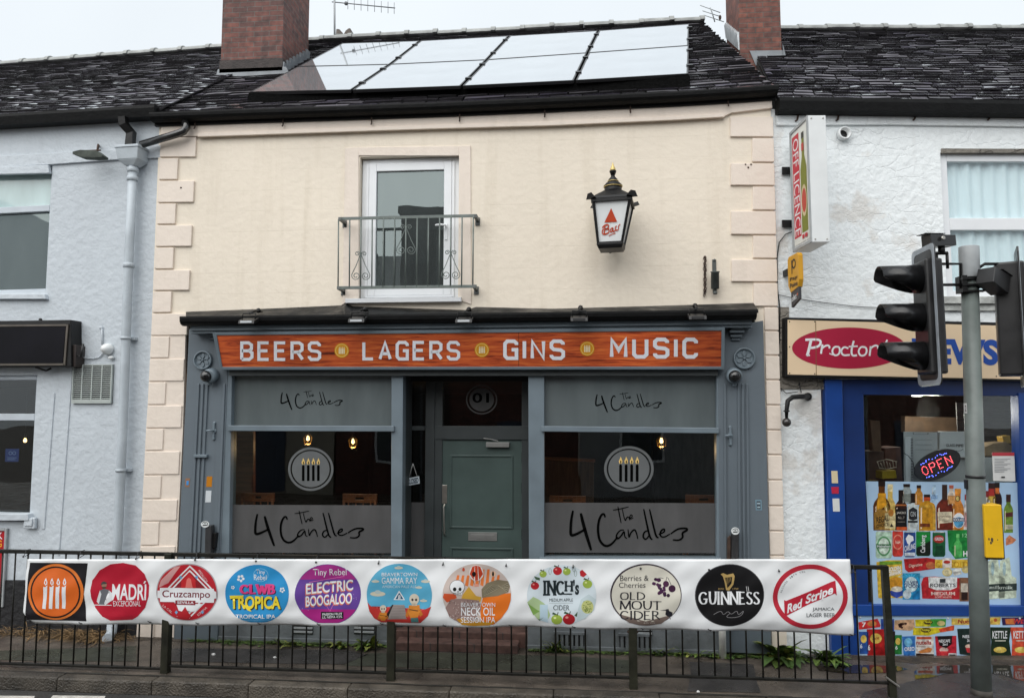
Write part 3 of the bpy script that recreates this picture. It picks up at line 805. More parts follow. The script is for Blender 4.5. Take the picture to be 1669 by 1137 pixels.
pilaster([(1169, 536), (1244, 522), (1254.5, 905), (1258, 1066), (1173, 1062), (1171, 700)],
         [[(1202+7*i, 625), (1206+7*i, 625), (1209+7*i, 1000), (1205+7*i, 1000)] for i in range(3)] + [[(1180, 625), (1184, 625), (1185, 1000), (1181, 1000)]], (1212.5, 584), (1198, 541), .112)
# iron latches on the pilasters (shutter bar fittings)
def latch(x, y):
    mb = MB(); c = PUB.hit(x, y, .06)
    for dz, r in ((.085, .018), (-.085, .018), (0, .028)): mb.ball(c+V((0, 0, dz)), r, 10, sc=(1, .5, 1.1))
    mb.box(PUB, c.x-.011, c.x+.011, c.z-.09, c.z+.09, .055, .078)
    mb.tube([c+V((0, -.01, 0)), c+V((0, -.05, .005)), c+V((-.06, -.055, .005))], .010, 8)
    mb.build('shutter_latch', shopgrey_l, pub)
latch(349, 702); latch(1190, 710)
mb = MB(); c = PUB.hit(328, 742, .07); mb.box(PUB, c.x-.075, c.x+.075, c.z-.02, c.z+.012, .05, .10); mb.build('shutter_lug', shopgrey_l, pub, bevel=.005)
# ---- canopy: lead flashing, gutter and moulded trim
mb = MB()
top = [(303, 508), (420, 503.5), (556, 497.5), (562, 493), (575, 499), (700, 503), (760, 505), (776, 500), (900, 503), (1080, 498), (1228, 493.5)]
low = [(303, 519), (420, 517), (556, 515), (562, 515), (575, 515), (700, 514), (760, 513), (776, 512), (900, 511), (1080, 507.5), (1236, 505)]
A = [PUB.hit(x, y, .012) for x, y in top]; B = [PUB.hit(x, y, .33) for x, y in low]
for i in range(len(A)-1):
    mb.prism([A[i], A[i+1], B[i+1], B[i]], [A[i]-V((0, -.0, .03)), A[i+1]-V((0, 0, .03)), B[i+1]-V((0, 0, .03)), B[i]-V((0, 0, .03))])
canopy = mb.build('canopy_flashing', lead, pub)
mb = MB()
K = [PUB.hit(x, y, .24) for x, y in ((303, 525), (700, 521), (1000, 517), (1229, 514.5))]
mb.sweep(K, gutter_prof(.13, .095), (0, -1, 0))
mb.build('canopy_gutter', gutter_b, pub)
mb = MB()
for dz0, dz1, o in ((0, .045, .25), (.045, .075, .28), (-.03, 0, .215)):
    a = [(310, 538.5), (700, 534.5), (1226, 528)]
    q = [PUB.hit(x, y, o) for x, y in a]
    mb.sweep(q, [(0, dz1), (.0, dz0), (-o-.02, dz0), (-o-.02, dz1)], (0, -1, 0))
mb.build('canopy_trim', shopgrey_l, pub)
mb = MB()      # dark board behind the sign, closing the canopy
mb.pix(PUB, [(372, 540), (1170, 533), (1170, 612), (374, 612)], .10, -.06)
mb.build('fascia_board', porch_paint, pub)
# ---- shop windows
sto = MB()
zt = PUB.hit(500, 612).z
def shop_window(x0, x1, y_head, ty0, ty1, xl, xr, film_y):
    """glazed bay between two posts: etched upper light, transom, clear pane with frosted foot"""
    mb = MB(); mb.pix(PUB, [(x0-5, ty0), (x1+4, ty0+ (3 if x0 > 700 else 1)), (x1+4, ty1+(3 if x0 > 700 else 1)), (x0-5, ty1)], .085, -.02)
    mb.pix(PUB, [(xl[0], y_head), (xl[1], y_head), (xl[3], 918), (xl[2], 918)], .05, -.09)
    mb.pix(PUB, [(xr[0], y_head), (xr[1], y_head), (xr[3], 918), (xr[2], 918)], .05, -.09)
    mb.pix(PUB, [(x0-6, 600), (x1+6, 600), (x1+6, y_head), (x0-6, y_head)], .05, -.09)
    mb.pix(PUB, [(x0-8, 908), (x1+8, 909), (x1+8, 920), (x0-8, 920)], .08, -.09)
    win = mb.build('shop_window', shopgrey_l, pub, bevel=.006)
    mb = MB(); mb.pix(PUB, [(x0-1, y_head-2), (x1+1, y_head-2), (x1+1, ty0+4), (x0-1, ty0+4)], -.02, -.026)
    a = mb.build('upper_pane', glass_green, pub); a.parent = win
    mb = MB(); mb.pix(PUB, [(x0-2, ty1-2), (x1+1, ty1-2), (x1+1, 914), (x0-4, 914)], -.02, -.026)
    b = mb.build('lower_pane', glass_dark, pub); b.parent = win
    mb = MB(); mb.pix(PUB, [(x0-3, film_y), (x1+1, film_y+1), (x1+1, 901), (x0-4, 900)], -.016, -.019)
    c = mb.build('frosted_strip', glass_frost, pub); c.parent = win
    return win
wl = shop_window(376, 638, 611, 693, 702, (371, 378, 359, 373), (638, 657, 637, 655), 822)
wr = shop_window(887, 1168, 612, 694, 703, (861, 887, 862, 887), (1168, 1176, 1168, 1174), 818.5)
# window lettering: hand-brushed name and the candle badge
S_4C = [([(435, 352), (424, 400), (421, 462), (428, 473), (462, 462), (505, 440)], 15), ([(478, 365), (488, 405), (508, 468), (535, 542)], 17),
        ([(612, 385), (606, 366), (590, 372), (575, 405), (571, 450), (582, 500), (612, 524), (640, 518), (662, 500), (680, 478)], 13),
        ([(716, 445), (694, 445), (672, 470), (674, 490), (696, 480), (718, 446), (718, 478), (732, 486)], 8), ([(738, 442), (742, 488), (752, 458), (774, 440), (784, 458), (792, 488)], 8),
        ([(852, 448), (828, 452), (818, 478), (836, 494), (858, 466)], 9), ([(824, 345), (842, 420), (858, 482), (872, 492)], 10), ([(856, 345), (876, 420), (892, 478), (906, 482)], 10),
        ([(906, 466), (938, 456), (940, 438), (918, 448), (912, 472), (934, 482), (968, 464)], 9), ([(972, 464), (1012, 438), (1060, 436), (1066, 446), (1034, 458), (1042, 480), (1020, 495), (984, 492)], 11),
        ([(655, 350), (690, 345), (742, 334)], 5), ([(682, 332), (690, 370), (700, 412)], 6), ([(706, 345), (722, 408), (730, 384), (742, 382), (748, 398)], 6), ([(744, 392), (764, 380), (756, 370), (745, 382), (752, 394), (768, 386)], 5)]
black_film = M('black_vinyl_letter', (.003, .003, .003, 1), .9, .1, spec=.02)
grey_film = M('grey_badge_film', (.115, .122, .125, 1), .5, .1)
flame_i = M('pale_flame_vinyl', (.72, .50, .16, 1), .5, .1)
def name_art(art, x0, y0, x1, y1, mat):
    sx, sy = (x1-x0)/655.0, (y1-y0)/215.0
    for pts, w in S_4C:
        art.stroke([(x0+(x-415)*sx, y0+(y-330)*sy) for x, y in pts], w*(sx+sy)/2, mat, 3, lay=1, taper=.45)
def candles(art, cx, cy, s, mat, flame, lay=6):
    for i in range(4):
        x = cx+(i-1.5)*8.1*s
        art.poly([(x-2.1*s, cy+18*s), (x-2.1*s, cy-6*s), (x, cy-8*s), (x+2.1*s, cy-6*s), (x+2.1*s, cy+18*s)], mat, lay)
        art.poly([(x, cy-19*s), (x+1.6*s, cy-15.5*s), (x+2.7*s, cy-12*s), (x+1.8*s, cy-8.6*s), (x-1.8*s, cy-8.6*s), (x-2.7*s, cy-12*s), (x-1.2*s, cy-15*s)], flame, lay); art.disc(x+.2*s, cy-11*s, .9*s, mat, 2.4*s, 10, lay=lay+1)
def badge(art, cx, cy, rx, ry):
    art.ring(cx, cy, rx, ry, rx*.105, grey_film, lay=1)
    art.disc(cx, cy, rx*.83, grey_film, ry*.83, lay=1)
    candles(art, cx, cy+1, rx/36.5, black_film, flame_i, 3)
def on(pl, off): return lambda x, y, h: pl.hit(x, y, off+h)
a = Art(); name_art(a, 414, 831, 594, 890, black_film); badge(a, 506.5, 764, 37, 35.5)
l1 = a.build('window_lettering', on(PUB, -.013), pub); l1.parent = wl
a = Art(); name_art(a, 457, 636, 559, 668, black_film); l2 = a.build('window_lettering', on(PUB, -.018), pub); l2.parent = wl
a = Art(); name_art(a, 928, 824, 1122, 897, black_film); badge(a, 1025, 763.5, 40.5, 37)
l1 = a.build('window_lettering', on(PUB, -.013), pub); l1.parent = wr
a = Art(); name_art(a, 970, 639, 1079, 672, black_film); l2 = a.build('window_lettering', on(PUB, -.018), pub); l2.parent = wr
# ---- stall risers under the windows
mb = MB()
for x0, x1, y in ((354, 642, 1046), (860, 1175, 1058)):
    a = PUB.rect(x0, 918, x1, 1010)
    mb = MB(); mb.box(PUB, a[0], a[1], -.02, a[3], .03, -.08)
    mb.box(PUB, a[0], a[1], -.02, .045, .045, .03)
    mb.build('stall_riser', stall, pub, bevel=.005)
for x, y in ((494, 1022), (594, 1022), (1045, 1024)):
    mb = MB(); c = PUB.hit(x, y, .03)
    mb.box(PUB, c.x-.11, c.x+.11, c.z-.065, c.z+.065, .03, .036, 1)
    for k in range(3): mb.box(PUB, c.x-.105, c.x+.105, c.z-.05+k*.04, c.z-.03+k*.04, .036, .046, 0)
    mb.build('air_vent', [galv, blackpl], pub)
for x, y in ((928, 1042), (1034, 1045)):
    mb = MB(); c = PUB.hit(x, y, .03)
    mb.box(PUB, c.x-.15, c.x+.15, c.z-.08, c.z+.075, .03, .037, 1)
    mb.box(PUB, c.x-.16, c.x+.16, c.z+.06, c.z+.085, .03, .06, 0)
    for k in range(6): mb.box(PUB, c.x-.14+k*.05, c.x-.11+k*.05, c.z-.08, c.z+.06, .037, .055, 0)
    mb.build('cellar_grille', [stall, blackpl], pub)
# ---- door recess
RC = -.42
mb = MB()
e = [PUB.rect(657, 612, 862, 1060)[i] for i in range(4)]
ru0, ru1, rz1 = e[0], e[1], e[3]
mb.box(PUB, ru0-.10, ru0-.008, .1, rz1+.1, -.09, RC)                   # returns of the recess
mb.box(PUB, ru1+.008, ru1+.12, .1, rz1+.1, -.09, RC)
mb.box(PUB, ru0-.1, ru1+.1, rz1+.02, rz1+.08, -.09, RC-.1)         # soffit
fr = lambda x0, y0, x1, y1, o: PUB.rect(x0, y0, x1, y1, o)
def rbox(mb, x0, y0, x1, y1, o0, o1, m=0):
    q = PUB.rect(x0, y0, x1, y1, o0); mb.box(PUB, q[0], q[1], q[2], q[3], o0, o1, m)
rbox(mb, 692, 600, 707, 1062, RC+.02, RC-.1)
rbox(mb, 707, 600, 720, 1062, RC, RC-.1); rbox(mb, 850.5, 600, 880, 1062, RC, RC-.1)
rbox(mb, 707, 694, 870, 716, RC+.01, RC-.1); rbox(mb, 707, 600, 870, 614, RC+.01, RC-.1)
rbox(mb, 640, 694, 692, 701, RC+.015, RC-.05)
q = PUB.rect(640, 905, 692, 918, RC); mb.box(PUB, q[0], q[1], .1, q[3], RC+.01, RC-.08)
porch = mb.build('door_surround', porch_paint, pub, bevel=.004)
mb = MB(); rbox(mb, 640, 600, 693, 918, RC-.03, RC-.036)
sl = mb.build('sidelight', glass_dark, pub)
mb = MB(); rbox(mb, 640, 818, 693, 910, RC-.026, RC-.029); k = mb.build('frosted_strip', glass_frost, pub); k.parent = sl
mb = MB(); rbox(mb, 718, 612, 852, 696, RC-.03, RC-.036)
fl = mb.build('fanlight', glass_dark, pub)
a = Art(); a.ring(785, 651, 25.5, 24, 2.2, M('dim_grey_vinyl', (.05, .05, .05, 1), .5)); a.disc(785, 651, 20, M('dim_grey_vinyl', (.05, .05, .05, 1), .5), 19); a.text('01', 770, 640, 797, 656, black_film, .02)
k = a.build('number_badge', on(PUB, RC-.028), pub); k.parent = fl
mb = MB(); d0 = PUB.rect(719.5, 716, 851, 1062, RC-.02)
mb.box(PUB, d0[0], d0[1], .155, d0[3], RC-.02, RC-.07)
def panel_mould(mb, x0, y0, x1, y1, o):
    q = PUB.rect(x0, y0, x1, y1, o); w = .022
    for a, b in (((q[0], q[0]+w), (q[2], q[3])), ((q[1]-w, q[1]), (q[2], q[3])), ((q[0]+w, q[1]-w), (q[3]-w, q[3])), ((q[0]+w, q[1]-w), (q[2], q[2]+w))):
        mb.box(PUB, a[0], a[1], b[0], b[1], o, o-.014)
panel_mould(mb, 733, 741, 836, 861, RC-.008); panel_mould(mb, 733, 892, 836, 1030, RC-.008)
door = mb.build('door', doorgreen, pub, bevel=.004)
mb = MB(); rbox(mb, 763, 867, 810, 881, RC-.012, RC-.022); rbox(mb, 767, 870.5, 806, 877.5, RC-.009, RC-.013)
k = mb.build('letter_plate', M('dull_aluminium', (.30, .30, .29, 1), .4, .1, metal=.6), pub, bevel=.002); k.parent = door
mb = MB(); rbox(mb, 720.5, 790, 728.5, 820, RC-.012, RC-.022)
c0, c1 = PUB.hit(724.5, 822, RC), PUB.hit(725, 872, RC)
mb.tube([c0+V((0, -.0, 0)), c0+V((0.0, -.06, -.02)), c1+V((.005, -.06, .03)), c1+V((0, 0, 0))], .011, 8)
mb.ball(PUB.hit(724, 864, RC-.005), .018, 10)
k = mb.build('handle', steel, pub, bevel=.002); k.parent = door
mb = MB(); rbox(mb, 792, 720.5, 830, 728.5, RC+.04, RC-.02); p = PUB.hit(812, 718.5, RC+.03)
mb.tube([p, p+V((-.08, .0, .02)), p+V((-.16, -.03, .03))], .008, 6)
k = mb.build('door_closer', M('dull_aluminium', (.30, .30, .29, 1)), pub, bevel=.003); k.parent = door
for y in (795, 870, 745):
    mb = MB(); rbox(mb, 850, y-9, 852.5, y+9, RC-.005, RC-.03); k = mb.build('hinge', blackmt, pub); k.parent = door
mb = MB()
mb.box(PUB, ru0-.3, ru1+.02, -.01, .15, .02, RC-.15); mb.box(PUB, ru0-.02, ru1-.10, -.01, .085, .20, .02)
mb.build('doorstep', stepbrick, pub, bevel=.008)
# back of the recess, either side of the door frame, so no daylight leaks round it
# ---- chimney on the left party wall belongs to the pub
def stack(parent, roofpl, px, py, x0, x1, ybase, xside, mat, top_z, left_visible, yc=None):
    p = roofpl.hit(px, py)
    pl = Plane((0, p.y, 0), (0, -1, 0), (1, 0, 0))
    a, b = pl.hit(x0, ybase-60).x, pl.hit(x1, ybase-60).x
    foot = PW/2+F*math.tan(R(5.14))
    xe = x0 if left_visible else x1
    yb = (p.y-CAM.y)*(xe-foot)/(xside-foot)+CAM.y
    zb = pl.hit(px, ybase).z
    mb = MB(); mb.cube(a, b, p.y, yb, zb-1.0, top_z)
    mb.cube(a-.05, b+.05, p.y-.05, yb+.05, top_z, top_z+.16); mb.cube(a-.1, b+.1, p.y-.1, yb+.1, top_z+.16, top_z+.30)
    ch = mb.build('chimney', mat, parent)
    mb = MB()
    for i in range(2):
        cx = (a+b)/2; cy = p.y+(yb-p.y)*(.3+.4*i)
        mb.lathe((cx, cy, top_z+.30), (0, 0, 1), [(.15, 0), (.13, .1), (.12, .42), (.15, .44), (.15, .5)], 14)
    k = mb.build('chimney_pot', M('buff_clay', (.33, .17, .09, 1), .7), parent); k.parent = ch
    return ch, pl, p, a, b, yb, zb
PUBR = roof_plane(pub_pt); RGTR = roof_plane(rgt_pt)
ch, CPL, cp, ca, cb, cyb, czb = stack(pub, PUBR, 410, 126, 361.5, 461, 112, 505, redbrick_d, 9.35, False)
mb = MB()
mb.prism([CPL.hit(x, y, .012) for x, y in ((355, 113), (466, 109), (470, 118), (436, 126), (350, 131))], [CPL.hit(x, y, .012)+V((0, .05, 0)) for x, y in ((355, 113), (466, 109), (470, 118), (436, 126), (350, 131))])
ap = [CPL.hit(x, y, .012) for x, y in ((355, 114), (465, 110), (470, 118), (438, 125.5), (350, 131))]
k = mb.build('lead_apron', leadgrey, pub); k.parent = ch
mb = MB()                                     # course of blackened bricks at the foot of the stack
mb.cube(ca-.012, cb+.012, cp.y-.012, cp.y+.2, czb-.05, czb+.13)
k = mb.build('chimney_foot', M('soot_black_brick', (.035, .026, .024, 1), .7, .5, 8, bump=.5), pub); k.parent = ch
def stepped(parent, ch, pl_x, y0, y1, pt_z, sgn, mat, n=7):
    """stepped lead flashing up the side of a stack"""
    mb = MB()
    for i in range(n):
        ya, yb = lerp(y0, y1, i/n), lerp(y0, y1, (i+1)/n)
        za, zb = pt_z(ya), pt_z(yb)
        mb.prism([V((pl_x, ya, za-.08)), V((pl_x, yb, zb-.08)), V((pl_x, yb, zb+.11)), V((pl_x, ya, zb+.11))],
                 [V((pl_x+sgn*.012, ya, za-.08)), V((pl_x+sgn*.012, yb, zb-.08)), V((pl_x+sgn*.03, yb, zb+.11)), V((pl_x+sgn*.03, ya, zb+.11))])
    k = mb.build('stepped_flashing', mat, parent); k.parent = ch
def plane_z(pl, x): return lambda y: pl.o.z-((x-pl.o.x)*pl.n.x+(y-pl.o.y)*pl.n.y)/pl.n.z
stepped(pub, ch, cb+.002, cp.y, cyb, plane_z(PUBR, cb), 1, leadgrey, 8)
# ================================================================== LEFT BUILDING
lh = thing('grey_rendered_house', LFT.P(-2, 0, -.3), 'pale blue-grey rendered building with black plinth at the left end of the terrace', 'house')
LU0 = -6.0
zt = LFT.hit(130, 196).z
wu = LFT.rect(-240, 279, 80, 479); wl_ = LFT.rect(-240, 612, 55, 846)
zmid = LFT.rect(0, 540, 60, 560)[3]
mb = MB()
for a, b, c, d in ((LU0, wu[0], -.1, zt-.0), (wu[1], 0.0, -.1, zt-.0), (wu[0], wl_[0], wl_[3], wu[2]), (wu[0], wu[1], wu[3], zt-.0)):
    if b > a: mb.box(LFT, a, b, c, d, 0, -.30)
mb.box(LFT, wu[0], wu[1], wl_[3], wu[2], 0, -.30)
lw0, lw1 = wu[0], wl_[1]
mb.box(LFT, lw0, lw1, -.1, wl_[2], 0, -.30)
mb.box(LFT, lw1, wu[1], -.1, wl_[3], 0, -.30)
mb.build('wall', bluegrey, lh)
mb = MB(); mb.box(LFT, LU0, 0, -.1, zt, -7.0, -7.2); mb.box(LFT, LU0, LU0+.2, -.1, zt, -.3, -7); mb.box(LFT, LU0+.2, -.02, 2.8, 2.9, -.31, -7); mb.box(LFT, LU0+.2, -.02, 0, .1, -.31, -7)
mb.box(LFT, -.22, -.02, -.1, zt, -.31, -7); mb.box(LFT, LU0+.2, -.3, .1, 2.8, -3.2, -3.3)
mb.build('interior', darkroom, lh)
mb = MB()
mb.pix(LFT, [(-260, 293), (-260, 265), (0, 254), (190, 243), (262, 236), (262, 257), (190, 260), (82, 268), (0, 273)], .03, -.02)       # string course
mb.pix(LFT, [(-260, 276), (0, 272), (78, 268.5), (80, 282), (0, 284), (-260, 288)], .045, .0)                       # hood over the upper window
mb.pix(LFT, [(-240, 479), (72, 479), (74, 487), (-240, 487)], .055, -.05)                                 # sill
mb.pix(LFT, [(-240, 838), (45, 837), (46, 848), (-240, 848)], .075, -.06)
mb.pix(LFT, [(84, 640), (89, 640), (72, 862), (67, 862)], .012, -.01)
mb.pix(LFT, [(115, 600), (118, 600), (96, 905), (93, 905)], .012, -.01)
mb.build('moulding', bluegrey, lh, bevel=.006)
mb = MB(); mb.pix(LFT, [(-330, 945), (232, 945), (226, 1044), (-330, 1044)], .018, -.02)
mb.build('plinth', black_plinth, lh, bevel=.004)
# windows
def lwin(name, r, bar_y, fr_m, top_m, low_m, fw=.07, o=-.08):
    mb = MB(); frame_ring(mb, LFT, r, fw, o+.05, o-.04)
    zb0, zb1 = bar_y; mb.box(LFT, r[0]+fw, r[1]-fw, zb0, zb1, o+.052, o-.04)
    wdw = mb.build(name, fr_m, lh, bevel=.005)
    mb = MB(); mb.box(LFT, r[0]+fw-.01, r[1]-fw+.01, zb1-.01, r[3]-fw+.01, o, o-.006); p = mb.build('pane', top_m, lh); p.parent = wdw
    mb = MB(); mb.box(LFT, r[0]+fw-.01, r[1]-fw+.01, r[2]+fw-.01, zb0+.01, o, o-.006); p = mb.build('pane', low_m, lh); p.parent = wdw
    return wdw
b = LFT.rect(0, 335, 70, 345)
lwin('window', (wu[0], wu[1], wu[2], wu[3]), (b[2], b[3]), upvc_b, glass_mat('blind_lined_pane', 1.6, (.3, .35, .35, 1), .03, (.46, .60, .60, 1), .92), glass_up, .035)
b = LFT.rect(0, 674, 50, 685)
lwin('shop_window', (lw0, lw1, wl_[2]+.03, wl_[3]), (b[2], b[3]), upvc_b, glass_side, glass_dark, .055, -.10)
# roof, gutter
make_roof(lh, lft_pt, 32, 36, slate, 22, thick=.0225)
mb = MB()
GL = [LFT.hit(x, y, .02) for x, y in ((0, 203.5), (265, 188))]; GL = [GL[0]+(GL[0]-GL[1])*2, GL[1]]
mb.sweep(GL, [(0, .065), (.15, .065), (.155, .03), (.13, -.06), (0, -.06)], LFT.n)
mb.build('gutter', gutter_b, lh)
# socket box
mb = MB(); q = LFT.rect(44, 842, 62, 860); mb.box(LFT, q[0], q[1], q[2], q[3], .01, .05); mb.box(LFT, q[0]+.02, q[1]-.02, q[2]+.03, q[3]-.01, .05, .065)
mb.build('socket_box', bluegrey, lh, bevel=.012)
# ---- downpipe with hopper
dp = thing('downpipe', LFT.P(-.3, 0, .1), 'pale grey downpipe with box hopper head between grey house and cream quoins', 'downpipe')
mb = MB()
pts = [(217, 268), (211, 400), (205, 560), (200, 700), (192, 880), (183, 1020)]
mb.tube([LFT.hit(x, y, .10) for x, y in pts], .048, 14)
mb.tube([LFT.hit(183, 1015, .10), LFT.hit(182, 1030, .10), LFT.hit(177, 1038, .17), LFT.hit(175, 1040, .24)], .052, 14)
for x, y in ((216.5, 277), (216, 291), (210, 432)):
    p = LFT.hit(x, y, .10); mb.lathe(p-V((0, 0, .03)), (0, 0, 1), [(.05, 0), (.060, .004), (.060, .05), (.05, .055)], 14)
mb.build('pipe', bluegrey_s if 'bluegrey_s' in globals() else M('pale_grey_pipe_paint', (.46, .51, .55, 1), .45, .12, 4, bump=.1), dp)
mb = MB()
h0, h1 = LFT.hit(192, 239, .20), LFT.hit(236, 239, .20)
ux = LFT.u; nn = LFT.n
def hop(c, w, d, z): return [c-ux*w-nn*d, c+ux*w-nn*d, c+ux*w+nn*d, c-ux*w+nn*d]
c = (LFT.hit(215, 240, .12)); zt_, zb_ = c.z, LFT.hit(215, 262, .12).z
def q4(w, d0, d1, z): return [V((p.x, p.y, z)) for p in (LFT.P((c-LFT.o).dot(ux)-w, 0, d0), LFT.P((c-LFT.o).dot(ux)+w, 0, d0), LFT.P((c-LFT.o).dot(ux)+w, 0, d1), LFT.P((c-LFT.o).dot(ux)-w, 0, d1))]
mb.prism(q4(.142, .0, .21, zt_-.03), q4(.122, .0, .19, zb_)); mb.prism(q4(.150, -.0, .218, zt_), q4(.150, .0, .218, zt_-.03)); mb.prism(q4(.122, .0, .19, zb_), q4(.06, .04, .15, zb_-.06))
mb.build('hopper', M('pale_grey_pipe_paint', (.46, .51, .55, 1)), dp, bevel=.006)
for x, y in ((205, 551), (197, 766)):
    mb = MB(); p = LFT.hit(x, y, .10); mb.lathe(p-V((0, 0, .015)), (0, 0, 1), [(.05, 0), (.056, 0), (.056, .03), (.05, .03)], 14); mb.box(LFT, (p-LFT.o).dot(ux)-.075, (p-LFT.o).dot(ux)+.075, p.z-.015, p.z+.015, .0, .055)
    mb.build('pipe_bracket', M('pale_grey_pipe_paint', (.46, .51, .55, 1)), dp)
sp = thing('rainwater_pipe', LFT.P(-.3, 5.5, .1), 'short angled black pipe from the cream pub gutter into the grey hopper', 'pipe')
mb = MB(); wetpipe = M('wet_black_pipe', (.02, .02, .02, 1), .12, .5, 8, spec=.8)
mb.tube([PUB.hit(302, 197, .10), PUB.hit(304, 208, .11), PUB.hit(299, 214.5, .12), PUB.hit(290, 218, .13), LFT.hit(230, 236, .13)], .042, 12)
mb.build('pipe', wetpipe, sp)
sp = thing('rainwater_pipe', LFT.P(-.35, 5.6, .1), 'black square offset pipe from the left gutter down to the grey hopper', 'pipe')
mb = MB(); mb.tube([LFT.hit(201, 191, .16), LFT.hit(202, 203, .15), LFT.hit(214, 217, .10), LFT.hit(212, 238, .10)], .058, 4, sq=True)
mb.build('pipe', blackmt, sp)
# ---- floodlight, alarm, grille, sign case on the left building
t = thing('floodlight', LFT.hit(150, 249, .2), 'slim weathered grey floodlight on the string course of the grey house', 'floodlight')
mb = MB()
mb.pix(LFT, [(118, 247), (130, 244), (156, 245), (167, 253), (166, 256), (152, 257), (131, 256), (118, 251)], .26, .16)
mb.build('lamp_head', M('weathered_green_metal', (.07, .08, .07, 1), .75, .4, 9, spec=.2), t, bevel=.004)
mb = MB(); mb.tube([LFT.hit(159, 245, .22), LFT.hit(160, 236, .2), LFT.hit(161, 238, .0)], .012, 6); mb.tube([LFT.hit(140, 246, .22), LFT.hit(164, 245, .22)], .01, 6); mb.build('bracket', rust, t)
t = thing('alarm_sounder', LFT.hit(177, 570, 0), 'round white dome lamp on the grey wall above the vent grille', 'alarm')
mb = MB(); p = LFT.hit(178, 569, 0); mb.lathe(p, LFT.n, [(.062, 0), (.066, .02), (.062, .05), (.045, .085), (.02, .105), (0, .11)], 18)
mb.lathe(LFT.hit(181, 580, .03), V((0, 0, -1)), [(.012, 0), (.03, .01), (.03, .03), (.02, .035)], 10)
mb.build('dome', whiteenamel, t)
mb = MB(); mb.tube([LFT.hit(168, 574, .015), LFT.hit(162, 582, .012), LFT.hit(152, 584, .012), LFT.hit(126, 582, .02)], .007, 6); mb.tube([LFT.hit(166, 533, .012), LFT.hit(167, 562, .012)], .01, 6); mb.ball(LFT.hit(165, 534, .01), .022, 8)
mb.build('cable', bluegrey, t)
t = thing('vent_grille', LFT.hit(153, 625, 0), 'square pale louvred vent grille on the grey wall below the dome lamp', 'vent')
g = LFT.rect(121, 594, 185, 657)
mb = MB(); mb.box(LFT, g[0], g[1], g[2], g[3], .002, .01, 1)
frame_ring(mb, LFT, g, .012, .035, .01, 0, wb=.045)
nl = 16
for k in range(nl):
    z = g[2]+.05+(g[3]-g[2]-.06)*k/nl
    mb.prism([LFT.P(g[0]+.012, z, .014), LFT.P(g[1]-.012, z, .014), LFT.P(g[1]-.012, z+.004, .03), LFT.P(g[0]+.012, z+.004, .03)],
             [LFT.P(g[0]+.012, z+.010, .014), LFT.P(g[1]-.012, z+.010, .014), LFT.P(g[1]-.012, z+.012, .03), LFT.P(g[0]+.012, z+.012, .03)])
for k in (1, 2, 3):
    u = lerp(g[0], g[1], k/4); mb.box(LFT, u-.006, u+.006, g[2]+.012, g[3]-.012, .03, .036)
mb.build('louvre', [M('pale_green_grey_metal', (.42, .46, .44, 1), .4, .1), blackpl], t)
t = thing('sign_case', LFT.hit(60, 560, 0), 'black framed illuminated sign case with dark blank face over the left shop window', 'sign')
mb = MB()
mb.pix(LFT, [(-300, 527), (115, 521), (116, 597), (-300, 600)], .17, .0)
case = mb.build('case', blackmt, t, bevel=.006)
mb = MB()
for pts in ([(-300, 532), (111, 528), (111, 531), (-300, 535)], [(-300, 594), (105, 592), (105, 595), (-300, 597)], [(108, 528), (111, 528), (106, 595), (103, 595)]): mb.pix(LFT, pts, .185, .168)
mb.build('trim', M('bronze_trim', (.10, .085, .07, 1), .35, .2, metal=.4), t)
mb = MB(); mb.pix(LFT, [(-300, 536), (107, 531.5), (102, 591), (-300, 593)], .176, .165); mb.build('face', M('dark_gloss_panel', (.004, .0035, .006, 1), .3, .4, 3, spec=.12), t)
mb = MB(); mb.tube([LFT.hit(58, 598, .14), LFT.hit(75, 604, .1), LFT.hit(83, 600, .05)], .012, 6); mb.ball(LFT.hit(66, 521, .1), .02, 8)
mb.build('bracket', blackmt, t)
t = thing('radio_box', LFT.hit(119, 578, 0), 'small brown junction box with black stub aerial beside the sign case', 'junction box')
mb = MB(); mb.pix(LFT, [(114, 561), (124.5, 562), (122.5, 598), (111, 598)], .14, 0); mb.build('box', M('brown_plastic', (.025, .017, .015, 1), .5), t, bevel=.006)
mb = MB(); mb.tube([LFT.hit(122, 580, .10), LFT.hit(132, 580, .12)], .008, 6); mb.tube([LFT.hit(132.5, 582, .12), LFT.hit(135.5, 560, .12)], [.016, .012], 8); mb.build('aerial', blackpl, t)
# red framed poster at the foot of the wall
t = thing('poster_frame', LFT.hit(-30, 920, 0), 'red poster in a silver snap frame low on the grey wall, left edge', 'poster')
q = LFT.rect(-110, 858, 12, 985)
mb = MB(); frame_ring(mb, LFT, q, .03, .035, .005); mb.build('frame', galv, t, bevel=.006)
mb = MB(); mb.box(LFT, q[0]+.028, q[1]-.028, q[2]+.028, q[3]-.028, .005, .018); ps = mb.build('poster_sheet', ink(176, 14, 30), t)
a = Art(); a.text('K', -4, 867, 4, 878, white_i, .02); a.text('G', -5, 880, 3, 891, ink(240, 170, 40), .02); a.rect(-80, 972, 5, 974, white_i)
k = a.build('poster_print', on(LFT, .019), t)
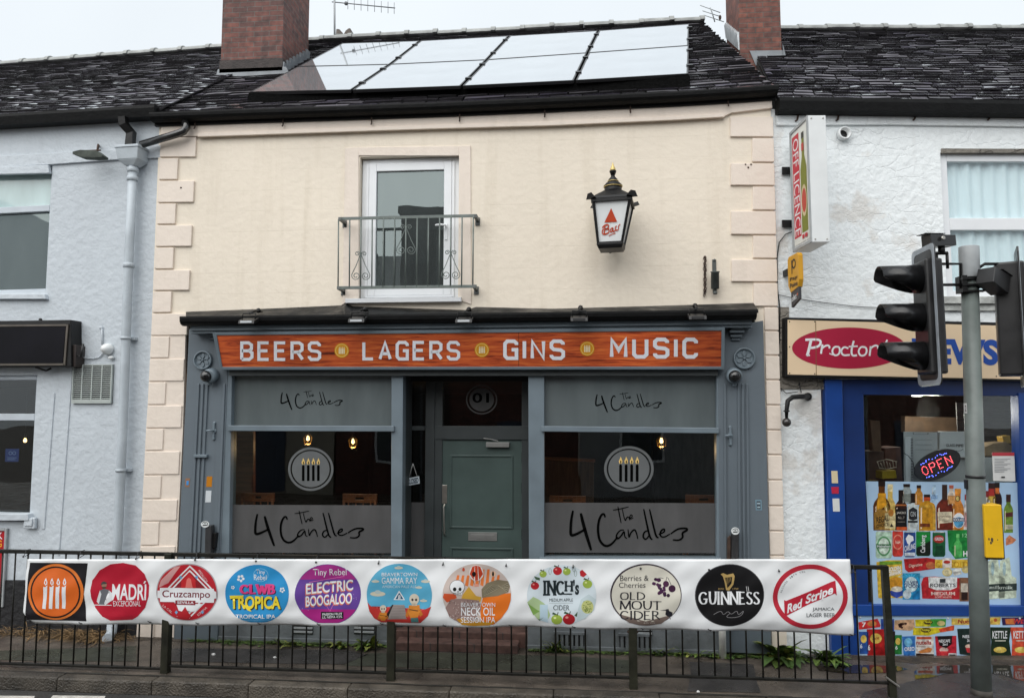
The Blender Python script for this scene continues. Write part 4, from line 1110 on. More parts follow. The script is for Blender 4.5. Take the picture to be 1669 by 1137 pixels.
# things seen inside the left window
t = thing('pendant_bulb', LFT.hit(41, 716, -1.2), 'lit bare bulb hanging inside the left shop window', 'pendant lamp', 'lit bulbs hanging indoors')
mb = MB(); p = LFT.hit(41, 716, -1.2); mb.lathe(p+V((0, 0, -.04)), (0, 0, 1), [(.0, 0), (.016, .008), (.022, .025), (.018, .04), (.010, .06)], 12); mb.build('bulb', bulb_m, t)
mb = MB(); mb.tube([p+V((0, 0, .03)), p+V((0, 0, .6))], .004, 6); mb.tube([p+V((0, 0, .03)), p+V((0, 0, .08))], .014, 8); mb.build('flex', blackpl, t)
t = thing('window_notice', LFT.hit(10, 744, -.3), 'small blue notice hanging inside the left shop window', 'notice')
mb = MB(); mb.pix(LFT, [(9, 731), (31, 731), (30, 752), (8, 752)], -.28, -.285); mb.build('sheet', ink(35, 60, 135), t)
a = Art(); a.ring(17, 738, 3, 3, 1, ink(130, 150, 200)); a.ring(23, 738, 3, 3, 1, ink(130, 150, 200)); a.rect(12, 745, 27, 746, ink(130, 150, 200)); a.rect(12, 748, 25, 749, ink(130, 150, 200)); a.build('print', on(LFT, -.279), t)
# ================================================================== RIGHT BUILDING
rh = thing('white_newsagent_building', RGT.P(1.5, 0, -.3), 'white flaking rendered building with royal blue shopfront at the right end', 'shop')
RU1 = 5.2
zt = RGT.hit(1450, 178).z
ww = RGT.rect(1538, 249, 1760, 486)
sw = RGT.rect(1345, 630, 1800, 1085)
mb = MB()
for a, b, c, d in ((0.0, ww[0], sw[3], zt), (ww[1], RU1, sw[3], zt), (ww[0], ww[1], sw[3], ww[2]), (ww[0], ww[1], ww[3], zt), (0, sw[0], -.1, sw[3]), (sw[1], RU1, -.1, sw[3])):
    mb.box(RGT, a, b, c, d, 0, -.30)
mb.build('wall', whitewash, rh)
mb = MB(); mb.box(RGT, 0, RU1, -.1, zt, -7.0, -7.2); mb.box(RGT, RU1-.2, RU1, -.1, zt, -.3, -7); mb.box(RGT, .02, .2, -.1, zt, -.31, -7); mb.box(RGT, .2, RU1-.2, 2.75, 2.85, -.31, -7); mb.box(RGT, .2, RU1-.2, 0, .1, -.31, -7)
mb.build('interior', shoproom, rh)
mb = MB(); mb.pix(RGT, [(1266, 188), (1700, 190), (1900, 192), (1900, 210), (1669, 206), (1450, 203), (1266, 204)], .03, -.01)
mb.build('string_course', whitewash, rh, bevel=.005)
mb = MB(); mb.pix(RGT, [(1267, 500), (1286, 500), (1286, 612), (1344, 614), (1344, 634), (1269, 634)], .012, -.02); mb.build('bare_render', oldstone, rh)
make_roof(rh, rgt_pt, 20, 35, slate, 16)
mb = MB()
GR = [RGT.hit(1263, 177.5, .02), RGT.hit(1669, 183.5, .02)]; GR = [GR[0], GR[1]+(GR[1]-GR[0])*.9]
mb.sweep(GR, [(0, .07), (.14, .07), (.145, .03), (.13, -.06), (.06, -.075), (0, -.07)], RGT.n)
mb.build('gutter', gutter_b, rh)
for x, y in ((1300, 194), (1366, 193), (1491, 192), (1612, 192)):
    p = RGT.hit(x, y, .02); mb = MB(); mb.tube([p+V((0, 0, .06)), p+V((0, -.02, .03)), p+V((-.01, -.02, -.02)), p+V((-.03, -.03, -.035))], .010, 6); mb.build('gutter_bracket', rust, rh)
# upper window with net curtain
mb = MB(); frame_ring(mb, RGT, ww, .085, -.03, -.10)
b = RGT.rect(1560, 354, 1669, 374); mb.box(RGT, ww[0]+.085, ww[1]-.085, b[2], b[3], -.028, -.10)
uw = mb.build('window', upvc, rh, bevel=.006)
pane = glass_mat('net_curtain_pane', 1.5, (.95, .97, .97, 1))
for z0, z1 in ((b[3]-.01, ww[3]-.075), (ww[2]+.075, b[2]+.01)):
    mb = MB(); mb.box(RGT, ww[0]+.075, ww[1]-.075, z0, z1, -.06, -.066); p = mb.build('pane', pane, rh); p.parent = uw
def curtain(u, v):
    x = lerp(ww[0]+.06, ww[1]-.06, u); z = lerp(ww[2]+.05, ww[3]-.05, v)
    o = -.105 + .013*math.sin(u*62+1.5*math.sin(v*2.2)) + .009*math.sin(u*23+2+v) 
    return RGT.P(x, z, o)
mb = MB(); mb.grid(curtain, 160, 10); mb.build('net_curtain', M('pale_blue_net', (.78, .89, .93, 1), .85, .04, 3), rh)
mb = MB(); q = RGT.rect(1534, 484, 1770, 496); mb.box(RGT, q[0], q[1], q[2], q[3], .06, -.04); mb.box(RGT, q[0]+.02, q[1]-.02, q[2]-.07, q[2], .03, -.01); mb.build('sill', M('dirty_white_stone', (.42, .43, .41, 1), .6, .35, 9, bump=.4), rh, bevel=.006)
mb = MB(); mb.pix(RGT, [(1535, 242), (1760, 243), (1760, 249), (1535, 249)], .02, -.05); mb.build('lintel_edge', oldstone, rh)
mb = MB(); c = RGT.hit(1373, 220, 0); mb.lathe(c, RGT.n, [(.068, 0), (.068, .07), (.052, .07), (.048, .0)], 20, 0); mb.lathe(c+RGT.n*.004, RGT.n, [(.05, 0), (.0, .002)], 20, 1)
mb.build('flue_outlet', [whiteenamel, blackpl], rh)
# blue shopfront
mb = MB()
mb.pix(RGT, [(1345, 618), (1373, 618), (1384, 1080), (1356, 1079)], .05, -.10)
mb.pix(RGT, [(1660, 640), (1720, 640), (1735, 1085), (1672, 1085)], .03, -.10)
mb.pix(RGT, [(1373, 985), (1760, 988), (1760, 1004), (1376, 1003)], .03, -.10)
mb.pix(RGT, [(1384, 1003), (1760, 1004), (1760, 1074), (1386, 1072)], .0, -.10)
sf = mb.build('shopfront_frame', bluepaint, rh, bevel=.006)
mb = MB()
mb.pix(RGT, [(1373, 618), (1407, 618), (1416, 990), (1383, 990)], .012, -.12)
mb.pix(RGT, [(1405, 618), (1760, 622), (1760, 646), (1405, 643)], .012, -.12)
k = mb.build('inner_frame', bluedark, rh, bevel=.006); k.parent = sf
mb = MB(); mb.pix(RGT, [(1402, 640), (1670, 640), (1674, 990), (1410, 990)], -.03, -.036); win = mb.build('shop_window', glass_side, rh)
mb = MB(); mb.pix(RGT, [(1350, 1071), (1850, 1074), (1850, 1088), (1350, 1086)], .02, -.12); mb.build('brick_plinth', stepbrick, rh, bevel=.005)
# chimney on the right party wall
ch, CPR, cp, ca, cb, cyb, czb = stack(rh, RGTR, 1238, 92, 1204, 1272, 82, 1184, redbrick, 9.6, True)
mb = MB()
A1 = [CPR.hit(x, y, .012) for x, y in ((1222, 83), (1277, 82), (1278, 108), (1232, 107))]
mb.prism(A1, [p+V((0, .02, 0)) for p in A1])
A2 = [CPR.hit(x, y, .03) for x, y in ((1276, 72), (1281, 92), (1304, 107), (1278, 109))]
mb.prism(A2, [p+V((0, .02, 0)) for p in A2])
k = mb.build('lead_apron', leadgrey, rh); k.parent = ch
stepped(rh, ch, ca-.002, cp.y, cyb, plane_z(PUBR, ca), -1, brightlead, 9)
# gas-lamp bracket on the white pier
t = thing('wall_lamp_bracket', RGT.hit(1300, 660, 0), 'old black swan-neck wall lamp with round bulb on the white pier', 'wall lamp')
mb = MB(); mb.tube([RGT.hit(1316, 646, .02), RGT.hit(1306, 646, .12), RGT.hit(1292, 647, .18), RGT.hit(1284, 653, .20), RGT.hit(1282, 668, .20), RGT.hit(1282, 682, .20)], [.03, .026, .024, .024, .02, .014], 10)
mb.lathe(RGT.hit(1316, 646, 0), RGT.n, [(.04, 0), (.04, .02), (.02, .03)], 12); mb.lathe(RGT.hit(1282, 671, .20), (0, 0, 1), [(.02, 0), (.032, .004), (.032, .012), (.02, .016)], 10)
mb.build('arm', blackmt, t)
mb = MB(); mb.ball(RGT.hit(1282, 688, .20), .045, 14); mb.build('bulb', M('dark_smoked_glass', (.035, .03, .028, 1), .15, .2, spec=.7), t)
mb = MB(); mb.tube([RGT.hit(1302, 622, .02), RGT.hit(1306, 640, .03)], .005, 6); mb.tube([RGT.hit(1272, 632, .02), RGT.hit(1282, 641, .03), RGT.hit(1300, 638, .03)], .005, 6); mb.build('cable', blackpl, t)
# thin cable across the white wall
t = thing('wall_cable', RGT.hit(1290, 490, 0), 'thin dark cable sagging across the white wall above the shop sign', 'cable')
mb = MB(); mb.tube([RGT.hit(x, y, .02) for x, y in ((1267, 480), (1300, 487), (1350, 494), (1400, 500), (1480, 503), (1560, 507))], .004, 6)
mb.build('cable', blackpl, t)
t = thing('wall_cable', RGT.hit(1270, 420, 0), 'dark cable running down the joint of cream quoins and white wall', 'cable')
mb = MB(); mb.tube([RGT.hit(x, y, .02) for x, y in ((1293, 377), (1280, 382), (1270, 395), (1266.5, 420), (1267, 470), (1271, 500), (1270, 560))], .006, 6)
mb.build('cable', blackpl, t)
# ---- projecting light-box sign
t = thing('projecting_sign', RGT.hit(1305, 300, 0), 'tall white light-box sign projecting from the white wall, bottle pictured on its side', 'sign')
n0 = RGT.hit(1317, 187, .60); n1 = RGT.hit(1346, 189, .60); nb0 = RGT.hit(1318, 394, .60); nb1 = RGT.hit(1347, 395, .60)
uu0, uu1 = (n0-RGT.o).dot(RGT.u), (n1-RGT.o).dot(RGT.u); z1, z0 = (n0.z+n1.z)/2, (nb0.z+nb1.z)/2
mb = MB(); mb.box(RGT, uu0, uu1, z0, z1, .13, .60); case = mb.build('case', whiteenamel, t, bevel=.006)
mb = MB()
SIDE = Plane(RGT.P(uu0, z0, .13), -RGT.u, RGT.n)
def sbox(mb, a0, a1, za, zb, o0, o1, m=0):
    """on the sign's left side: a = distance from the wall"""
    p = [RGT.P(uu0-o0, za, a0), RGT.P(uu0-o0, za, a1), RGT.P(uu0-o0, zb, a1), RGT.P(uu0-o0, zb, a0)]
    q = [RGT.P(uu0-o1, za, a0), RGT.P(uu0-o1, za, a1), RGT.P(uu0-o1, zb, a1), RGT.P(uu0-o1, zb, a0)]
    mb.prism(p, q, m)
for a, b, c, d in ((.13, .16, z0, z1), (.57, .60, z0, z1), (.16, .57, z0, z0+.03), (.16, .57, z1-.03, z1)): sbox(mb, a, b, c, d, .012, .0)
mb.build('side_frame', galv, t, bevel=.002)
a = Art()                                          # drawn in metres: x = distance from wall, y = height
def sidefn(x, y, h): return RGT.P(uu0-.004-h, y, x)
H = z1-z0
a.rect(.17, z0+.05, .56, z1-.05, ink(226, 228, 222))
a.rect(.185, z0+.12, .36, z1-.08, ink(196, 40, 58))
vs, fs = text2d('OFF LICENCE', .0)
a.mesh([(.345-q*.14, z1-.12-p*(H-.26)) for p, q in vs], fs, white_i)
bx = .46
a.poly([(bx-.075, z0+.14), (bx-.075, z0+.62*H), (bx-.03, z0+.72*H), (bx-.028, z0+.86*H), (bx+.028, z0+.86*H), (bx+.03, z0+.72*H), (bx+.075, z0+.62*H), (bx+.075, z0+.14)], ink(122, 128, 30))
a.rect(bx-.03, z0+.86*H, bx+.03, z0+.91*H, ink(45, 45, 40)); a.disc(bx, z0+.36*H, .07, ink(206, 190, 150), .16); a.disc(bx, z0+.36*H, .055, ink(190, 60, 40), .12)
a.rect(bx-.029, z0+.76*H, bx+.029, z0+.82*H, ink(190, 60, 50)); a.rect(bx-.07, z0+.08, bx-.02, z0+.12, ink(196, 40, 58)); a.rect(bx+.0, z0+.08, bx+.06, z0+.12, ink(196, 40, 58))
a.build('sign_face', sidefn, t, step=.0008)
mb = MB()
for y in (279, 365):
    p = RGT.hit(1283, y, .02); z = p.z; ub = uu0+.05
    mb.box(RGT, ub-.10, ub+.12, z-.03, z+.03, .0, .02); mb.box(RGT, ub-.02, ub+.02, z-.025, z+.025, .02, .14)
    q = RGT.rect(1274, y-6, 1293, y+6, .02); mb.box(RGT, q[0], q[1], q[2], q[3], .021, .04)
mb.build('bracket', blackmt, t, bevel=.003)
mb = MB()
for u in (uu0+.03, uu1-.03):
    for z in (z0+.03, z1-.03): mb.lathe(RGT.P(u, z, .60), RGT.n, [(.008, 0), (.008, .004), (0, .006)], 8)
mb.build('screw', steel, t)
# ---- yellow bill-payment sign with its dark tail plate
t = thing('payment_sign', RGT.hit(1288, 445, 0), 'yellow six-sided bill-payment sign with dark parcel plate below the light box', 'sign')
p0 = RGT.uz(1300, 440, .40); u_s = p0[0]
zz = lambda y, o: RGT.hit(1300, y, o).z
mb = MB()
zt_, zb_ = zz(413, .40), zz(472, .40)
out = [(.14, zt_-.02), (.17, zt_+.01), (.40, zt_+.01), (.43, zt_-.02), (.43, zb_+.10), (.40, zb_+.03), (.20, zb_), (.14, zb_+.08)]
mb.prism([RGT.P(u_s-.0, z, o) for o, z in out], [RGT.P(u_s+.045, z, o) for o, z in out])
mb.build('board', ink(214, 158, 40), t, bevel=.004)
a = Art(); fn = lambda x, y, h: RGT.P(u_s-.002-h, y, x)
a.ring(.31, zt_-.085, .05, .05, .018, black_i, 24, 0, 360); a.rect(.25, zt_-.18, .268, zt_-.04, black_i)
for st, za, zb in (('Pay', zt_-.21, zt_-.255), ('Point', zt_-.27, zt_-.315)):
    vs, fs = text2d(st, .02); a.mesh([(.20+p*.20, za+(zb-za)*q) for p, q in vs], fs, black_i)
a.build('print', fn, t)
mb = MB(); c0, c1 = zz(472, .38), zz(497, .38)
mb.prism([RGT.P(u_s+.005, z, o) for o, z in ((.20, c0), (.40, c0+.04), (.40, c1+.06), (.20, c1))], [RGT.P(u_s+.03, z, o) for o, z in ((.20, c0), (.40, c0+.04), (.40, c1+.06), (.20, c1))])
mb.build('tail_plate', ink(62, 62, 66), t)
a = Art(); vs, fs = text2d('collect', .02); zc = (c0+c1)/2; a.mesh([(.215+p*.13, zc+.035-q*.06+p*.02) for p, q in vs], fs, white_i); vs, fs = text2d('+', .03); a.mesh([(.355+p*.03, zc+.05-q*.03) for p, q in vs], fs, ink(230, 110, 60))
a.build('print', lambda x, y, h: RGT.P(u_s+.003-h, y, x), t)
mb = MB(); mb.box(RGT, u_s-.0, u_s+.04, zt_-.16, zt_-.10, .0, .14); mb.build('bracket', blackmt, t)
# ---- newsagent fascia sign
t = thing('fascia_sign', RGT.hit(1450, 565, 0), 'cream shop sign with white script in a crimson oval and blue block capitals', 'sign')
mb = MB(); mb.pix(RGT, [(1280.5, 517), (1700, 527), (1900, 531), (1900, 628), (1700, 622), (1281, 614)], .12, .0); mb.build('frame', blackmt, t, bevel=.004)
mb = MB(); mb.pix(RGT, [(1284, 521), (1628, 530.5), (1900, 537), (1900, 623), (1628, 617), (1284, 610)], .128, .115); mb.build('board', M('cream_sign_board', (.78, .60, .40, 1), .4, .05, 2), t)
a = Art(); a.disc(1384, 567, 93, ink(168, 26, 60), 33.5, 64)
a.frame(1180, 380, 3.413)
SC = [([(484, 596), (474, 640), (463, 680)], 15), ([(452, 592), (500, 590), (532, 592), (540, 608), (528, 628), (500, 636), (476, 638)], 13),
      ([(548, 618), (542, 650), (540, 670)], 11), ([(545, 642), (558, 628), (578, 622), (588, 630), (586, 640)], 10),
      ([(640, 632), (614, 630), (600, 655), (612, 680), (638, 676), (646, 650), (640, 632)], 10), ([(692, 640), (668, 630), (650, 652), (660, 680), (700, 676)], 10),
      ([(722, 598), (708, 650), (712, 682), (740, 678)], 11), ([(694, 630), (744, 628)], 8), ([(788, 634), (762, 630), (746, 655), (758, 682), (786, 678), (796, 652), (788, 634)], 10),
      ([(816, 628), (810, 682)], 10), ([(812, 646), (826, 630), (846, 622), (858, 630), (856, 642)], 10), ([(908, 592), (898, 616)], 10), ([(942, 626), (918, 632), (918, 650), (936, 662), (930, 682), (900, 680)], 9),
      ([(460, 680), (478, 678)], 8), ([(586, 668), (606, 676)], 6), ([(640, 660), (656, 656)], 6)]
for pts, w in SC: a.stroke(pts, w, white_i, 2, lay=2)
a.frame(0, 0, 1); a.text('NEWS', 1486, 552, 1627, 594, ink(28, 74, 160), .045, space=1.0, skew=.018)
a.poly([(1329, 523), (1330, 523), (1331, 611), (1330, 611)], ink(120, 90, 60), 3)
for x, y in ((1287, 524), (1287, 565), (1287, 608), (1328, 524), (1328, 609), (1624, 533), (1624, 613)): a.disc(x, y, 1.1, black_i, n=8, lay=3)
a.build('lettering', on(RGT, .129), t)
# ---- stickers on the blue frame
for lab, pts, m in (('cream sticker on blue door post, topmost of three', [(1355, 767), (1365, 767), (1366, 787), (1356, 787)], ink(222, 206, 170)), ('red and white sticker on blue door post, middle of three', [(1355, 793), (1367, 793), (1367, 804), (1356, 804)], ink(190, 40, 70)), ('white sticker on blue door post, lowest of three', [(1357, 812), (1368, 812), (1369, 833), (1358, 833)], ink(220, 222, 220))):
    mb = MB(); mb.pix(RGT, pts, .054, .050); o = mb.build('sticker', m, loc=RGT.hit(*pts[0])); tag(o, lab, 'sticker', 'stickers on the blue door post')
# ================================================================== THINGS ON THE PUB FRONT
# ---- tilted fascia sign
t = thing('fascia_sign', PUB.hit(765, 570, .1), 'long red wood-grain sign with white capitals and candle emblems across the grey shopfront', 'sign')
TL, TR = PUB.hit(346, 542, .27), PUB.hit(1181.5, 533.6, .27)
BL, BR = PUB.hit(359, 602.5, .16), PUB.hit(1181, 601.5, .16)
nrm = (TR-TL).cross(BL-TL).normalized()
if nrm.y > 0: nrm = -nrm
SGN = Plane((TL+BR)/2, nrm, (1, 0, 0))
mb = MB(); back = -.03
q = [(346, 542), (1181.5, 533.6), (1181, 601.8), (359, 602.5)]
mb.pix(SGN, q, 0, -.05)
bb = [SGN.hit(x, y, -.05) for x, y in q]
mb.prism(bb, [V((p.x, -.10, p.z)) for p in bb])                     # wedge box behind the board
mb.build('backing', shopgrey_l, t, bevel=.003)
mb = MB()
for pts in ([(346, 542), (1181.5, 533.6), (1176, 538.6), (353, 546.2)], [(362, 597.8), (1175.5, 597.4), (1181, 601.8), (359, 602.5)], [(346, 542), (353, 546.2), (362, 597.8), (359, 602.5)], [(1181.5, 533.6), (1181, 601.8), (1175.5, 597.4), (1176, 538.6)]):
    mb.pix(SGN, pts, .016, .0)
mb.build('frame', shopgrey_l, t, bevel=.003)
def wood_sign():
    m, tt, b, N, L = nodes('red_woodgrain_print')
    tc = N('ShaderNodeTexCoord'); mp = N('ShaderNodeMapping'); mp.inputs['Scale'].default_value = (1.0, 9, 14); L(tc.outputs['Object'], mp.inputs[0])
    n1 = N('ShaderNodeTexNoise'); n1.inputs['Scale'].default_value = 2.4; n1.inputs['Detail'].default_value = 8; n1.inputs['Roughness'].default_value = .68; n1.inputs['Distortion'].default_value = .6; L(mp.outputs[0], n1.inputs['Vector'])
    r = N('ShaderNodeValToRGB'); e = r.color_ramp.elements
    e[0].position = .30; e[0].color = (.045, .009, .006, 1); e[1].position = .72; e[1].color = (.74, .22, .055, 1)
    k = e.new(.45); k.color = (.42, .065, .02, 1); k = e.new(.58); k.color = (.60, .12, .03, 1)
    L(n1.outputs[0], r.inputs[0])
    n2 = N('ShaderNodeTexNoise'); n2.inputs['Scale'].default_value = .9; L(tc.outputs['Object'], n2.inputs['Vector'])
    mr = N('ShaderNodeMapRange'); mr.inputs[1].default_value = .3; mr.inputs[2].default_value = .7; mr.inputs[3].default_value = .7; mr.inputs[4].default_value = 1.25; L(n2.outputs[0], mr.inputs[0])
    mu = N('ShaderNodeMix'); mu.data_type = 'RGBA'; mu.blend_type = 'MULTIPLY'; mu.inputs[0].default_value = 1; L(r.outputs[0], mu.inputs[6]); L(mr.outputs[0], mu.inputs[7])
    L(mu.outputs[2], b.inputs['Base Color']); b.inputs['Roughness'].default_value = .38
    return m
mb = MB(); mb.pix(SGN, [(353, 546), (1176, 538.4), (1175.5, 597.6), (362, 598)], .006, -.004); mb.build('board', wood_sign(), t)
# square-shouldered capitals drawn as heavy strokes
def caps(ch, r=.16):
    c = r
    D = {'B': [[(0, 1), (0, 0), (.6, 0), (.85, .12), (.85, .36), (.62, .48), (0, .48)], [(.62, .48), (.9, .60), (.9, .86), (.66, 1), (0, 1)]],
         'E': [[(.85, 0), (0, 0), (0, 1), (.85, 1)], [(0, .48), (.75, .48)]],
         'R': [[(0, 1), (0, 0), (.62, 0), (.88, .12), (.88, .42), (.62, .56), (0, .56)], [(.48, .56), (.92, 1)]],
         'S': [[(.88, .20), (.88, .12), (.70, 0), (.18, 0), (0, .12), (0, .36), (.18, .48), (.70, .52), (.9, .62), (.9, .88), (.72, 1), (.16, 1), (0, .88), (0, .80)]],
         'L': [[(0, 0), (0, 1), (.8, 1)]], 'A': [[(0, 1), (.45, 0), (.9, 1)], [(.18, .68), (.72, .68)]],
         'G': [[(.88, .22), (.88, .12), (.70, 0), (.18, 0), (0, .14), (0, .86), (.18, 1), (.88, 1), (.88, .50), (.50, .50)]],
         'I': [[(0, 0), (0, 1)]], 'N': [[(0, 1), (0, 0), (.85, 1), (.85, 0)]], 'M': [[(0, 1), (0, 0), (.5, .62), (1.0, 0), (1.0, 1)]],
         'U': [[(0, 0), (0, .86), (.18, 1), (.72, 1), (.9, .86), (.9, 0)]], 'C': [[(.85, .22), (.85, .12), (.68, 0), (.18, 0), (0, .14), (0, .86), (.18, 1), (.68, 1), (.85, .88), (.85, .78)]]}
    return D[ch]
def ribbon(pts, w, asp):
    """polyline to a mitred band; asp = height/width so strokes keep an even weight"""
    n = len(pts); P = [V((x, y*asp, 0)) for x, y in pts]; L, Rr = [], []
    for i, p in enumerate(P):
        d0 = (P[i]-P[i-1]).normalized() if i else None; d1 = (P[i+1]-P[i]).normalized() if i < n-1 else None
        if d0 is None: d0 = d1
        if d1 is None: d1 = d0
        n0 = V((-d0.y, d0.x, 0)); n1 = V((-d1.y, d1.x, 0)); m = (n0+n1)
        m = m/max(m.length_squared/2, .35) if m.length > 1e-4 else n0
        q = p.copy()
        if i == 0 : q = q-d1*0
        L.append(q+m*w/2); Rr.append(q-m*w/2)
    vs = [(v.x, v.y/asp) for v in L+Rr]
    return vs, [[i, i+1, n+i+1, n+i] for i in range(n-1)]
def word(art, s, x0, y0, x1, y1, mat, wt=.27, gap=.60, skew=0, rnd=0, lay=2):
    h = y1-y0; wid = []
    for ch in s: wid.append(max(p[0] for st in caps(ch) for p in st))
    tot = sum(wid)+gap*(len(s)-1); sc = (x1-x0-0)/tot; asp = h/sc
    x = x0
    for ch, wd in zip(s, wid):
        for st in caps(ch):
            st = [(p[0], p[1]) for p in st]
            if rnd: st = smooth(st, rnd)
            ins = wt/2
            st = [(px*(1), ins/asp+py*(1-2*ins/asp)) for px, py in st]
            vs, fs = ribbon(st, wt, asp)
            # square ends
            art.mesh([(x+vx*sc, y0+vy*h+skew*((x+vx*sc)-(x0+x1)/2)) for vx, vy in vs], fs, mat, lay)
        x += (wd+gap)*sc
def word_w(art, s, x0, y0, x1, y1, mat, **k):
    # terminals of horizontal and vertical strokes reach the box edges
    word(art, s, x0+3, y0, x1-3, y1, mat, **k)
letter = ink(236, 238, 244)
for wd_ in (('BEERS', 391, 556, 524, 588), ('LAGERS', 590, 555.3, 750.5, 587.3), ('GINS', 820, 553, 921, 586.5), ('MUSIC', 994, 550, 1137.5, 584.3)):
    a = Art(); word_w(a, *wd_, letter); a.build('word_lettering', on(SGN, .0075), t)
for x, y in ((557, 571), (785.5, 570), (957, 568)):
    a = Art(); a.disc(x, y, 12, ink(214, 150, 32), lay=1); a.ring(x, y, 10.4, 10.4, .9, ink(240, 206, 120), lay=2)
    for i in range(4): a.rect(x-4.9+i*2.6, y-3.2, x-3.0+i*2.6, y+5.5, ink(238, 226, 190), 2); a.disc(x-3.95+i*2.6, y-4.6, .7, ink(238, 226, 190), 1.2, 8, lay=2)
    a.build('emblem', on(SGN, .0075), t)
a = Art(); a.poly([(845, 541.5), (845.6, 541.5), (845.6, 597.5), (845, 597.5)], ink(70, 24, 14)); a.build('board_joint', on(SGN, .0066), t)
# ---- canopy floodlights
for i, (x, y, lab, lit) in enumerate(((405, 523, 'above the first word', 1), (583, 521, 'left end of the upstairs sill', 1), (757, 521.5, 'right end of the upstairs sill', 1), (944, 519, 'above the third word', 0), (1136, 516, 'above the last word', 0))):
    p = PUB.hit(x, y, .46)
    t = thing('canopy_floodlight', p, 'small black floodlight clipped to the canopy gutter, ' + lab, 'floodlight', 'floodlights along the canopy')
    mb = MB(); 
    mb.prism([p+V((sx*.085, sy, z)) for sx, sy, z in ((-1, -.05, .0), (1, -.05, .0), (1, .06, .04), (-1, .06, .04))], [p+V((sx*.085, sy, z)) for sx, sy, z in ((-1, -.06, -.035), (1, -.06, -.035), (1, .05, -.0), (-1, .05, -.0))])
    mb.build('lamp_head', blackpl, t, bevel=.004)
    mb = MB(); mb.tube([p+V((-.07, 0, .02)), p+V((-.07, .02, .08)), p+V((.07, .02, .08)), p+V((.07, 0, .02))], .007, 6); mb.tube([p+V((0, .02, .08)), p+V((.01, .12, .12)), p+V((.03, .25, .13))], .012, 6)
    mb.ball(p+V((.015, .2, .135)), .028, 8)
    mb.build('bracket', blackmt, t)
    mb = MB(); mb.prism([p+V((sx*.06, -.063, z)) for sx, z in ((-1, -.026), (1, -.026), (1, -.004), (-1, -.004))], [p+V((sx*.06, -.055, z)) for sx, z in ((-1, -.026), (1, -.026), (1, -.004), (-1, -.004))])
    mb.build('lens', M('pale_lens_glass', (.55, .58, .6, 1), .08, .05, spec=1.0) if lit else blackpl, t)  # pale colour stands in for a bright spot of light in three lenses
# ---- dome cameras below the rosettes
for x, y, lab in ((343, 610, 'left'), (1194.5, 610, 'right')):
    p = PUB.hit(x, y, .07)
    t = thing('security_camera', p, 'black-eyed round security camera under the %s-hand rosette of the shopfront' % lab, 'camera', 'cameras on the shopfront')
    ax = V((.0, -1, -.25)).normalized()
    mb = MB(); mb.lathe(p+V((.03 if lab == 'left' else 0, 0, 0)), ax, [(.070, 0), (.078, .03), (.078, .085), (.068, .10), (.05, .102)], 20); mb.lathe(p+V((.01, -.03, -.085)), (0, 0, -1), [(.02, 0), (.022, .03), (0, .04)], 10)
    mb.build('housing', shopgrey_l, t)
    q = p+V((.0, -.08, -.02))
    mb = MB(); mb.lathe(q, ax, [(.062, 0), (.064, .02), (.052, .045), (.03, .062), (0, .068)], 18); mb.build('dome', M('black_dome_glass', (.008, .008, .009, 1), .06, .1, spec=.8), t)
# ---- ash bins with round stickers
for x, y, y1, lab, wd in ((338, 857, 1000, 'left', 8.5), (1198, 866, 1010, 'right', 9)):
    p = PUB.hit(x, 905, .075)
    t = thing('ash_bin', p, 'slim dark wall-mounted ash bin with round white sticker on the %s pilaster' % lab, 'ash bin', 'ash bins on the pilasters')
    mb = MB(); mb.pix(PUB, [(x-wd*.45, y), (x+wd*.75, y-1), (x+wd*.45, y1), (x-wd*.85, y1)], .15, .07); mb.build('body', M('dark_grey_bin_metal', (.035, .035, .037, 1), .4, .3, 8), t, bevel=.008)
    if lab == 'left':
        mb = MB(); mb.pix(PUB, [(347, 868), (353, 868), (350, 893), (344, 893)], .12, .07); mb.build('stub_tray', blackmt, t, bevel=.004)
    else:
        mb = MB(); mb.pix(PUB, [(1186, 876), (1191, 872), (1191, 1008), (1184, 1008)], .10, .07); mb.build('lock_rail', rust, t, bevel=.004)
    a = Art(); cx, cy = (334, 854) if lab == 'left' else (1198.5, 865)
    a.disc(cx, cy, 6.6, ink(226, 230, 230), 6.0 if lab == 'right' else 5.2, 24); a.ring(cx, cy, 5, 4.6, .9, black_i, 20, 200, 380); a.rect(cx-3.6, cy+.6, cx+3.6, cy+2.2, black_i); a.rect(cx-1.5, cy-2.5, cx+1.5, cy-1, ink(120, 124, 124))
    mbk = MB(); mbk.pix(PUB, circ(cx, cy, 6.6, 6.0 if lab == 'right' else 5.2, 24), .158, .15); mbk.build('sticker_disc', paper, t)
    a.build('sticker_print', on(PUB, .159), t)
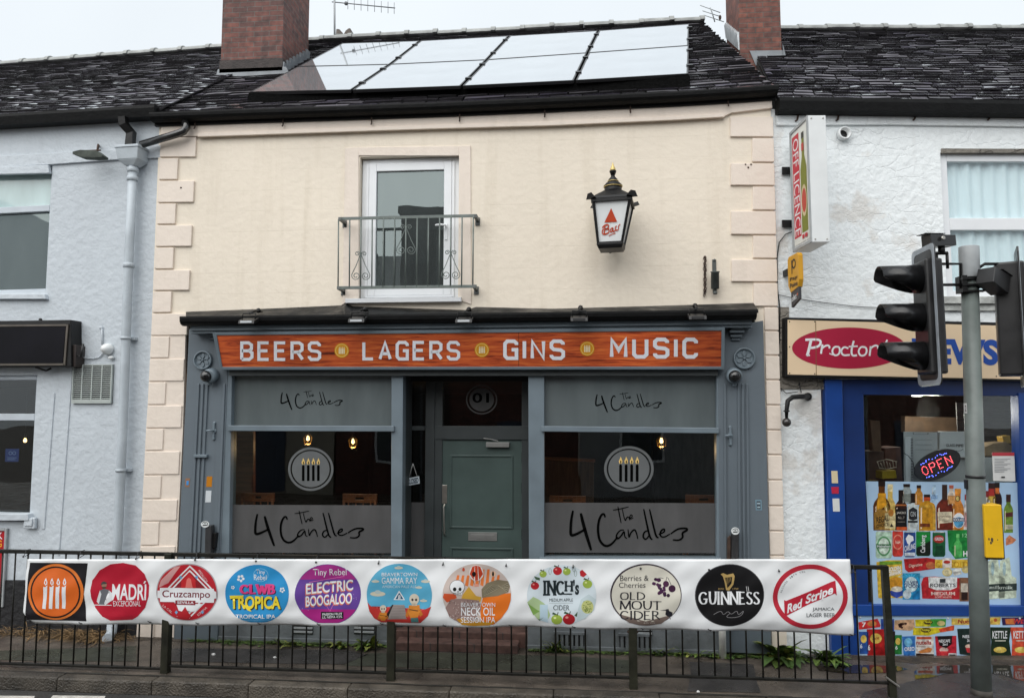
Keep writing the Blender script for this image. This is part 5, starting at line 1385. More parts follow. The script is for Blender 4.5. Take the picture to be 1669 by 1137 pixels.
# ---- small stickers and notices on the grey frames
for lab, pts, m, o in (('blue sticker with orange border on the left pilaster', [(302.5, 779), (309.5, 779), (308.5, 793), (301.5, 793)], ink(150, 110, 80), .057), ('amber sticker on the left pilaster above the white one', [(337, 776), (346, 776), (345, 793), (336, 793)], ink(190, 120, 10), .057),
                       ('plain white sticker on the left pilaster below the amber one', [(335.5, 799), (344.5, 799), (343.5, 818), (334.5, 818)], ink(206, 212, 216), .057), ('grey outlined sticker on the right pilaster', [(1231, 814), (1241, 814), (1242, 831), (1232, 831)], ink(120, 150, 165), .057)):
    mb = MB(); mb.pix(PUB, pts, o, o-.004); ob = mb.build('sticker', m, loc=PUB.hit(*pts[0])); tag(ob, lab, 'sticker', 'stickers on the pilasters')
    if 'blue' in lab:
        a = Art(); a.poly([(pts[0][0]+1.6, 783), (pts[1][0]-1.6, 783), (pts[2][0]-1.2, 790), (pts[3][0]+1.8, 790)], ink(60, 140, 205)); a.build('print', on(PUB, .058), ob)
    if 'grey' in lab:
        a = Art(); a.poly([(1233, 816), (1239.5, 816), (1240, 829), (1233.5, 829)], ink(70, 80, 88)); a.rect(1234, 819, 1239, 821, ink(180, 200, 210)); a.rect(1234.5, 825, 1239, 827, ink(180, 200, 210)); a.build('print', on(PUB, .058), ob)
# ---- CLOSED hanging sign in the sidelight
t = thing('closed_sign', PUB.hit(673, 783, RC), 'small pale hanging sign reading CLOSED on a string in the door sidelight', 'sign')
CP = Plane((0, .30, 0), (0, -1, 0), (1, 0, 0))
mb = MB(); mb.pix(CP, [(662, 779.5), (683, 775.5), (684, 787.5), (663, 791.5)], .0, -.008); mb.build('plate', ink(205, 214, 220), t, bevel=.001)
a = Art(); a.text('CLOSED', 664, 779, 682, 788, ink(40, 60, 80), .035, skew=-.19); a.build('lettering', on(CP, .002), t)
mb = MB(); mb.tube([CP.hit(666, 779, .0), CP.hit(673, 755, .0)], .0025, 5); mb.tube([CP.hit(680, 776, .0), CP.hit(673, 755, .0)], .0025, 5); mb.build('string', paper, t)
# ---- juliet balcony rail
t = thing('balcony_rail', PUB.hit(663, 470, .1), 'grey-green iron balcony rail with scrollwork across the upstairs door', 'railing')
BO = .17
BP = Plane((0, -BO, 0), (0, -1, 0), (1, 0, 0))
def bar3(mb, a, b, h, d=None):
    d = h if d is None else d
    mb.prism([a+V((0, -d/2, -h/2)), a+V((0, d/2, -h/2)), a+V((0, d/2, h/2)), a+V((0, -d/2, h/2))], [b+V((0, -d/2, -h/2)), b+V((0, d/2, -h/2)), b+V((0, d/2, h/2)), b+V((0, -d/2, h/2))])
for y0, y1 in ((356.5, 351.5), (469, 466.5)):
    mb = MB(); bar3(mb, BP.hit(551.5, y0), BP.hit(777, y1), .032, .012); mb.build('rail', iron_green, t, bevel=.002)
bx = [551.8+ (771.6-551.8)*i/12 for i in range(13)]
for i, x in enumerate(bx):
    f = i/12; mb = MB(); top = BP.hit(x, lerp(357, 352, f)); bot = BP.hit(x-(.8 if i < 5 else 1.0), lerp(469, 467, f))
    mb.tube([top, bot], .0075, 8); mb.build('baluster', iron_green, t)
def scroll(cx, y0, y1):
    s = (y1-y0)
    for sg in (-1, 1):
        mb = MB()
        pts = [(cx+sg*s*.06-sg*s*.03, y0+s*.10)]
        def spiral(ox, oy, r0, a0, a1, n=22, k=.25):
            return [(ox+(r0*(1-(1-k)*i/n))*math.cos(R(lerp(a0, a1, i/n))), oy+(r0*(1-(1-k)*i/n))*math.sin(R(lerp(a0, a1, i/n)))) for i in range(n+1)]
        up = spiral(cx+sg*s*.115, y0+s*.075, s*.085, 180 if sg > 0 else 0, (180-sg*-480) if sg > 0 else -480)
        lo = spiral(cx+sg*s*.165, y0+s*.83, s*.155, -40 if sg > 0 else 220, (560) if sg > 0 else -340)
        path = list(reversed(up))+[(cx+sg*s*.02, y0+s*.12)]+[(cx+sg*s*.17, y0+s*.5)]+lo
        mb.tube([BP.hit(x, y) for x, y in path], .0045, 6); mb.build('scroll', iron_green, t)
scroll(bx[2]-.4, 410, 457.5); scroll(bx[6], 366.5, 416); scroll(bx[10]-.3, 408, 456)
for x, y0, y1, px in ((554.5, 353, 366, 555), (775, 348, 362, 775), (552, 465, 479, 553), (773, 462, 477, 774)):
    mb = MB(); c = BP.hit(x, (y0+y1)/2); mb.box(PUB, c.x-.026, c.x+.026, c.z-.04, c.z+.045, .0, .014); mb.box(PUB, c.x-.018, c.x+.018, c.z-.0, c.z+.036, .014, BO+.012)
    mb.build('wall_bracket', M('grey_bracket_iron', (.12, .13, .125, 1), .5, .3, 14), t, bevel=.003)
# ---- pub lantern
LO = .36
t = thing('wall_lantern', PUB.hit(999, 370, LO), 'black Victorian wall lantern with gold finial and red triangle on its white glass', 'lantern')
p0 = Plane((0, -LO, 0), (0, -1, 0), (1, 0, 0))
cT = p0.hit(999.5, 333); cB = p0.hit(996, 400)
rot = R(-8); ca_, sa_ = math.cos(rot), math.sin(rot)
def lq(c, h): return [V((c.x+(x*ca_-y*sa_)*h, c.y+(x*sa_+y*ca_)*h, c.z)) for x, y in ((-1, -1), (1, -1), (1, 1), (-1, 1))]
hT, hB = .188, .118
QT, QB = lq(cT, hT), lq(cB, hB)
mb = MB()
for i in range(4):
    a, b = QT[i], QB[i]; c = (QT[0]+QT[2])/2
    mb.tube([a+(c-a)*.04, b], [.020, .018], 4, sq=True)
    j = (i+1) % 4
    mb.tube([QT[i], QT[j]], .022, 4, sq=True); mb.tube([QB[i], QB[j]], .018, 4, sq=True)
lan = mb.build('frame', blackmt, t)
milk = M('opal_glass', (.78, .80, .80, 1), .25, .04, 3)
fin = lambda Q, k: [p+(sum(Q, V())/4-p)*k for p in Q]
GT, GB = fin(QT, .05), fin(QB, .05)
for i in range(4):
    j = (i+1) % 4; n = (GT[j]-GT[i]).cross(GB[i]-GT[i]).normalized()
    mb = MB(); mb.prism([GT[i], GT[j], GB[j], GB[i]], [p+n*.004 for p in (GT[i], GT[j], GB[j], GB[i])]); mb.build('glass', milk, t)
fT0, fT1, fB0, fB1 = GT[0], GT[1], GB[0], GB[1]; fn_n = (fT1-fT0).cross(fB0-fT0).normalized()
if fn_n.y > 0: fn_n = -fn_n
a = Art(); a.poly([(.50, .20), (.72, .52), (.28, .52)], ink(190, 66, 30))
BS = [([(.30, .60), (.26, .78)], .045), ([(.20, .64), (.30, .575), (.44, .575), (.42, .66), (.30, .675)], .035), ([(.30, .675), (.46, .67), (.44, .77), (.22, .80), (.17, .74), (.24, .66)], .035),
      ([(.60, .66), (.52, .66), (.49, .74), (.54, .755), (.60, .66)], .032), ([(.60, .66), (.585, .74), (.63, .74)], .03), ([(.72, .61), (.66, .65), (.70, .70), (.66, .735), (.61, .73)], .03), ([(.84, .58), (.77, .62), (.81, .68), (.77, .715), (.70, .71)], .03), ([(.44, .83), (.62, .79), (.70, .78)], .02)]
for pts, w_ in BS: a.stroke(pts, w_, ink(190, 66, 30), 2, lay=2)
a.build('badge_print', lambda x, y, h: lerp(lerp(fT0, fT1, x), lerp(fB0, fB1, x), y)+fn_n*(.0055+h), t)
mb = MB()          # roof, chimney vents and finial
rt = lq(cT+V((0, 0, .02)), hT*1.07); r2 = lq(cT+V((0, 0, .045)), hT*.98); r3 = lq(cT+V((0, 0, .125)), .085)
mb.prism(rt, r2); mb.prism(r2, r3)
for k in range(4):
    c = rt[k]; o = (c-cT); o.z = 0; o.normalize(); s_ = V((-o.y, o.x, 0))
    mb.prism([c-o*.09, c+o*.008+s_*.07, c+o*.008-s_*.07], [c-o*.05+V((0, 0, .022)), c+o*.02+V((0, 0, .05))+s_*.03, c+o*.02+V((0, 0, .05))-s_*.03])
ax = V((0, 0, 1)); b0 = cT+V((0, 0, .12))
mb.lathe(b0, ax, [(.085, 0), (.088, .015), (.088, .05), (.082, .055)], 20); mb.lathe(b0, ax, [(.094, .062), (.097, .07), (.07, .10), (.05, .112)], 20); mb.lathe(b0, ax, [(.052, .12), (.05, .125), (.045, .14), (.022, .165), (.02, .18)], 18); mb.lathe(b0, ax, [(.02, .18), (.034, .215), (.036, .225), (.02, .23)], 16)
mb.build('cap', blackmt, t)
mb = MB()
for r_, h in ((.094, .055), (.056, .112)): mb.lathe(b0, ax, [(r_-.01, h), (r_+.002, h), (r_+.004, h+.006), (r_-.01, h+.008)], 20)
mb.lathe(b0, ax, [(.03, .23), (.031, .235), (.022, .262), (.010, .29), (.003, .315), (0, .318)], 16)
mb.build('finial', gold, t)
mb = MB(); u1_ = lq(cB-V((0, 0, .012)), hB*1.12); u2_ = lq(cB-V((0, 0, .05)), hB*.98); u0_ = lq(cB+V((0, 0, .016)), hB*1.10)
mb.prism(u0_, u1_); mb.prism(u1_, u2_)
mb.build('base', blackmt, t, bevel=.004)
mb = MB(); mb.tube([cB+V((0, .08, -.03)), cB+V((0, LO*.6, -.02)), V((cB.x, -.0, cB.z+.05))], .018, 8); mb.tube([cT+V((0, .15, .0)), V((cT.x, 0, cT.z))], .014, 8); mb.build('wall_arm', blackmt, t)
# ---- hanging-basket chain and flag holder
t = thing('hanging_chain', PUB.hit(1149, 450, .03), 'rusty chain hanging in a bunch from a hook on the cream wall', 'chain')
mb = MB()
for k in range(3):
    for i in range(15):
        p = PUB.hit(1149+(k-1)*1.1+.5*math.sin(i*1.3+k), 421+i*(4.3-.25*k), .025+.006*k)
        th = (i % 2)*math.pi/2+k
        ring = [p+V((math.cos(th)*.008*math.cos(b), -math.sin(th)*.008*math.cos(b), .017*math.sin(b))) for b in [2*math.pi*j/8 for j in range(9)]]
        mb.tube(ring, .0035, 5, cap=False)
mb.ball(PUB.hit(1149, 419, .02), .016, 8)
mb.build('chain', rust, t)
t = thing('flag_holder', PUB.hit(1164, 455, .03), 'galvanised tubular flagpole holder bolted to the cream wall beside the chain', 'flag holder')
gz = M('dark_galvanised', (.085, .095, .09, 1), .45, .3, 12)
mb = MB(); q = PUB.rect(1161, 423, 1167.5, 478); mb.box(PUB, q[0], q[1], q[2], q[3], 0, .012); p = PUB.hit(1164.5, 424, .012); mb.ball(p, .016, 8)
mb.build('back_plate', gz, t, bevel=.003)
mb = MB(); p = PUB.hit(1165.5, 471, .07); mb.lathe(p, V((0, -.12, 1)), [(.030, 0), (.042, .004), (.042, .17), (.048, .172), (.048, .182), (.036, .182), (.034, .10), (0, .10)], 16)
mb.lathe(p, V((0, 0, -1)), [(.018, -.01), (.018, .03), (.024, .032), (.02, .055)], 10)
mb.build('socket', gz, t)
# ---- bolt holes and screws left in the quoin
for x, y, r_ in ((1215, 268, .008), (1219.5, 273, .009), (1224, 268, .009)):
    mb = MB(); p = PUB.hit(x, y, .026); mb.lathe(p, (0, -1, 0), [(r_, 0), (r_, .006), (0, .009)], 8); tag(mb.build('old_screw', rust, loc=p), 'rusty screw head left in a cluster on the upper right quoin', 'screw', 'screws in the upper right quoin')
mb = MB(); p = PUB.hit(295, 306, .026); mb.lathe(p, (0, -1, 0), [(.010, 0), (.010, .004), (0, .006)], 8); tag(mb.build('old_screw', rust, loc=p), 'single dark screw plug in a wide quoin on the left', 'screw')
# ---- white pipe at the foot of the right pilaster
mb = MB(); p = PUB.hit(1178, 1062, .12); mb.tube([V((p.x, p.y, 0)), V((p.x, p.y, .30)), V((p.x, p.y, .62))], .035, 12); tag(mb.build('waste_pipe', M('dirty_white_pipe', (.72, .72, .68, 1), .45, .2, 8), loc=V((p.x, p.y, 0))), 'short white upright pipe at the foot of the right pilaster', 'pipe')
# ================================================================== ROOF THINGS
bot = [(405, 150), (573, 146.5), (752, 140), (937, 131), (1124, 120)]
mid = [(484, 108.5), (635.6, 104.7), (793.5, 97.3), (957.8, 86), (1124, 74)]
top = [(557, 70.5), (685, 66.5), (830, 58.5), (975, 50), (1124, 39)]
OFF = .13
PN = PUBR.n
solar = M('solar_glass', (.74, .77, .80, 1), .035, .05, 2, metal=.85)
pframe = M('black_anodised_frame', (.010, .010, .011, 1), .35)
names = {0: 'nearest the left chimney', 1: 'second from the left chimney', 2: 'third from the left chimney', 3: 'nearest the right chimney'}
for row, (lo, hi) in enumerate(((bot, mid), (mid, top))):
    for c in range(4):
        q = [PUBR.hit(*lo[c], OFF), PUBR.hit(*lo[c+1], OFF), PUBR.hit(*hi[c+1], OFF), PUBR.hit(*hi[c], OFF)]
        cen = sum(q, V())/4
        t = thing('solar_panel', cen, 'glossy solar panel of the %s row, %s' % (('lower', 'upper')[row], names[c]), 'solar panel', 'solar panels on the pub roof')
        ux = (q[1]-q[0]).normalized(); uy = PN.cross(ux).normalized()
        if uy.z < 0: uy = -uy
        g = .014
        o = [q[0]+ux*g+uy*.006, q[1]-ux*g+uy*.006, q[2]-ux*g-uy*.006, q[3]+ux*g-uy*.006]
        i_ = [o[0]+ux*.016+uy*.016, o[1]-ux*.016+uy*.016, o[2]-ux*.016-uy*.016, o[3]+ux*.016-uy*.016]
        mb = MB()
        for k in range(4):
            j = (k+1) % 4; mb.prism([o[k], o[j], i_[j], i_[k]], [p-PN*.035 for p in (o[k], o[j], i_[j], i_[k])])
        mb.build('frame', pframe, t)
        mb = MB(); mb.prism([p-PN*.003 for p in i_], [p-PN*.02 for p in i_]); mb.build('glass', solar, t)
        for f in (.25, .8):
            mb = MB(); e = lerp(q[1], q[2], f); mb.prism([e+ux*a+uy*b+PN*.012 for a, b in ((-.035, -.03), (.035, -.03), (.035, .03), (-.035, .03))], [e+ux*a+uy*b-PN*.03 for a, b in ((-.035, -.03), (.035, -.03), (.035, .03), (-.035, .03))])
            mb.build('clamp', pframe, t)
q0, q1 = PUBR.hit(*bot[0], OFF), PUBR.hit(*bot[4], OFF)
t = tag(MB().prism([q0-PN*.01, q1-PN*.01, q1-PN*.14+V((0, -.12, -.08)), q0-PN*.14+V((0, -.12, -.08))], [q0+V((0, .02, 0))-PN*.03, q1+V((0, .02, 0))-PN*.03, q1-PN*.15+V((0, -.10, -.08)), q0-PN*.15+V((0, -.10, -.08))]).build('bird_guard', M('black_mesh_guard', (.004, .004, .004, 1), .95, .5, 40, bump=.6, bscale=120, spec=.05), loc=q0), 'black bird-proofing skirt along the lower edge of the solar panels', 'bird guard')
# aerials
AP = Plane((0, 4.25, 0), (0, -1, 0), (1, 0, 0))
t = thing('television_aerial', AP.hit(545, 62), 'tall television aerial on a mast behind the ridge beside the left chimney', 'aerial')
mb = MB(); mb.tube([AP.hit(545.5, 75), AP.hit(545, -22)], .018, 8); mb.build('mast', galv, t)
mb = MB(); e0, e1 = AP.hit(541, 3.5), AP.hit(644, 13.5); mb.tube([e0, e1], .009, 6)
mb.ball(AP.hit(564, 6), .035, 8)
mb.build('boom', M('dull_alloy', (.16, .17, .18, 1), .4), t)
for i, x in enumerate((567, 577.5, 588.5, 599.5, 610.5, 621.5, 632.5, 642.5)):
    y = 3.5+(x-541)*.097; mb = MB(); mb.tube([AP.hit(x, y-9), AP.hit(x, y+9.5)], .005, 5); mb.build('element', M('dull_alloy', (.16, .17, .18, 1)), t)
t = thing('ridge_cowl', AP.hit(560, 60), 'pair of curved clay cowl tiles on a slab behind the ridge beside the mast', 'cowl')
CW = Plane((0, 4.6, 0), (0, -1, 0), (1, 0, 0))
mb = MB(); mb.pix(CW, [(544, 55), (577, 55), (577, 66), (544, 66)], 0, -.4); mb.build('slab', ridge_m, t, bevel=.01)
clay_b = M('brown_weathered_clay', (.13, .11, .095, 1), .7, .3, 8)
for pts in ([(547, 55.5), (548, 47), (553, 47.5), (558, 53), (559, 55.5)], [(560, 55.5), (563, 50), (568, 46), (571, 46), (572, 55.5)]):
    mb = MB(); mb.pix(CW, pts, -.02, -.3); mb.build('cowl_tile', clay_b, t, bevel=.01)
AR = Plane((0, 4.3, 0), (0, -1, 0), (1, 0, 0))
t = thing('television_aerial', AR.hit(1163, 34), 'small tilted television aerial at the ridge end beside the right chimney', 'aerial')
mb = MB(); mb.tube([AR.hit(1157.5, 13), AR.hit(1161, 22), AR.hit(1165, 36)], .010, 6); mb.build('boom', galv, t)
for a0, a1 in (((1141, 9), (1174, 21)), ((1145, 18), (1176, 28)), ((1147, 25), (1180, 36))):
    mb = MB(); mb.tube([AR.hit(*a0), AR.hit(*a1)], .007, 5); mb.build('element', galv, t)
mb = MB(); mb.ball(AR.hit(1173.5, 29), .03, 8, sc=(.8, .8, 1.6)); mb.build('connector', rust, t)
# ================================================================== GUARD RAIL
zr = FEN.hit(700, 910.5).z
rails = [(-95, 262, [-66.5, -46, -25, -4.3, 16.4, 37.3, 57.6, 78, 99, 119.6, 140.5, 161, 182.6, 203.5, 225, 245.6], 270, 'at the left end, under the candle and red roundels'),
         (276, 631, [295+22.63*i for i in range(15)], 637.5, 'second from the left, under the blue and purple roundels'),
         (644, 1026, [665+24.1*i for i in range(15)], 1032, 'in front of the pub door and right window'),
         (1039, 1443, [1060.5+26.1*i for i in range(15)], None, 'at the right end, in front of the blue shop')]
post0 = None
for a0, a1, bars, px, lab in rails:
    xa, xb = FEN.hit(a0, 1085).x, FEN.hit(a1, 1085).x
    t = thing('guard_rail_panel', V((xa, -1.0, 0)), 'black steel pedestrian guard rail panel ' + lab, 'guard rail', 'pedestrian guard rail panels')
    zb = FEN.hit((a0+a1)/2, 1081+(a0+a1)/2*.0195).z
    xt0 = FEN.hit(a0, 910).x if a0 < 0 else xa-.04
    mb = MB(); bar3(mb, V((xt0, -1.0, zr)), V((xb+(.04 if px else .0), -1.0, zr)), .034, .034); mb.build('top_rail', rail_blk, t, bevel=.003)
    mb = MB(); bar3(mb, V((xa-.02, -1.0, zb)), V((xb+.02, -1.0, zb)), .024, .03); mb.build('bottom_rail', rail_blk, t, bevel=.003)
    for x in bars:
        X = FEN.hit(x, 1075).x; d = random.uniform(-.004, .004)
        mb = MB(); mb.tube([V((X+d, -1.0, zr-.015)), V((X, -1.0, zb+.0)), V((X, -1.0, zb-.0))][:2], .0078, 8); mb.build('bar', rail_blk, t)
    if px:
        X = FEN.hit(px, 1085).x
        mb = MB(); mb.box(FEN, X-.036, X+.036, -.05, zr+.012, -.036, .036); mb.build('post', rail_post, t, bevel=.006)
        mb = MB()
        for sx in (-1, 1): mb.ball(V((X+sx*.036, -1.0, .48)), .014, 8)
        mb.build('bolt', rust, t)
    else:
        T, B_ = FEN.hit(1441, 911), FEN.hit(1455, 1136)
        mb = MB(); mb.prism([V((B_.x+s*.030, -1+u*.03, -.02)) for s, u in ((-1, -1), (1, -1), (1, 1), (-1, 1))], [V((T.x+s*.027, -1+u*.027, zr+.018)) for s, u in ((-1, -1), (1, -1), (1, 1), (-1, 1))]); mb.build('end_post', rail_post, t, bevel=.004)
        p = FEN.hit(1453, 1108, .03)
        mb = MB(); bar3(mb, p+V((-.05, 0, .03)), p+V((.06, -.01, -.05)), .02, .02); mb.build('clip', steel, t, bevel=.004)
# ================================================================== BANNER
t = thing('banner', FEN.hit(700, 1020, .05), 'long white vinyl banner of eleven round drink badges tied along the guard rail', 'banner')
ties = [46, 135, 228, 323.5, 422, 519, 620, 724, 826, 934, 1043, 1153, 1266, 1383]
def bl(py): return 45-(py-910)*.068 if py < 1000 else 38.9+(py-1000)*.9
def br_(py): return 1385+(py-911)*.056
def btop(px): return 910.5
def bbot(px): 
    pts = [(38, 1013), (52, 1017), (240, 1020), (430, 1020), (640, 1022), (850, 1023.5), (1000, 1027), (1200, 1029), (1300, 1033), (1393, 1037)]
    return poly_at([V((a, b, 0)) for a, b in pts], lambda p: p.x, max(38, min(1393, px))).y
def wr(px, py):
    v = (py-910.5)/(bbot(px)-910.5)
    d = .010*math.sin(px*.0185+.6)*math.sin(v*2.6) + .005*math.sin(px*.05+py*.055) + .0035*math.sin(px*.021-py*.12+1) + .0018*math.sin(px*.13+py*.17)
    k = min(range(len(ties)), key=lambda i: abs(ties[i]-px)); nr = ties[k]
    d += .007*math.exp(-v*6)*math.sin(min(1, abs(px-nr)/50)*math.pi/2)
    d += .012*math.exp(-((px-205-(py-990)*2.1)/22)**2)*max(0, v-.45)            # drag folds
    d += .009*math.exp(-((px-290-(py-1000)*3)/30)**2)*max(0, v-.5) - .008*math.exp(-((px-1345+(py-1000)*4)/30)**2)*max(0, v-.5)
    if v > .84: d -= .045*((v-.84)/.16)**1.6*(.75+.35*math.sin(px*.03+1))
    return d
def bfn(px, py, h=0.0): return FEN.hit(px, py, .055)+FEN.n*(wr(px, py)+h)
def bgrid(u, v):
    px = lerp(bl(910.5+v*106), br_(910.5+v*122), u); y1 = bbot(px)+1.6*abs(math.sin((px-135)/93*math.pi))*-.6
    return bfn(px, lerp(910.5, y1, v))
mb = MB(); mb.grid(bgrid, 340, 30)
sheet_b = mb.build('sheet', vinyl, t)
so_ = sheet_b.modifiers.new('thickness', 'SOLIDIFY'); so_.thickness = .0012; so_.offset = 0
mb = MB(); p = FEN.hit(0, 911, .0); mb.tube([V((0, -.022, -.03)), V((.0, -.03, 0)), V((0, -.01, .024)), V((0, .02, .02)), V((0, .02, -.02)), V((0, -.022, -.03))], .0035, 5); mb.ball((0, -.03, -.03), .009, 6); 
first = None
for x in ties + [1388]:
    y = 914
    p = V((FEN.hit(x, 911).x, -1.0, zr))
    m2 = MB()
    m2.tube([p+V((0, -.062, -.036)), p+V((.001, -.03, .022)), p+V((.002, .02, .022)), p+V((.001, .022, -.022)), p+V((0, -.045, -.036))], .0035, 5); m2.ball(p+V((0, -.066, -.034)), .010, 6)
    m2.build('cable_tie', blackpl, t)
for x, y in ((44, 1013), (131, 1016), (241, 1015), (322, 1016), (422, 1017), (519, 1018), (621, 1018), (725, 1020), (832, 1021), (936, 1023), (1048, 1026), (1158, 1027), (1270, 1031), (1389, 1035)):
    m2 = MB(); p = bfn(x, y, .002); m2.tube([p+V((-.02, -.004, .012)), p+V((0, -.006, .0)), p+V((.045, .03, .006))], .0045, 5); m2.ball(p, .008, 6); m2.build('cable_tie', blackpl, t)
# ================================================================== BANNER PRINTS
def pen(art, pts, thick, thin, mat, lay, sm=2):
    if sm: pts = smooth(pts, sm)
    n = len(pts); vs = []; fs = []
    for i, p in enumerate(pts):
        a = pts[max(i-1, 0)]; b = pts[min(i+1, n-1)]; dx, dy = b[0]-a[0], b[1]-a[1]; l = math.hypot(dx, dy) or 1
        w_ = lerp(thin, thick, abs(dy/l))/2
        vs += [(p[0]-dy/l*w_, p[1]+dx/l*w_), (p[0]+dy/l*w_, p[1]-dx/l*w_)]
    for i in range(n-1): fs.append([2*i, 2*i+1, 2*i+3, 2*i+2])
    art.mesh(vs, fs, mat, lay)
SER = {'H': [[(.08, 0), (.08, 1)], [(.08, .48), (.8, .48)], [(.8, 0), (.8, 1)]], 'W': [[(0, 0), (.26, 1)], [(.26, 1), (.5, .1)], [(.5, .1), (.76, 1)], [(.76, 1), (1.02, 0)]], 'G': [[(.85, .2), (.6, .02), (.25, .08), (.02, .5), (.25, .92), (.6, .98), (.82, .88), (.84, .56)], [(.52, .57), (.98, .57)]], 'U': [[(.08, 0), (.08, .6), (.2, .97), (.6, .97), (.74, .6), (.74, 0)]], 'I': [[(.14, 0), (.14, 1)]],
       'N': [[(.08, 1), (.08, 0)], [(.08, 0), (.82, 1)], [(.82, 1), (.82, 0)]], 'E': [[(.1, 0), (.1, 1)], [(.1, .02), (.62, .02)], [(.1, .5), (.52, .5)], [(.1, .98), (.66, .98)]],
       'S': [[(.58, .16), (.42, .02), (.14, .06), (.08, .28), (.34, .48), (.62, .68), (.56, .94), (.24, 1), (.04, .84)]], 'O': [[(.45, .02), (.12, .1), (.02, .5), (.12, .9), (.45, .98), (.78, .9), (.88, .5), (.78, .1), (.45, .02)]],
       'L': [[(.1, 0), (.1, 1)], [(.1, .98), (.62, .98)]], 'D': [[(.1, 0), (.1, 1)], [(.1, .02), (.5, .04), (.84, .3), (.84, .7), (.5, .96), (.1, .98)]], 'M': [[(.06, 1), (.1, 0)], [(.1, 0), (.5, .95)], [(.5, .95), (.9, 0)], [(.9, 0), (.94, 1)]],
       'T': [[(.4, 0), (.4, 1)], [(0, .03), (.8, .03)]], 'C': [[(.8, .2), (.55, .02), (.22, .08), (.02, .5), (.22, .92), (.55, .98), (.82, .82)]], 'R': [[(.1, 0), (.1, 1)], [(.1, .02), (.5, .03), (.62, .25), (.45, .5), (.1, .52)], [(.35, .52), (.78, 1)]],
       'J': [[(.4, 0), (.4, .8), (.2, 1.1), (0, 1.05)]], 'A': [[(.02, 1), (.42, 0)], [(.42, 0), (.84, 1)], [(.2, .66), (.64, .66)]], 'B': [[(.1, 0), (.1, 1)], [(.1, .02), (.45, .03), (.55, .24), (.4, .47), (.1, .48)], [(.1, .48), (.5, .5), (.65, .74), (.5, .97), (.1, .98)]]}
def serif(art, s, x0, y0, x1, y1, mat, thick=.17, thin=.07, gap=.22, tick=.24, lay=3):
    wid = [max(p[0] for st in SER[c] for p in st)+(.12 if c == 'I' else 0) for c in s]; sc = (x1-x0)/(sum(wid)+gap*(len(s)-1)); h = y1-y0; x = x0
    for c, wd in zip(s, wid):
        for st in SER[c]:
            pen(art, [(x+a*sc, y0+b*h) for a, b in st], thick*sc, thin*sc, mat, lay, 2 if len(st) > 2 else 0)
            for e, o in ((st[0], st[1]), (st[-1], st[-2])):
                if abs(o[1]-e[1]) > abs(o[0]-e[0])*1.2 and (e[1] < .1 or e[1] > .9) and tick:
                    art.rect(x+(e[0]-tick/2)*sc, y0+e[1]*h-thin*sc/2, x+(e[0]+tick/2)*sc, y0+e[1]*h+thin*sc/2, mat, lay)
        x += (wd+gap)*sc
PRN = lambda x, y, h: bfn(x, y, .002+h)
def pr(art, name='printed_roundel', label=None):
    o = art.build(name, PRN, t_banner, step=.0006, div=6)
    if label: o['label'] = label
    return o
t_banner = [o for o in COL.objects if o.get('category') == 'banner'][0]
gold_i = ink(190, 160, 100); red_i = ink(190, 26, 48)
# 1 orange candle roundel on a black square
a = Art().frame(20, 890, 4.909)
a.poly([(143, 128), (608, 132), (575, 380), (592, 598), (112, 585), (118, 380)], ink(22, 18, 24), 1)
a.disc(352, 362, 222, ink(226, 122, 48), 224, 56, 2); a.ring(350, 364, 200, 206, 13, ink(30, 18, 14), 56, lay=3); a.disc(350, 364, 187, ink(222, 104, 32), 193, 56, 3)
for i in range(4):
    x = 270+i*50; 
    a.poly([(x-18, 492), (x-12, 318), (x+2, 322), (x+20, 306), (x+8, 496)], white_i, 4)
    a.poly([(x-8, 290), (x-2, 262), (x+6, 250), (x+20, 284), (x+18, 300), (x+4, 308)], white_i, 4); a.disc(x+6, 284, 5, ink(222, 104, 32), 14, 10, 5)
pr(a, label='orange roundel of four white candles on a black square')
# 2 crimson roundel with a standing waiter figure
a = Art().frame(20, 890, 4.909)
a.poly([(625, 350), (640, 270), (700, 190), (790, 140), (890, 130), (985, 150), (1060, 220), (1092, 310), (1090, 400), (1060, 490), (1000, 560), (950, 590), (780, 594), (720, 560), (660, 490), (632, 420)], ink(186, 24, 50), 1)
a.text('MADRI', 795, 302, 1070, 428, white_i, .02, lay=2); a.poly([(1046, 296), (1056, 276), (1072, 276), (1058, 296)], white_i, 2)
a.text('EXCEPCIONAL', 808, 434, 1028, 478, white_i, .0, lay=2)
a.poly([(690, 466), (685, 400), (700, 350), (735, 338), (775, 350), (792, 410), (770, 440), (745, 470)], ink(104, 106, 112), 2); a.poly([(770, 352), (796, 372), (800, 430), (740, 470), (735, 452), (778, 420)], ink(220, 222, 224), 3)
a.poly([(700, 352), (672, 440), (690, 462), (712, 380)], ink(220, 222, 224), 3); a.disc(733, 308, 20, ink(160, 120, 100), 26, 20, 3); a.poly([(708, 312), (712, 288), (730, 278), (755, 290), (750, 300), (722, 302)], ink(70, 66, 66), 4)
a.poly([(714, 322), (722, 338), (742, 336), (748, 322)], ink(90, 60, 50), 4); a.rect(650, 466, 795, 472, white_i, 3)
pr(a, label='crimson roundel with a waistcoated figure and white lettering')
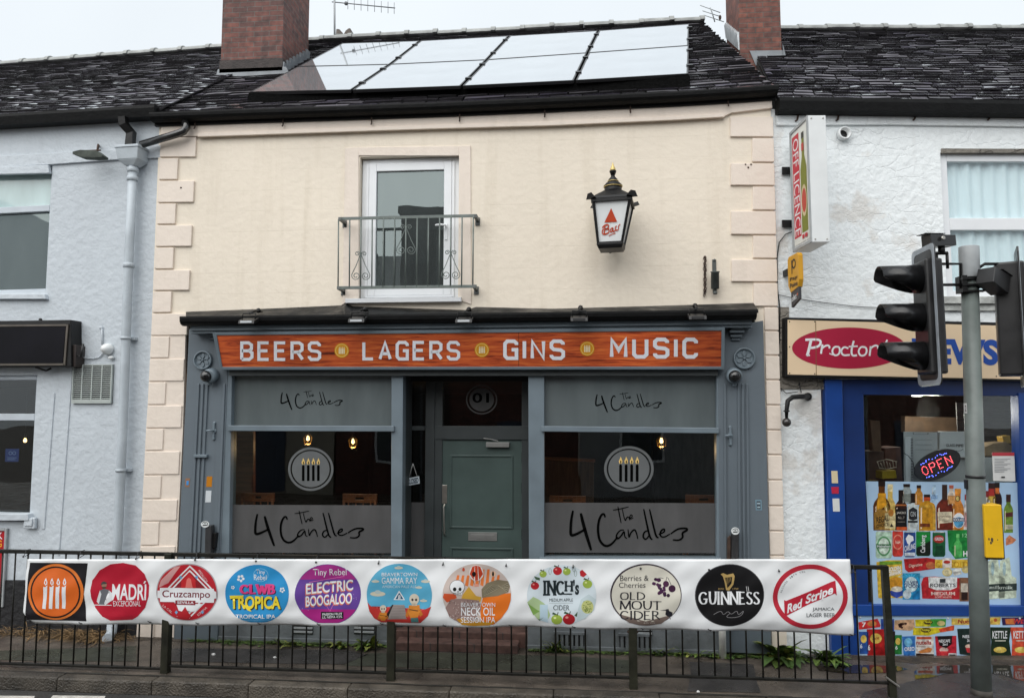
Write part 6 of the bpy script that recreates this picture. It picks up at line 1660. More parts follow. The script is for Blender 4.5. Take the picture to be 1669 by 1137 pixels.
# 3 red roundel with a white diamond and scroll
a = Art().frame(20, 890, 4.909)
a.disc(1400, 365, 250, ink(176, 166, 170), 230, 56, 1); a.disc(1400, 366, 242, ink(182, 28, 42), 222, 56, 2)
a.poly([(1190, 270), (1300, 165), (1350, 155), (1250, 290), (1170, 330)], ink(205, 150, 148), 3)
def dia(r, m, l, cx=1422, cy=362, k=1.0): a.poly([(cx, cy-r), (cx+r*k, cy), (cx, cy+r), (cx-r*k, cy)], m, l)
dia(212, white_i, 3); dia(196, ink(182, 28, 42), 4); dia(176, white_i, 5); dia(160, ink(150, 30, 42), 6)
for x, y in ((1350, 246), (1478, 244), (1316, 524), (1528, 520)): a.poly([(x-14, y), (x, y-16), (x+14, y), (x, y+16)], ink(110, 160, 200), 7)
a.poly([(1350, 330), (1352, 270), (1415, 205), (1470, 270), (1472, 330)], ink(200, 40, 46), 7); a.poly([(1385, 330), (1398, 262), (1415, 248), (1432, 262), (1446, 330)], ink(226, 120, 112), 8)
a.poly([(1310, 455), (1530, 455), (1480, 510), (1440, 520), (1410, 500), (1380, 520), (1335, 510)], white_i, 7); a.poly([(1335, 560), (1388, 478), (1440, 560), (1400, 580)], ink(178, 30, 40), 8)
a.poly([(1162, 352), (1180, 352), (1182, 330), (1620, 334), (1624, 352), (1640, 358), (1640, 412), (1622, 414), (1620, 446), (1182, 442), (1180, 414), (1160, 410)], white_i, 9)
a.text('Cruzcampo', 1198, 350, 1590, 424, ink(116, 24, 42), .012, lay=10); a.rect(1306, 430, 1472, 464, ink(130, 26, 40), 10); a.text('SEVILLA', 1322, 436, 1458, 456, white_i, .01, lay=11)
a.text('ANDALUCIA', 1470, 225, 1590, 243, ink(226, 200, 200), rot=52, lay=7); a.text('ESPANA', 1478, 505, 1575, 523, ink(226, 200, 200), rot=-42, lay=7); a.text('LA CAL', 1195, 490, 1290, 508, ink(226, 200, 200), rot=38, lay=7)
pr(a, label='red roundel with white diamond and scroll lettering')
# 4 blue roundel, pink and yellow words
a = Art().frame(340, 890, 4.636)
a.poly([(x, min(y, 574)) for x, y in circ(370, 358, 240, 222, 60)], ink(46, 148, 208), 1)
lb = ink(150, 206, 236)
a.ring(395, 215, 56, 50, 3, lb, 32, lay=2); a.text('Tiny', 360, 175, 428, 215, white_i, .0, skew=.08, lay=3); a.text('Rebel', 346, 212, 438, 252, white_i, .0, skew=.05, lay=3)
for cx, cy, s in ((248, 238, 30), (190, 306, 15), (560, 326, 22)):
    for k in range(5): a.disc(cx+s*.62*math.cos(R(72*k+10)), cy+s*.62*math.sin(R(72*k+10)), s*.34, white_i, s*.34, 10, 3)
for o, m, l in ((8, ink(60, 20, 50), 3), (0, ink(226, 66, 132), 4)): serif(a, 'CLWB', 245+o*.5, 288+o*.5, 500+o*.5, 352+o*.5, m, .30 + (.06 if o else 0), .16, .14, .34, l)
for o, m, l in ((7, ink(40, 30, 20), 5), (0, ink(244, 220, 60), 6)):
    a.text('TROPICA', 166+o, 372+o, 548+o, 470+o, m, .035, lay=l, skew=.0)
a.poly([(162, 368), (270, 366), (262, 386), (170, 388)], ink(244, 220, 60), 6); a.poly([(262, 440), (300, 480), (330, 488), (296, 440)], ink(244, 220, 60), 6)
a.text('TROPICAL IPA', 208, 510, 510, 542, white_i, .015, lay=3); a.rect(262, 556, 345, 558, lb, 3); a.rect(380, 556, 460, 558, lb, 3); a.text('BEER', 345, 552, 380, 562, lb, lay=3)
pr(a, label='sky blue roundel with pink and yellow lettering')
# 5 purple roundel
a = Art().frame(340, 890, 4.636)
a.poly([(x, min(y, 580)) for x, y in circ(902, 362, 248, 230, 60)], ink(104, 70, 156), 1)
a.poly([(x, min(y, 580)) for x, y in circ(902, 362, 244, 226, 60) if y < 250], ink(168, 50, 136), 2); a.poly([(x, min(y, 578)) for x, y in circ(902, 362, 244, 226, 60) if y > 468], ink(170, 36, 128), 2)
a.text('Tiny Rebel', 792, 168, 1042, 232, white_i, .0, lay=4)
a.stroke([(760, 270), (1025, 226)], 4, ink(235, 120, 190), 0, 3); a.stroke([(870, 420), (915, 490), (960, 400)], 4, ink(235, 120, 190), 0, 3)
for o, m, l in ((9, ink(226, 120, 96), 4), (0, white_i, 5)):
    a.text('ELECTRIC', 738-o*.6, 264+o, 1090-o*.6, 346+o, m, .018, skew=-.085, lay=l); a.text('BOOGALOO', 734-o*.6, 362+o, 1084-o*.6, 442+o, m, .018, skew=-.075, lay=l)
a.rect(846, 494, 1018, 548, ink(20, 16, 24), 3); a.text('PASSION FRUIT', 858, 502, 1008, 520, white_i, .01, skew=-.04, lay=4); a.text('LIL NEIPA 4.5%', 858, 524, 1008, 542, white_i, .01, skew=-.04, lay=4)
for i in range(26): a.disc(902+random.uniform(-220, 220), 330+random.uniform(-130, 160), 2.2, ink(220, 190, 220), n=6, lay=3)
pr(a, label='purple roundel with slanted white lettering')
# 6 light blue roundel with desert scene
a = Art().frame(340, 890, 4.636)
a.poly([(x, min(y, 578)) for x, y in circ(1442, 366, 248, 238, 60)], ink(90, 172, 206), 1)
a.poly([(1200, 420), (1225, 450), (1240, 500), (1290, 540), (1450, 545), (1600, 530), (1640, 470), (1684, 450), (1660, 520), (1600, 578), (1300, 578), (1250, 545), (1215, 490)], ink(196, 56, 50), 2)
a.text('BEAVERTOWN', 1310, 196, 1578, 222, white_i, .0, lay=4); a.text('GAMMA RAY', 1310, 232, 1576, 280, white_i, .0, lay=4); a.text('AMERICAN PALE ALE', 1312, 292, 1570, 312, ink(200, 224, 234), -.0, lay=4)
for cx, cy, rx in ((1438, 160, 32), (1262, 262, 30), (1278, 358, 58), (1640, 262, 34), (1590, 308, 26), (1625, 408, 28)): a.disc(cx, cy, rx, ink(206, 200, 180), rx*.32, 20, 3); a.disc(cx, cy-rx*.25, rx*.4, ink(180, 196, 196), rx*.25, 14, 4)
a.poly([(1440, 332), (1484, 404), (1396, 404)], white_i, 4); a.poly([(1440, 348), (1472, 398), (1410, 398)], ink(40, 90, 120), 5); a.text('B', 1430, 368, 1450, 396, white_i, .02, shear=.2, lay=6)
a.poly([(1392, 440), (1480, 440), (1500, 545), (1350, 552)], ink(150, 140, 136), 3); a.poly([(1385, 440), (1396, 440), (1352, 548), (1335, 530)], ink(30, 26, 24), 4)
for k in range(8): a.rect(1368+k*1, 452+k*12, 1488+k, 454+k*12, ink(110, 100, 98), 4)
for cx, cy, s in ((1318, 468, 1.0), (1555, 396, 1.55)):
    a.disc(cx, cy, 24*s, ink(214, 204, 186), 26*s, 20, 4); a.rect(cx-13*s, cy+14*s, cx+13*s, cy+32*s, ink(206, 196, 176), 5)
    for e in (-1, 1): a.disc(cx+e*9*s, cy+3*s, 5.5*s, ink(70, 60, 56), 6.5*s, 10, lay=5)
    for e in range(4): a.rect(cx-11*s+e*6*s, cy+20*s, cx-9.6*s+e*6*s, cy+31*s, ink(120, 108, 98), 6)
    a.poly([(cx-26*s, cy+30*s), (cx+26*s, cy+28*s), (cx+30*s, cy+66*s), (cx+12*s, cy+96*s), (cx-16*s, cy+96*s), (cx-30*s, cy+62*s)], ink(206, 128, 44), 4); a.poly([(cx-44*s, cy+80*s), (cx-30*s, cy+44*s), (cx-18*s, cy+52*s), (cx-30*s, cy+88*s)], ink(190, 112, 40), 4); a.poly([(cx+44*s, cy+74*s), (cx+28*s, cy+42*s), (cx+18*s, cy+52*s), (cx+30*s, cy+84*s)], ink(190, 112, 40), 4); a.stroke([(cx-24*s, cy+50*s), (cx+20*s, cy+56*s)], 4*s, ink(70, 50, 30), 0, 5)
a.poly([(1530, 536), (1586, 532), (1588, 572), (1530, 574)], ink(80, 130, 130), 5)
pr(a, label='light blue roundel with white lettering above a desert scene')
# 7 orange patterned roundel
a = Art().frame(690, 890, 4.636)
a.disc(406, 364, 258, ink(206, 190, 182), 236, 60, 1)
for k in range(9):
    x = 250+k*38; a.poly([(max(180, x-10), 290), (x+6, 170 if 2 < k < 7 else 215), (x+24, 170 if 2 < k < 7 else 215), (x+14, 300)], ink(226, 122, 58), 2)
a.poly([(452, 380), (560, 360), (660, 350), (662, 400), (640, 470), (590, 540), (530, 590), (440, 590), (430, 470)], ink(226, 116, 34), 3)
a.poly([(300, 360), (345, 300), (400, 370), (440, 380), (430, 420), (280, 410)], ink(206, 160, 60), 3); a.poly([(150, 380), (160, 350), (245, 355), (255, 385), (180, 420)], ink(216, 90, 50), 3)
a.poly([(168, 460), (210, 395), (300, 390), (420, 405), (440, 470), (380, 560), (270, 575), (200, 530)], ink(150, 124, 118), 4)
for i in range(90): a.disc(200+random.random()*220, 405+random.random()*140, 4, ink(90, 70, 66) if i % 2 else ink(196, 176, 170), n=6, lay=5)
a.poly([(445, 385), (440, 320), (480, 275), (560, 250), (640, 262), (655, 300), (640, 345), (560, 372)], ink(128, 118, 96), 5)
for k in range(9): a.stroke([(455, 370-k*4), (540, 320-k*7+10), (640, 275+k*9)], 4, ink(84, 78, 62) if k % 2 else ink(160, 150, 126), 1, 6)
a.disc(258, 302, 56, white_i, 52, 28, 6); a.poly([(222, 330), (300, 340), (290, 362), (240, 358)], white_i, 6); a.disc(240, 318, 13, ink(24, 22, 22), 15, 14, lay=7); a.disc(280, 318, 11, ink(24, 22, 22), 14, 12, lay=7); a.poly([(258, 340), (266, 328), (272, 340)], ink(60, 56, 54), 7)
for k in range(5): a.rect(236+k*11, 344, 239+k*11, 362, ink(120, 112, 106), 7)
a.ring(258, 302, 57, 53, 3, ink(90, 84, 80), 32, lay=7)
a.disc(402, 198, 54, ink(232, 226, 220), 60, 28, 4)
for k in (-1, 1): a.poly([(402+k*50, 205), (402+k*30, 150), (402+k*12, 142), (402+k*20, 250)], ink(200, 70, 40), 5)
a.poly([(392, 142), (412, 142), (414, 255), (392, 255)], ink(200, 70, 40), 5); a.disc(384, 206, 15, ink(24, 22, 22), 20, 14, 6); a.rect(386, 282, 420, 300, ink(220, 150, 130), 5); a.stroke([(378, 252), (386, 284)], 3, ink(90, 70, 60), 0, 5); a.stroke([(428, 252), (420, 284)], 3, ink(90, 70, 60), 0, 5)
a.disc(527, 206, 22, ink(230, 190, 160), 22, 18, 4); a.disc(527, 206, 8, ink(24, 22, 22), 20, 10, 5); a.disc(305, 172, 10, ink(200, 80, 50), 14, 12, 4)
a.poly([(250, 545), (300, 540), (340, 560), (520, 570), (560, 560), (500, 596), (380, 600), (290, 590)], ink(196, 140, 40), 5)
a.text('BEAVERTOWN', 286, 422, 544, 452, white_i, .0, lay=8); a.text('NECK OIL', 286, 458, 542, 520, white_i, .01, lay=8); a.text('SESSION IPA', 284, 530, 544, 574, white_i, .0, lay=8)
pr(a, label='orange and grey roundel with a skull, hot-air balloon and white lettering')
# 8 apples and leaves round dark lettering
a = Art().frame(690, 890, 4.636)
a.disc(1045, 368, 262, ink(214, 226, 232), 228, 60, 1)
a.poly([(785, 420), (830, 380), (870, 400), (930, 445), (960, 520), (930, 570), (870, 560), (820, 500)], ink(176, 200, 150), 2); a.poly([(1170, 470), (1190, 400), (1250, 360), (1306, 400), (1290, 480), (1220, 545), (1160, 560)], ink(196, 212, 216), 2)
a.poly([(880, 440), (940, 440), (940, 580), (880, 560)], ink(190, 214, 226), 3); a.poly([(790, 430), (860, 480), (880, 490), (830, 520)], ink(130, 168, 86), 3); a.disc(1240, 455, 46, ink(196, 200, 130), 50, 24, 3)
for i in range(40): a.disc(1240+random.uniform(-36, 36), 455+random.uniform(-40, 40), 4, ink(110, 130, 60), n=6, lay=4)
def apple(cx, cy, r, m, l=3):
    a.poly([(cx+r*1.05*math.cos(R(k*15))*(1-.1*(k % 24 == 18)), cy+r*math.sin(R(k*15))*(1.0 if k*15 < 180 else .92)) for k in range(24)], m, l)
    a.disc(cx-r*.35, cy-r*.3, r*.28, ink(226, 150, 140) if m is ap_r else ink(222, 232, 160), r*.2, 10, l+1); a.poly([(cx-2, cy-r*.7), (cx+r*.2, cy-r*1.4), (cx+r*.34, cy-r*1.35), (cx+4, cy-r*.7)], ink(60, 60, 40), l+1); a.poly([(cx+2, cy-r), (cx-r*.7, cy-r*1.35), (cx-r*.9, cy-r*1.0), (cx-r*.3, cy-r*.85)], ink(60, 84, 60), l+1)
ap_r, ap_g = ink(180, 34, 44), ink(160, 184, 76)
apple(905, 206, 26, ap_g); apple(1014, 182, 32, ap_r); apple(1084, 188, 28, ap_g); apple(843, 296, 30, ap_r); apple(1240, 282, 34, ap_g); a.poly([(1182, 190), (1200, 176), (1236, 210), (1210, 232), (1186, 222)], ap_r, 3); apple(1008, 552, 40, ap_g); apple(1100, 548, 44, ap_r)
for pts in ([(836, 222), (880, 236), (880, 256), (850, 248)], [(1140, 520), (1166, 490), (1160, 530)], [(866, 555), (905, 540), (880, 566)]): a.poly(pts, ink(74, 100, 74), 3)
for cx, cy in ((958, 186), (1150, 204), (1138, 168)): a.ring(cx, cy, 11, 24, 3, ink(130, 150, 140), 16, lay=3)
ch_ = ink(34, 46, 50)
serif(a, 'INC', 908, 262, 1060, 366, ch_, .28, .20, .20, .40, 4); serif(a, 'H', 1072, 266, 1122, 336, ch_, .26, .18, .2, .38, 4); a.text("'s", 1132, 252, 1176, 366, ch_, .03, lay=4); a.rect(1018, 356, 1124, 366, ch_, 4)
a.text('MEDIUM APPLE', 952, 394, 1130, 418, ch_, .0, lay=4); a.rect(950, 428, 1130, 430, ink(150, 160, 160), 4); a.text('CIDER', 982, 444, 1104, 482, ch_, .0, lay=4)
pr(a, label='white roundel ringed with red and green apples')
# 9 cream roundel with berries
a = Art().frame(980, 890, 3.477)
a.disc(252, 272, 202, ink(64, 54, 62), 176, 60, 1); a.disc(254, 274, 195, ink(222, 218, 204), 169, 60, 2); a.poly([(95, 380), (250, 420), (400, 385), (340, 436), (250, 448), (160, 432)], ink(120, 104, 96), 3)
dk = ink(36, 36, 44)
a.text('Berries &', 106, 162, 268, 194, dk, .0, lay=4); a.text('Cherries', 100, 202, 250, 232, dk, .0, lay=4)
serif(a, 'OLD', 108, 258, 244, 300, dk, .16, .07, .16, .2, 4); serif(a, 'MOUT', 106, 308, 340, 354, dk, .15, .07, .14, .2, 4); serif(a, 'CIDER', 106, 364, 330, 410, dk, .16, .07, .14, .2, 4)
for bx_, by_, n_ in ((314, 206, 9), (340, 250, 15)):
    for i in range(n_): a.disc(bx_+random.uniform(-19, 19), by_+random.uniform(-21, 24), 9, ink(74, 34, 72) if i % 3 else ink(50, 24, 54), n=10, lay=4)
a.disc(366, 210, 17, ink(70, 30, 62), n=16, lay=5); a.disc(400, 236, 20, ink(60, 26, 56), n=16, lay=5); a.disc(378, 274, 10, ink(60, 40, 60), n=12, lay=5)
a.stroke([(366, 195), (372, 165), (395, 215)], 3, ink(70, 60, 70), 1, 4); a.stroke([(310, 188), (330, 176), (352, 180)], 3, ink(70, 60, 70), 1, 4)
a.poly([(366, 352), (380, 350), (384, 362), (404, 372), (400, 392), (380, 396), (362, 384), (376, 372)], dk, 4); a.stroke([(384, 394), (392, 410)], 3, dk, 0, 4); a.poly([(330, 358), (366, 354), (366, 360)], dk, 4); a.text('4.0% VOL', 238, 426, 306, 434, ink(200, 190, 180), lay=4)
pr(a, label='cream roundel with dark berries and black lettering')
# 10 black roundel with a gold harp
a = Art().frame(980, 890, 3.477)
a.disc(727, 276, 197, ink(70, 70, 74), 177, 60, 1); a.disc(728, 277, 192, ink(20, 19, 21), 173, 60, 2)
a.poly([(690, 170), (676, 156), (690, 150), (712, 160), (748, 152), (756, 168), (750, 215), (726, 250), (708, 248), (700, 205)], gold_i, 3); a.poly([(700, 176), (742, 172), (738, 210), (716, 236), (708, 205)], ink(20, 19, 21), 4)
for k in range(4): a.stroke([(706+k*9, 176), (712+k*6, 222-k*8)], 2, gold_i, 0, 5)
a.text('ESTD', 664, 236, 696, 245, gold_i, lay=3); a.text('1759', 746, 236, 778, 245, gold_i, lay=3)
serif(a, 'GUINNESS', 552, 258, 895, 326, white_i, .22, .11, .16, .26, 3)
a.stroke([(636, 384), (680, 360), (690, 390), (720, 362), (735, 388), (770, 358), (775, 392), (812, 356), (790, 400), (700, 404), (730, 376)], 2.4, ink(150, 148, 150), 3, 3)
a.stroke([(822, 226), (828, 262)], 3, ink(200, 200, 200), 0, 3); a.stroke([(832, 226), (838, 262)], 3, ink(200, 200, 200), 0, 3)
pr(a, label='black roundel with a gold harp and white capitals')
# 11 white roundel, red ring and slanted red band
a = Art().frame(980, 890, 3.477)
a.ring(1184, 284, 210, 184, 27, ink(190, 42, 60), 64, lay=1)
a.poly([(1038, 305), (1050, 310), (1300, 200), (1325, 192), (1330, 275), (1320, 262), (1180, 325), (1050, 392), (1040, 385)], ink(186, 34, 54), 2)
a.text('Red', 1054, 312, 1140, 362, white_i, .03, shear=.15, skew=-.42, lay=3); a.text('Stripe', 1158, 244, 1310, 310, white_i, .03, shear=.15, skew=-.42, lay=3)
gk = ink(30, 44, 52)
a.text('JAMAICA', 1196, 344, 1320, 367, gk, .0, lay=3); a.text('LAGER BEER', 1162, 376, 1324, 398, gk, .0, lay=3)
vs_ = 'ALCOHOL 4.7% VOL'
for i, c_ in enumerate(vs_):
    an = R(190+i*4.6); x, y = 1184+166*math.cos(an), 284+146*math.sin(an)
    if c_ != ' ': a.text(c_, x-4, y-5, x+4, y+5, ink(60, 70, 76), rot=190+i*4.6+90, lay=3)
pr(a, label='white roundel with thick red ring and slanted red band')
# ================================================================== SHOP WINDOW, POSTERS, THINGS INSIDE
def poster(name, label, pts, col, off):
    t = thing(name, RGT.hit(*pts[3]), label, 'poster')
    mb = MB(); mb.pix(RGT, pts, off, off-.004); mb.build('sheet', col, t); return t
t = poster('window_poster', 'pale blue window poster picturing bottles, cans and groceries', [(1411, 784), (1658, 786), (1664, 986), (1422, 983)], M('pale_blue_poster', (.40, .57, .76, 1), .4, .16, 1.3), -.022)
a = Art().frame(1405, 775, 5.288)
def bottle(x, y0, y1, hw, nk, sh, body, cap, lab=None, lcol=None, ly=(.5, .9), caplen=.16, lay=2):
    h = y1-y0
    a.poly([(x-nk, y0), (x+nk, y0), (x+nk, y0+h*sh*.72), (x+hw*.85, y0+h*sh), (x+hw, y0+h*(sh+.08)), (x+hw*.97, y1), (x-hw*.97, y1), (x-hw, y0+h*(sh+.08)), (x-hw*.85, y0+h*sh), (x-nk, y0+h*sh*.72)], body, lay)
    a.rect(x-nk*1.12, y0, x+nk*1.12, y0+h*caplen, cap, lay+1)
    if lcol: a.rect(x-hw*.9, y0+h*ly[0], x+hw*.9, y0+h*ly[1], lcol, lay+1)
    a.poly([(x-hw*.75, y0+h*(sh+.1)), (x-hw*.6, y0+h*(sh+.08)), (x-hw*.62, y1-h*.05), (x-hw*.77, y1-h*.05)], M('bottle_glint_ink', tuple(min(1, c*1.5+.05) for c in (.5, .4, .3))+(1,), .4), lay+1)
dark, amber, tan_ = pic(34, 22, 18), pic(190, 120, 30), pic(206, 178, 110)
bottle(385, 70, 240, 42, 26, .3, pic(150, 160, 160), dark, lcol=pic(120, 126, 120)); bottle(490, 80, 250, 34, 17, .38, pic(190, 130, 50), dark); bottle(770, 80, 260, 34, 17, .42, pic(220, 206, 190), pic(180, 90, 70), lcol=pic(206, 150, 90))
a.rect(588, 150, 660, 228, pic(170, 200, 226), 2); a.text('VODKA', 594, 165, 652, 200, pic(60, 110, 170), .02, lay=3); bottle(620, 80, 160, 16, 14, .2, pic(180, 206, 226), pic(150, 180, 206))
bottle(170, 48, 470, 74, 27, .42, pic(90, 50, 14), dark, caplen=.10); a.poly([(136, 150), (206, 150), (206, 205), (212, 250), (150, 300), (110, 300), (130, 240), (136, 205)], pic(206, 146, 36), 3); a.poly([(104, 320), (150, 280), (205, 300), (240, 330), (240, 465), (110, 465)], pic(150, 112, 50), 4); a.text('REGAL', 124, 345, 230, 400, pic(30, 24, 18), .02, skew=-.2, lay=5); a.text('CHOICE', 124, 410, 230, 440, pic(30, 24, 18), .02, skew=-.2, lay=5)
bottle(243, 72, 470, 50, 21, .42, pic(206, 176, 96), pic(222, 206, 160), caplen=.16); a.rect(196, 320, 288, 455, pic(216, 200, 150), 4); a.disc(250, 318, 24, pic(176, 116, 50), 32, 18, 5); a.text('Dunmor', 200, 358, 284, 384, pic(110, 80, 50), lay=5); a.poly([(254, 408), (272, 440), (240, 440)], dark, 5)
bottle(336, 122, 470, 52, 19, .35, pic(50, 26, 20), dark, caplen=.3); a.rect(290, 246, 386, 258, pic(170, 100, 50), 4); a.rect(290, 285, 386, 450, pic(24, 22, 24), 4); a.text('JACKS', 298, 308, 378, 332, pic(206, 200, 190), .01, lay=5); a.text('No.7', 312, 350, 366, 372, pic(180, 170, 160), lay=5); a.rect(304, 394, 372, 398, pic(150, 140, 130), 5); a.rect(296, 440, 390, 470, pic(190, 84, 40), 5)
bottle(437, 150, 470, 46, 18, .28, pic(196, 206, 206), dark, caplen=.26); a.poly([(404, 290), (440, 270), (476, 290), (476, 372), (440, 384), (404, 372)], pic(34, 36, 40), 4); a.text('GIN', 418, 308, 462, 350, pic(190, 196, 196), .01, lay=5); a.rect(394, 385, 480, 404, pic(40, 44, 44), 4)
bottle(560, 160, 472, 72, 24, .26, pic(196, 140, 34), dark, caplen=.10); a.rect(532, 185, 588, 215, pic(206, 84, 44), 4); a.poly([(490, 255), (610, 250), (636, 280), (636, 472), (610, 465), (610, 270), (490, 275)], pic(206, 160, 60), 4); a.rect(500, 410, 586, 440, pic(120, 60, 30), 5)
bottle(712, 76, 468, 72, 20, .42, pic(110, 40, 26), pic(60, 40, 30), caplen=.34); a.poly([(650, 312), (776, 308), (780, 400), (656, 412)], pic(216, 204, 176), 4); a.text('Hennessy', 668, 336, 766, 366, pic(80, 50, 40), lay=5); a.text('Cognac', 690, 382, 742, 400, pic(110, 80, 60), lay=5)
bottle(826, 110, 466, 52, 24, .40, pic(206, 130, 50), pic(226, 150, 60), caplen=.12); a.disc(824, 196, 20, pic(60, 60, 50), 26, 16, 5); a.disc(824, 196, 14, pic(216, 190, 110), 20, 16, 6); a.disc(834, 385, 50, white_i, 66, 24, 5); a.disc(834, 400, 42, pic(80, 150, 190), 46, 22, 6); a.rect(784, 362, 884, 394, pic(34, 60, 100), 7); a.text('ROCKARD', 788, 366, 880, 390, white_i, .015, lay=8)
bottle(905, 160, 470, 30, 18, .3, pic(210, 206, 206), pic(150, 60, 60), lcol=pic(200, 150, 150)); bottle(1072, 130, 470, 34, 18, .25, pic(210, 206, 200), pic(130, 40, 40)); bottle(1118, 60, 420, 48, 26, .4, pic(190, 160, 70), pic(50, 26, 24), caplen=.30); a.rect(1090, 110, 1142, 175, pic(150, 40, 36), 4)
bottle(1166, 58, 420, 40, 18, .3, pic(40, 20, 20), pic(30, 20, 20), caplen=.12); a.rect(1150, 105, 1184, 155, pic(206, 110, 50), 4); bottle(1262, 160, 490, 40, 18, .34, pic(110, 140, 50), pic(60, 30, 26), caplen=.20); a.poly([(1236, 320), (1300, 310), (1300, 350), (1238, 356)], pic(90, 40, 40), 4); a.rect(1238, 420, 1302, 460, pic(200, 196, 170), 4)
def can(x0, x1, y0, y1, m, lay=3): a.poly([(x0+10, y0), (x1-10, y0), (x1, y0+14), (x1, y1-16), (x1-12, y1), (x0+12, y1), (x0, y1-16), (x0, y0+14)], m, lay); a.rect(x0+10, y0, x1-10, y0+9, pic(190, 196, 196), lay+1)
can(118, 258, 474, 710, pic(178, 206, 184)); a.disc(188, 605, 60, pic(90, 150, 100), 86, 28, 5); a.disc(188, 605, 48, pic(206, 222, 208), 70, 28, 6); a.rect(122, 588, 250, 622, pic(40, 110, 60), 7); a.text('Heineken', 130, 594, 244, 616, white_i, .012, lay=8)
can(262, 354, 468, 695, pic(196, 60, 50)); a.disc(308, 570, 44, pic(216, 130, 110), 66, 24, 5); a.disc(308, 570, 34, pic(196, 64, 56), 54, 24, 6); a.text('1664', 288, 556, 330, 584, pic(230, 206, 190), .01, lay=7)
can(362, 460, 478, 700, pic(40, 74, 140)); a.rect(368, 660, 456, 690, pic(206, 214, 222), 5); a.poly([(376, 540), (400, 504), (440, 520), (446, 556), (420, 570), (410, 600), (390, 580)], white_i, 5); a.text('CARLING', 366, 592, 458, 640, white_i, .02, skew=-.3, lay=6)
can(466, 590, 472, 690, pic(24, 130, 54)); a.poly([(468, 620), (590, 560), (590, 674), (576, 688), (480, 688), (468, 670)], pic(18, 30, 20), 5); a.text('Carlsberg', 455, 560, 605, 612, white_i, .012, rot=-90, lay=6)
can(608, 718, 480, 696, pic(24, 92, 54)); a.disc(662, 545, 46, pic(176, 50, 44), 34, 20, 5); a.text('GREEN', 628, 530, 698, 556, white_i, .012, lay=6); a.poly([(640, 600), (700, 600), (712, 690), (626, 690)], pic(16, 66, 40), 5)
a.poly([(736, 470), (930, 462), (930, 700), (806, 716), (748, 640)], pic(26, 128, 56), 3); bottle(826, 500, 700, 36, 12, .4, pic(80, 176, 90), pic(120, 206, 120), lay=5); a.text('12', 866, 496, 906, 528, pic(160, 220, 170), .0, lay=6); a.text('HE', 872, 646, 940, 694, white_i, .03, lay=6)
a.poly([(124, 742), (222, 726), (345, 726), (350, 1050), (240, 1050), (196, 1060), (140, 1050)], pic(216, 180, 60), 3); a.poly([(150, 735), (345, 735), (340, 760), (150, 770)], pic(110, 150, 50), 4); a.text('GOLDEN', 222, 782, 332, 818, white_i, .03, skew=-.15, lay=5); a.text('GRAHAMS', 226, 816, 340, 856, white_i, .03, skew=-.2, lay=5); a.disc(290, 920, 60, pic(200, 140, 40), 50, 24, 5); a.poly([(242, 990), (352, 960), (350, 1030), (300, 1052), (250, 1030)], pic(50, 74, 160), 5); a.disc(300, 975, 50, pic(230, 220, 200), 24, 20, 6)
a.poly([(360, 716), (560, 704), (630, 716), (628, 800), (400, 830), (372, 806)], pic(176, 36, 40), 3); a.text('Digestive', 405, 755, 520, 790, pic(236, 220, 200), .0, skew=-.12, lay=4); a.disc(590, 770, 40, pic(196, 110, 70), 30, 20, 4); a.rect(628, 720, 920, 794, pic(222, 186, 70), 3); a.text('OA  SOLD', 634, 736, 914, 790, pic(200, 150, 30), .02, lay=4); a.rect(694, 708, 772, 790, pic(222, 214, 206), 5); a.disc(732, 742, 30, pic(190, 50, 40), 14, 18, 6)
a.disc(735, 830, 44, pic(206, 190, 130), 36, 22, 4); a.disc(735, 830, 34, pic(226, 214, 170), 26, 22, 5); a.disc(895, 806, 36, pic(206, 190, 130), 32, 22, 4); a.poly([(780, 810), (850, 790), (860, 845), (792, 862)], pic(222, 222, 214), 5); a.text('cheese', 790, 815, 850, 838, pic(90, 90, 90), skew=-.25, lay=6)
a.rect(350, 838, 500, 1064, pic(36, 148, 196), 3)
for k in range(9): a.poly([(424, 880), (424+120*math.cos(R(200+k*17.5)), 885+44*math.sin(R(200+k*17.5))), (424+120*math.cos(R(207+k*17.5)), 885+44*math.sin(R(207+k*17.5)))], pic(80, 180, 216), 4)
a.disc(424, 935, 56, pic(206, 226, 236), 66, 26, 5); a.text('SILVER', 362, 904, 490, 934, pic(24, 50, 110), .02, lay=6); a.text('SPOON', 360, 934, 494, 964, pic(24, 50, 110), .02, lay=6); a.disc(388, 1020, 36, pic(200, 214, 220), 40, 22, 6); a.rect(436, 990, 498, 1064, pic(30, 120, 176), 5)
a.poly([(510, 930), (530, 870), (620, 866), (840, 880), (842, 1064), (520, 1056)], pic(186, 40, 48), 3); a.poly([(572, 872), (820, 872), (818, 960), (760, 984), (640, 984), (576, 960)], pic(226, 230, 226), 4); a.rect(670, 886, 720, 920, pic(50, 56, 60), 5); a.text('ROBERTS', 586, 926, 806, 958, pic(34, 40, 50), .02, lay=5); a.text('MEDIUM', 596, 998, 802, 1028, pic(240, 200, 190), .03, lay=5); a.text('SOFT WHITE', 628, 1036, 772, 1052, pic(240, 200, 190), .02, lay=5)
a.rect(840, 876, 922, 1080, pic(130, 90, 66), 4); a.rect(852, 925, 912, 1000, pic(206, 196, 180), 5); a.rect(856, 1000, 910, 1070, pic(44, 28, 24), 5)
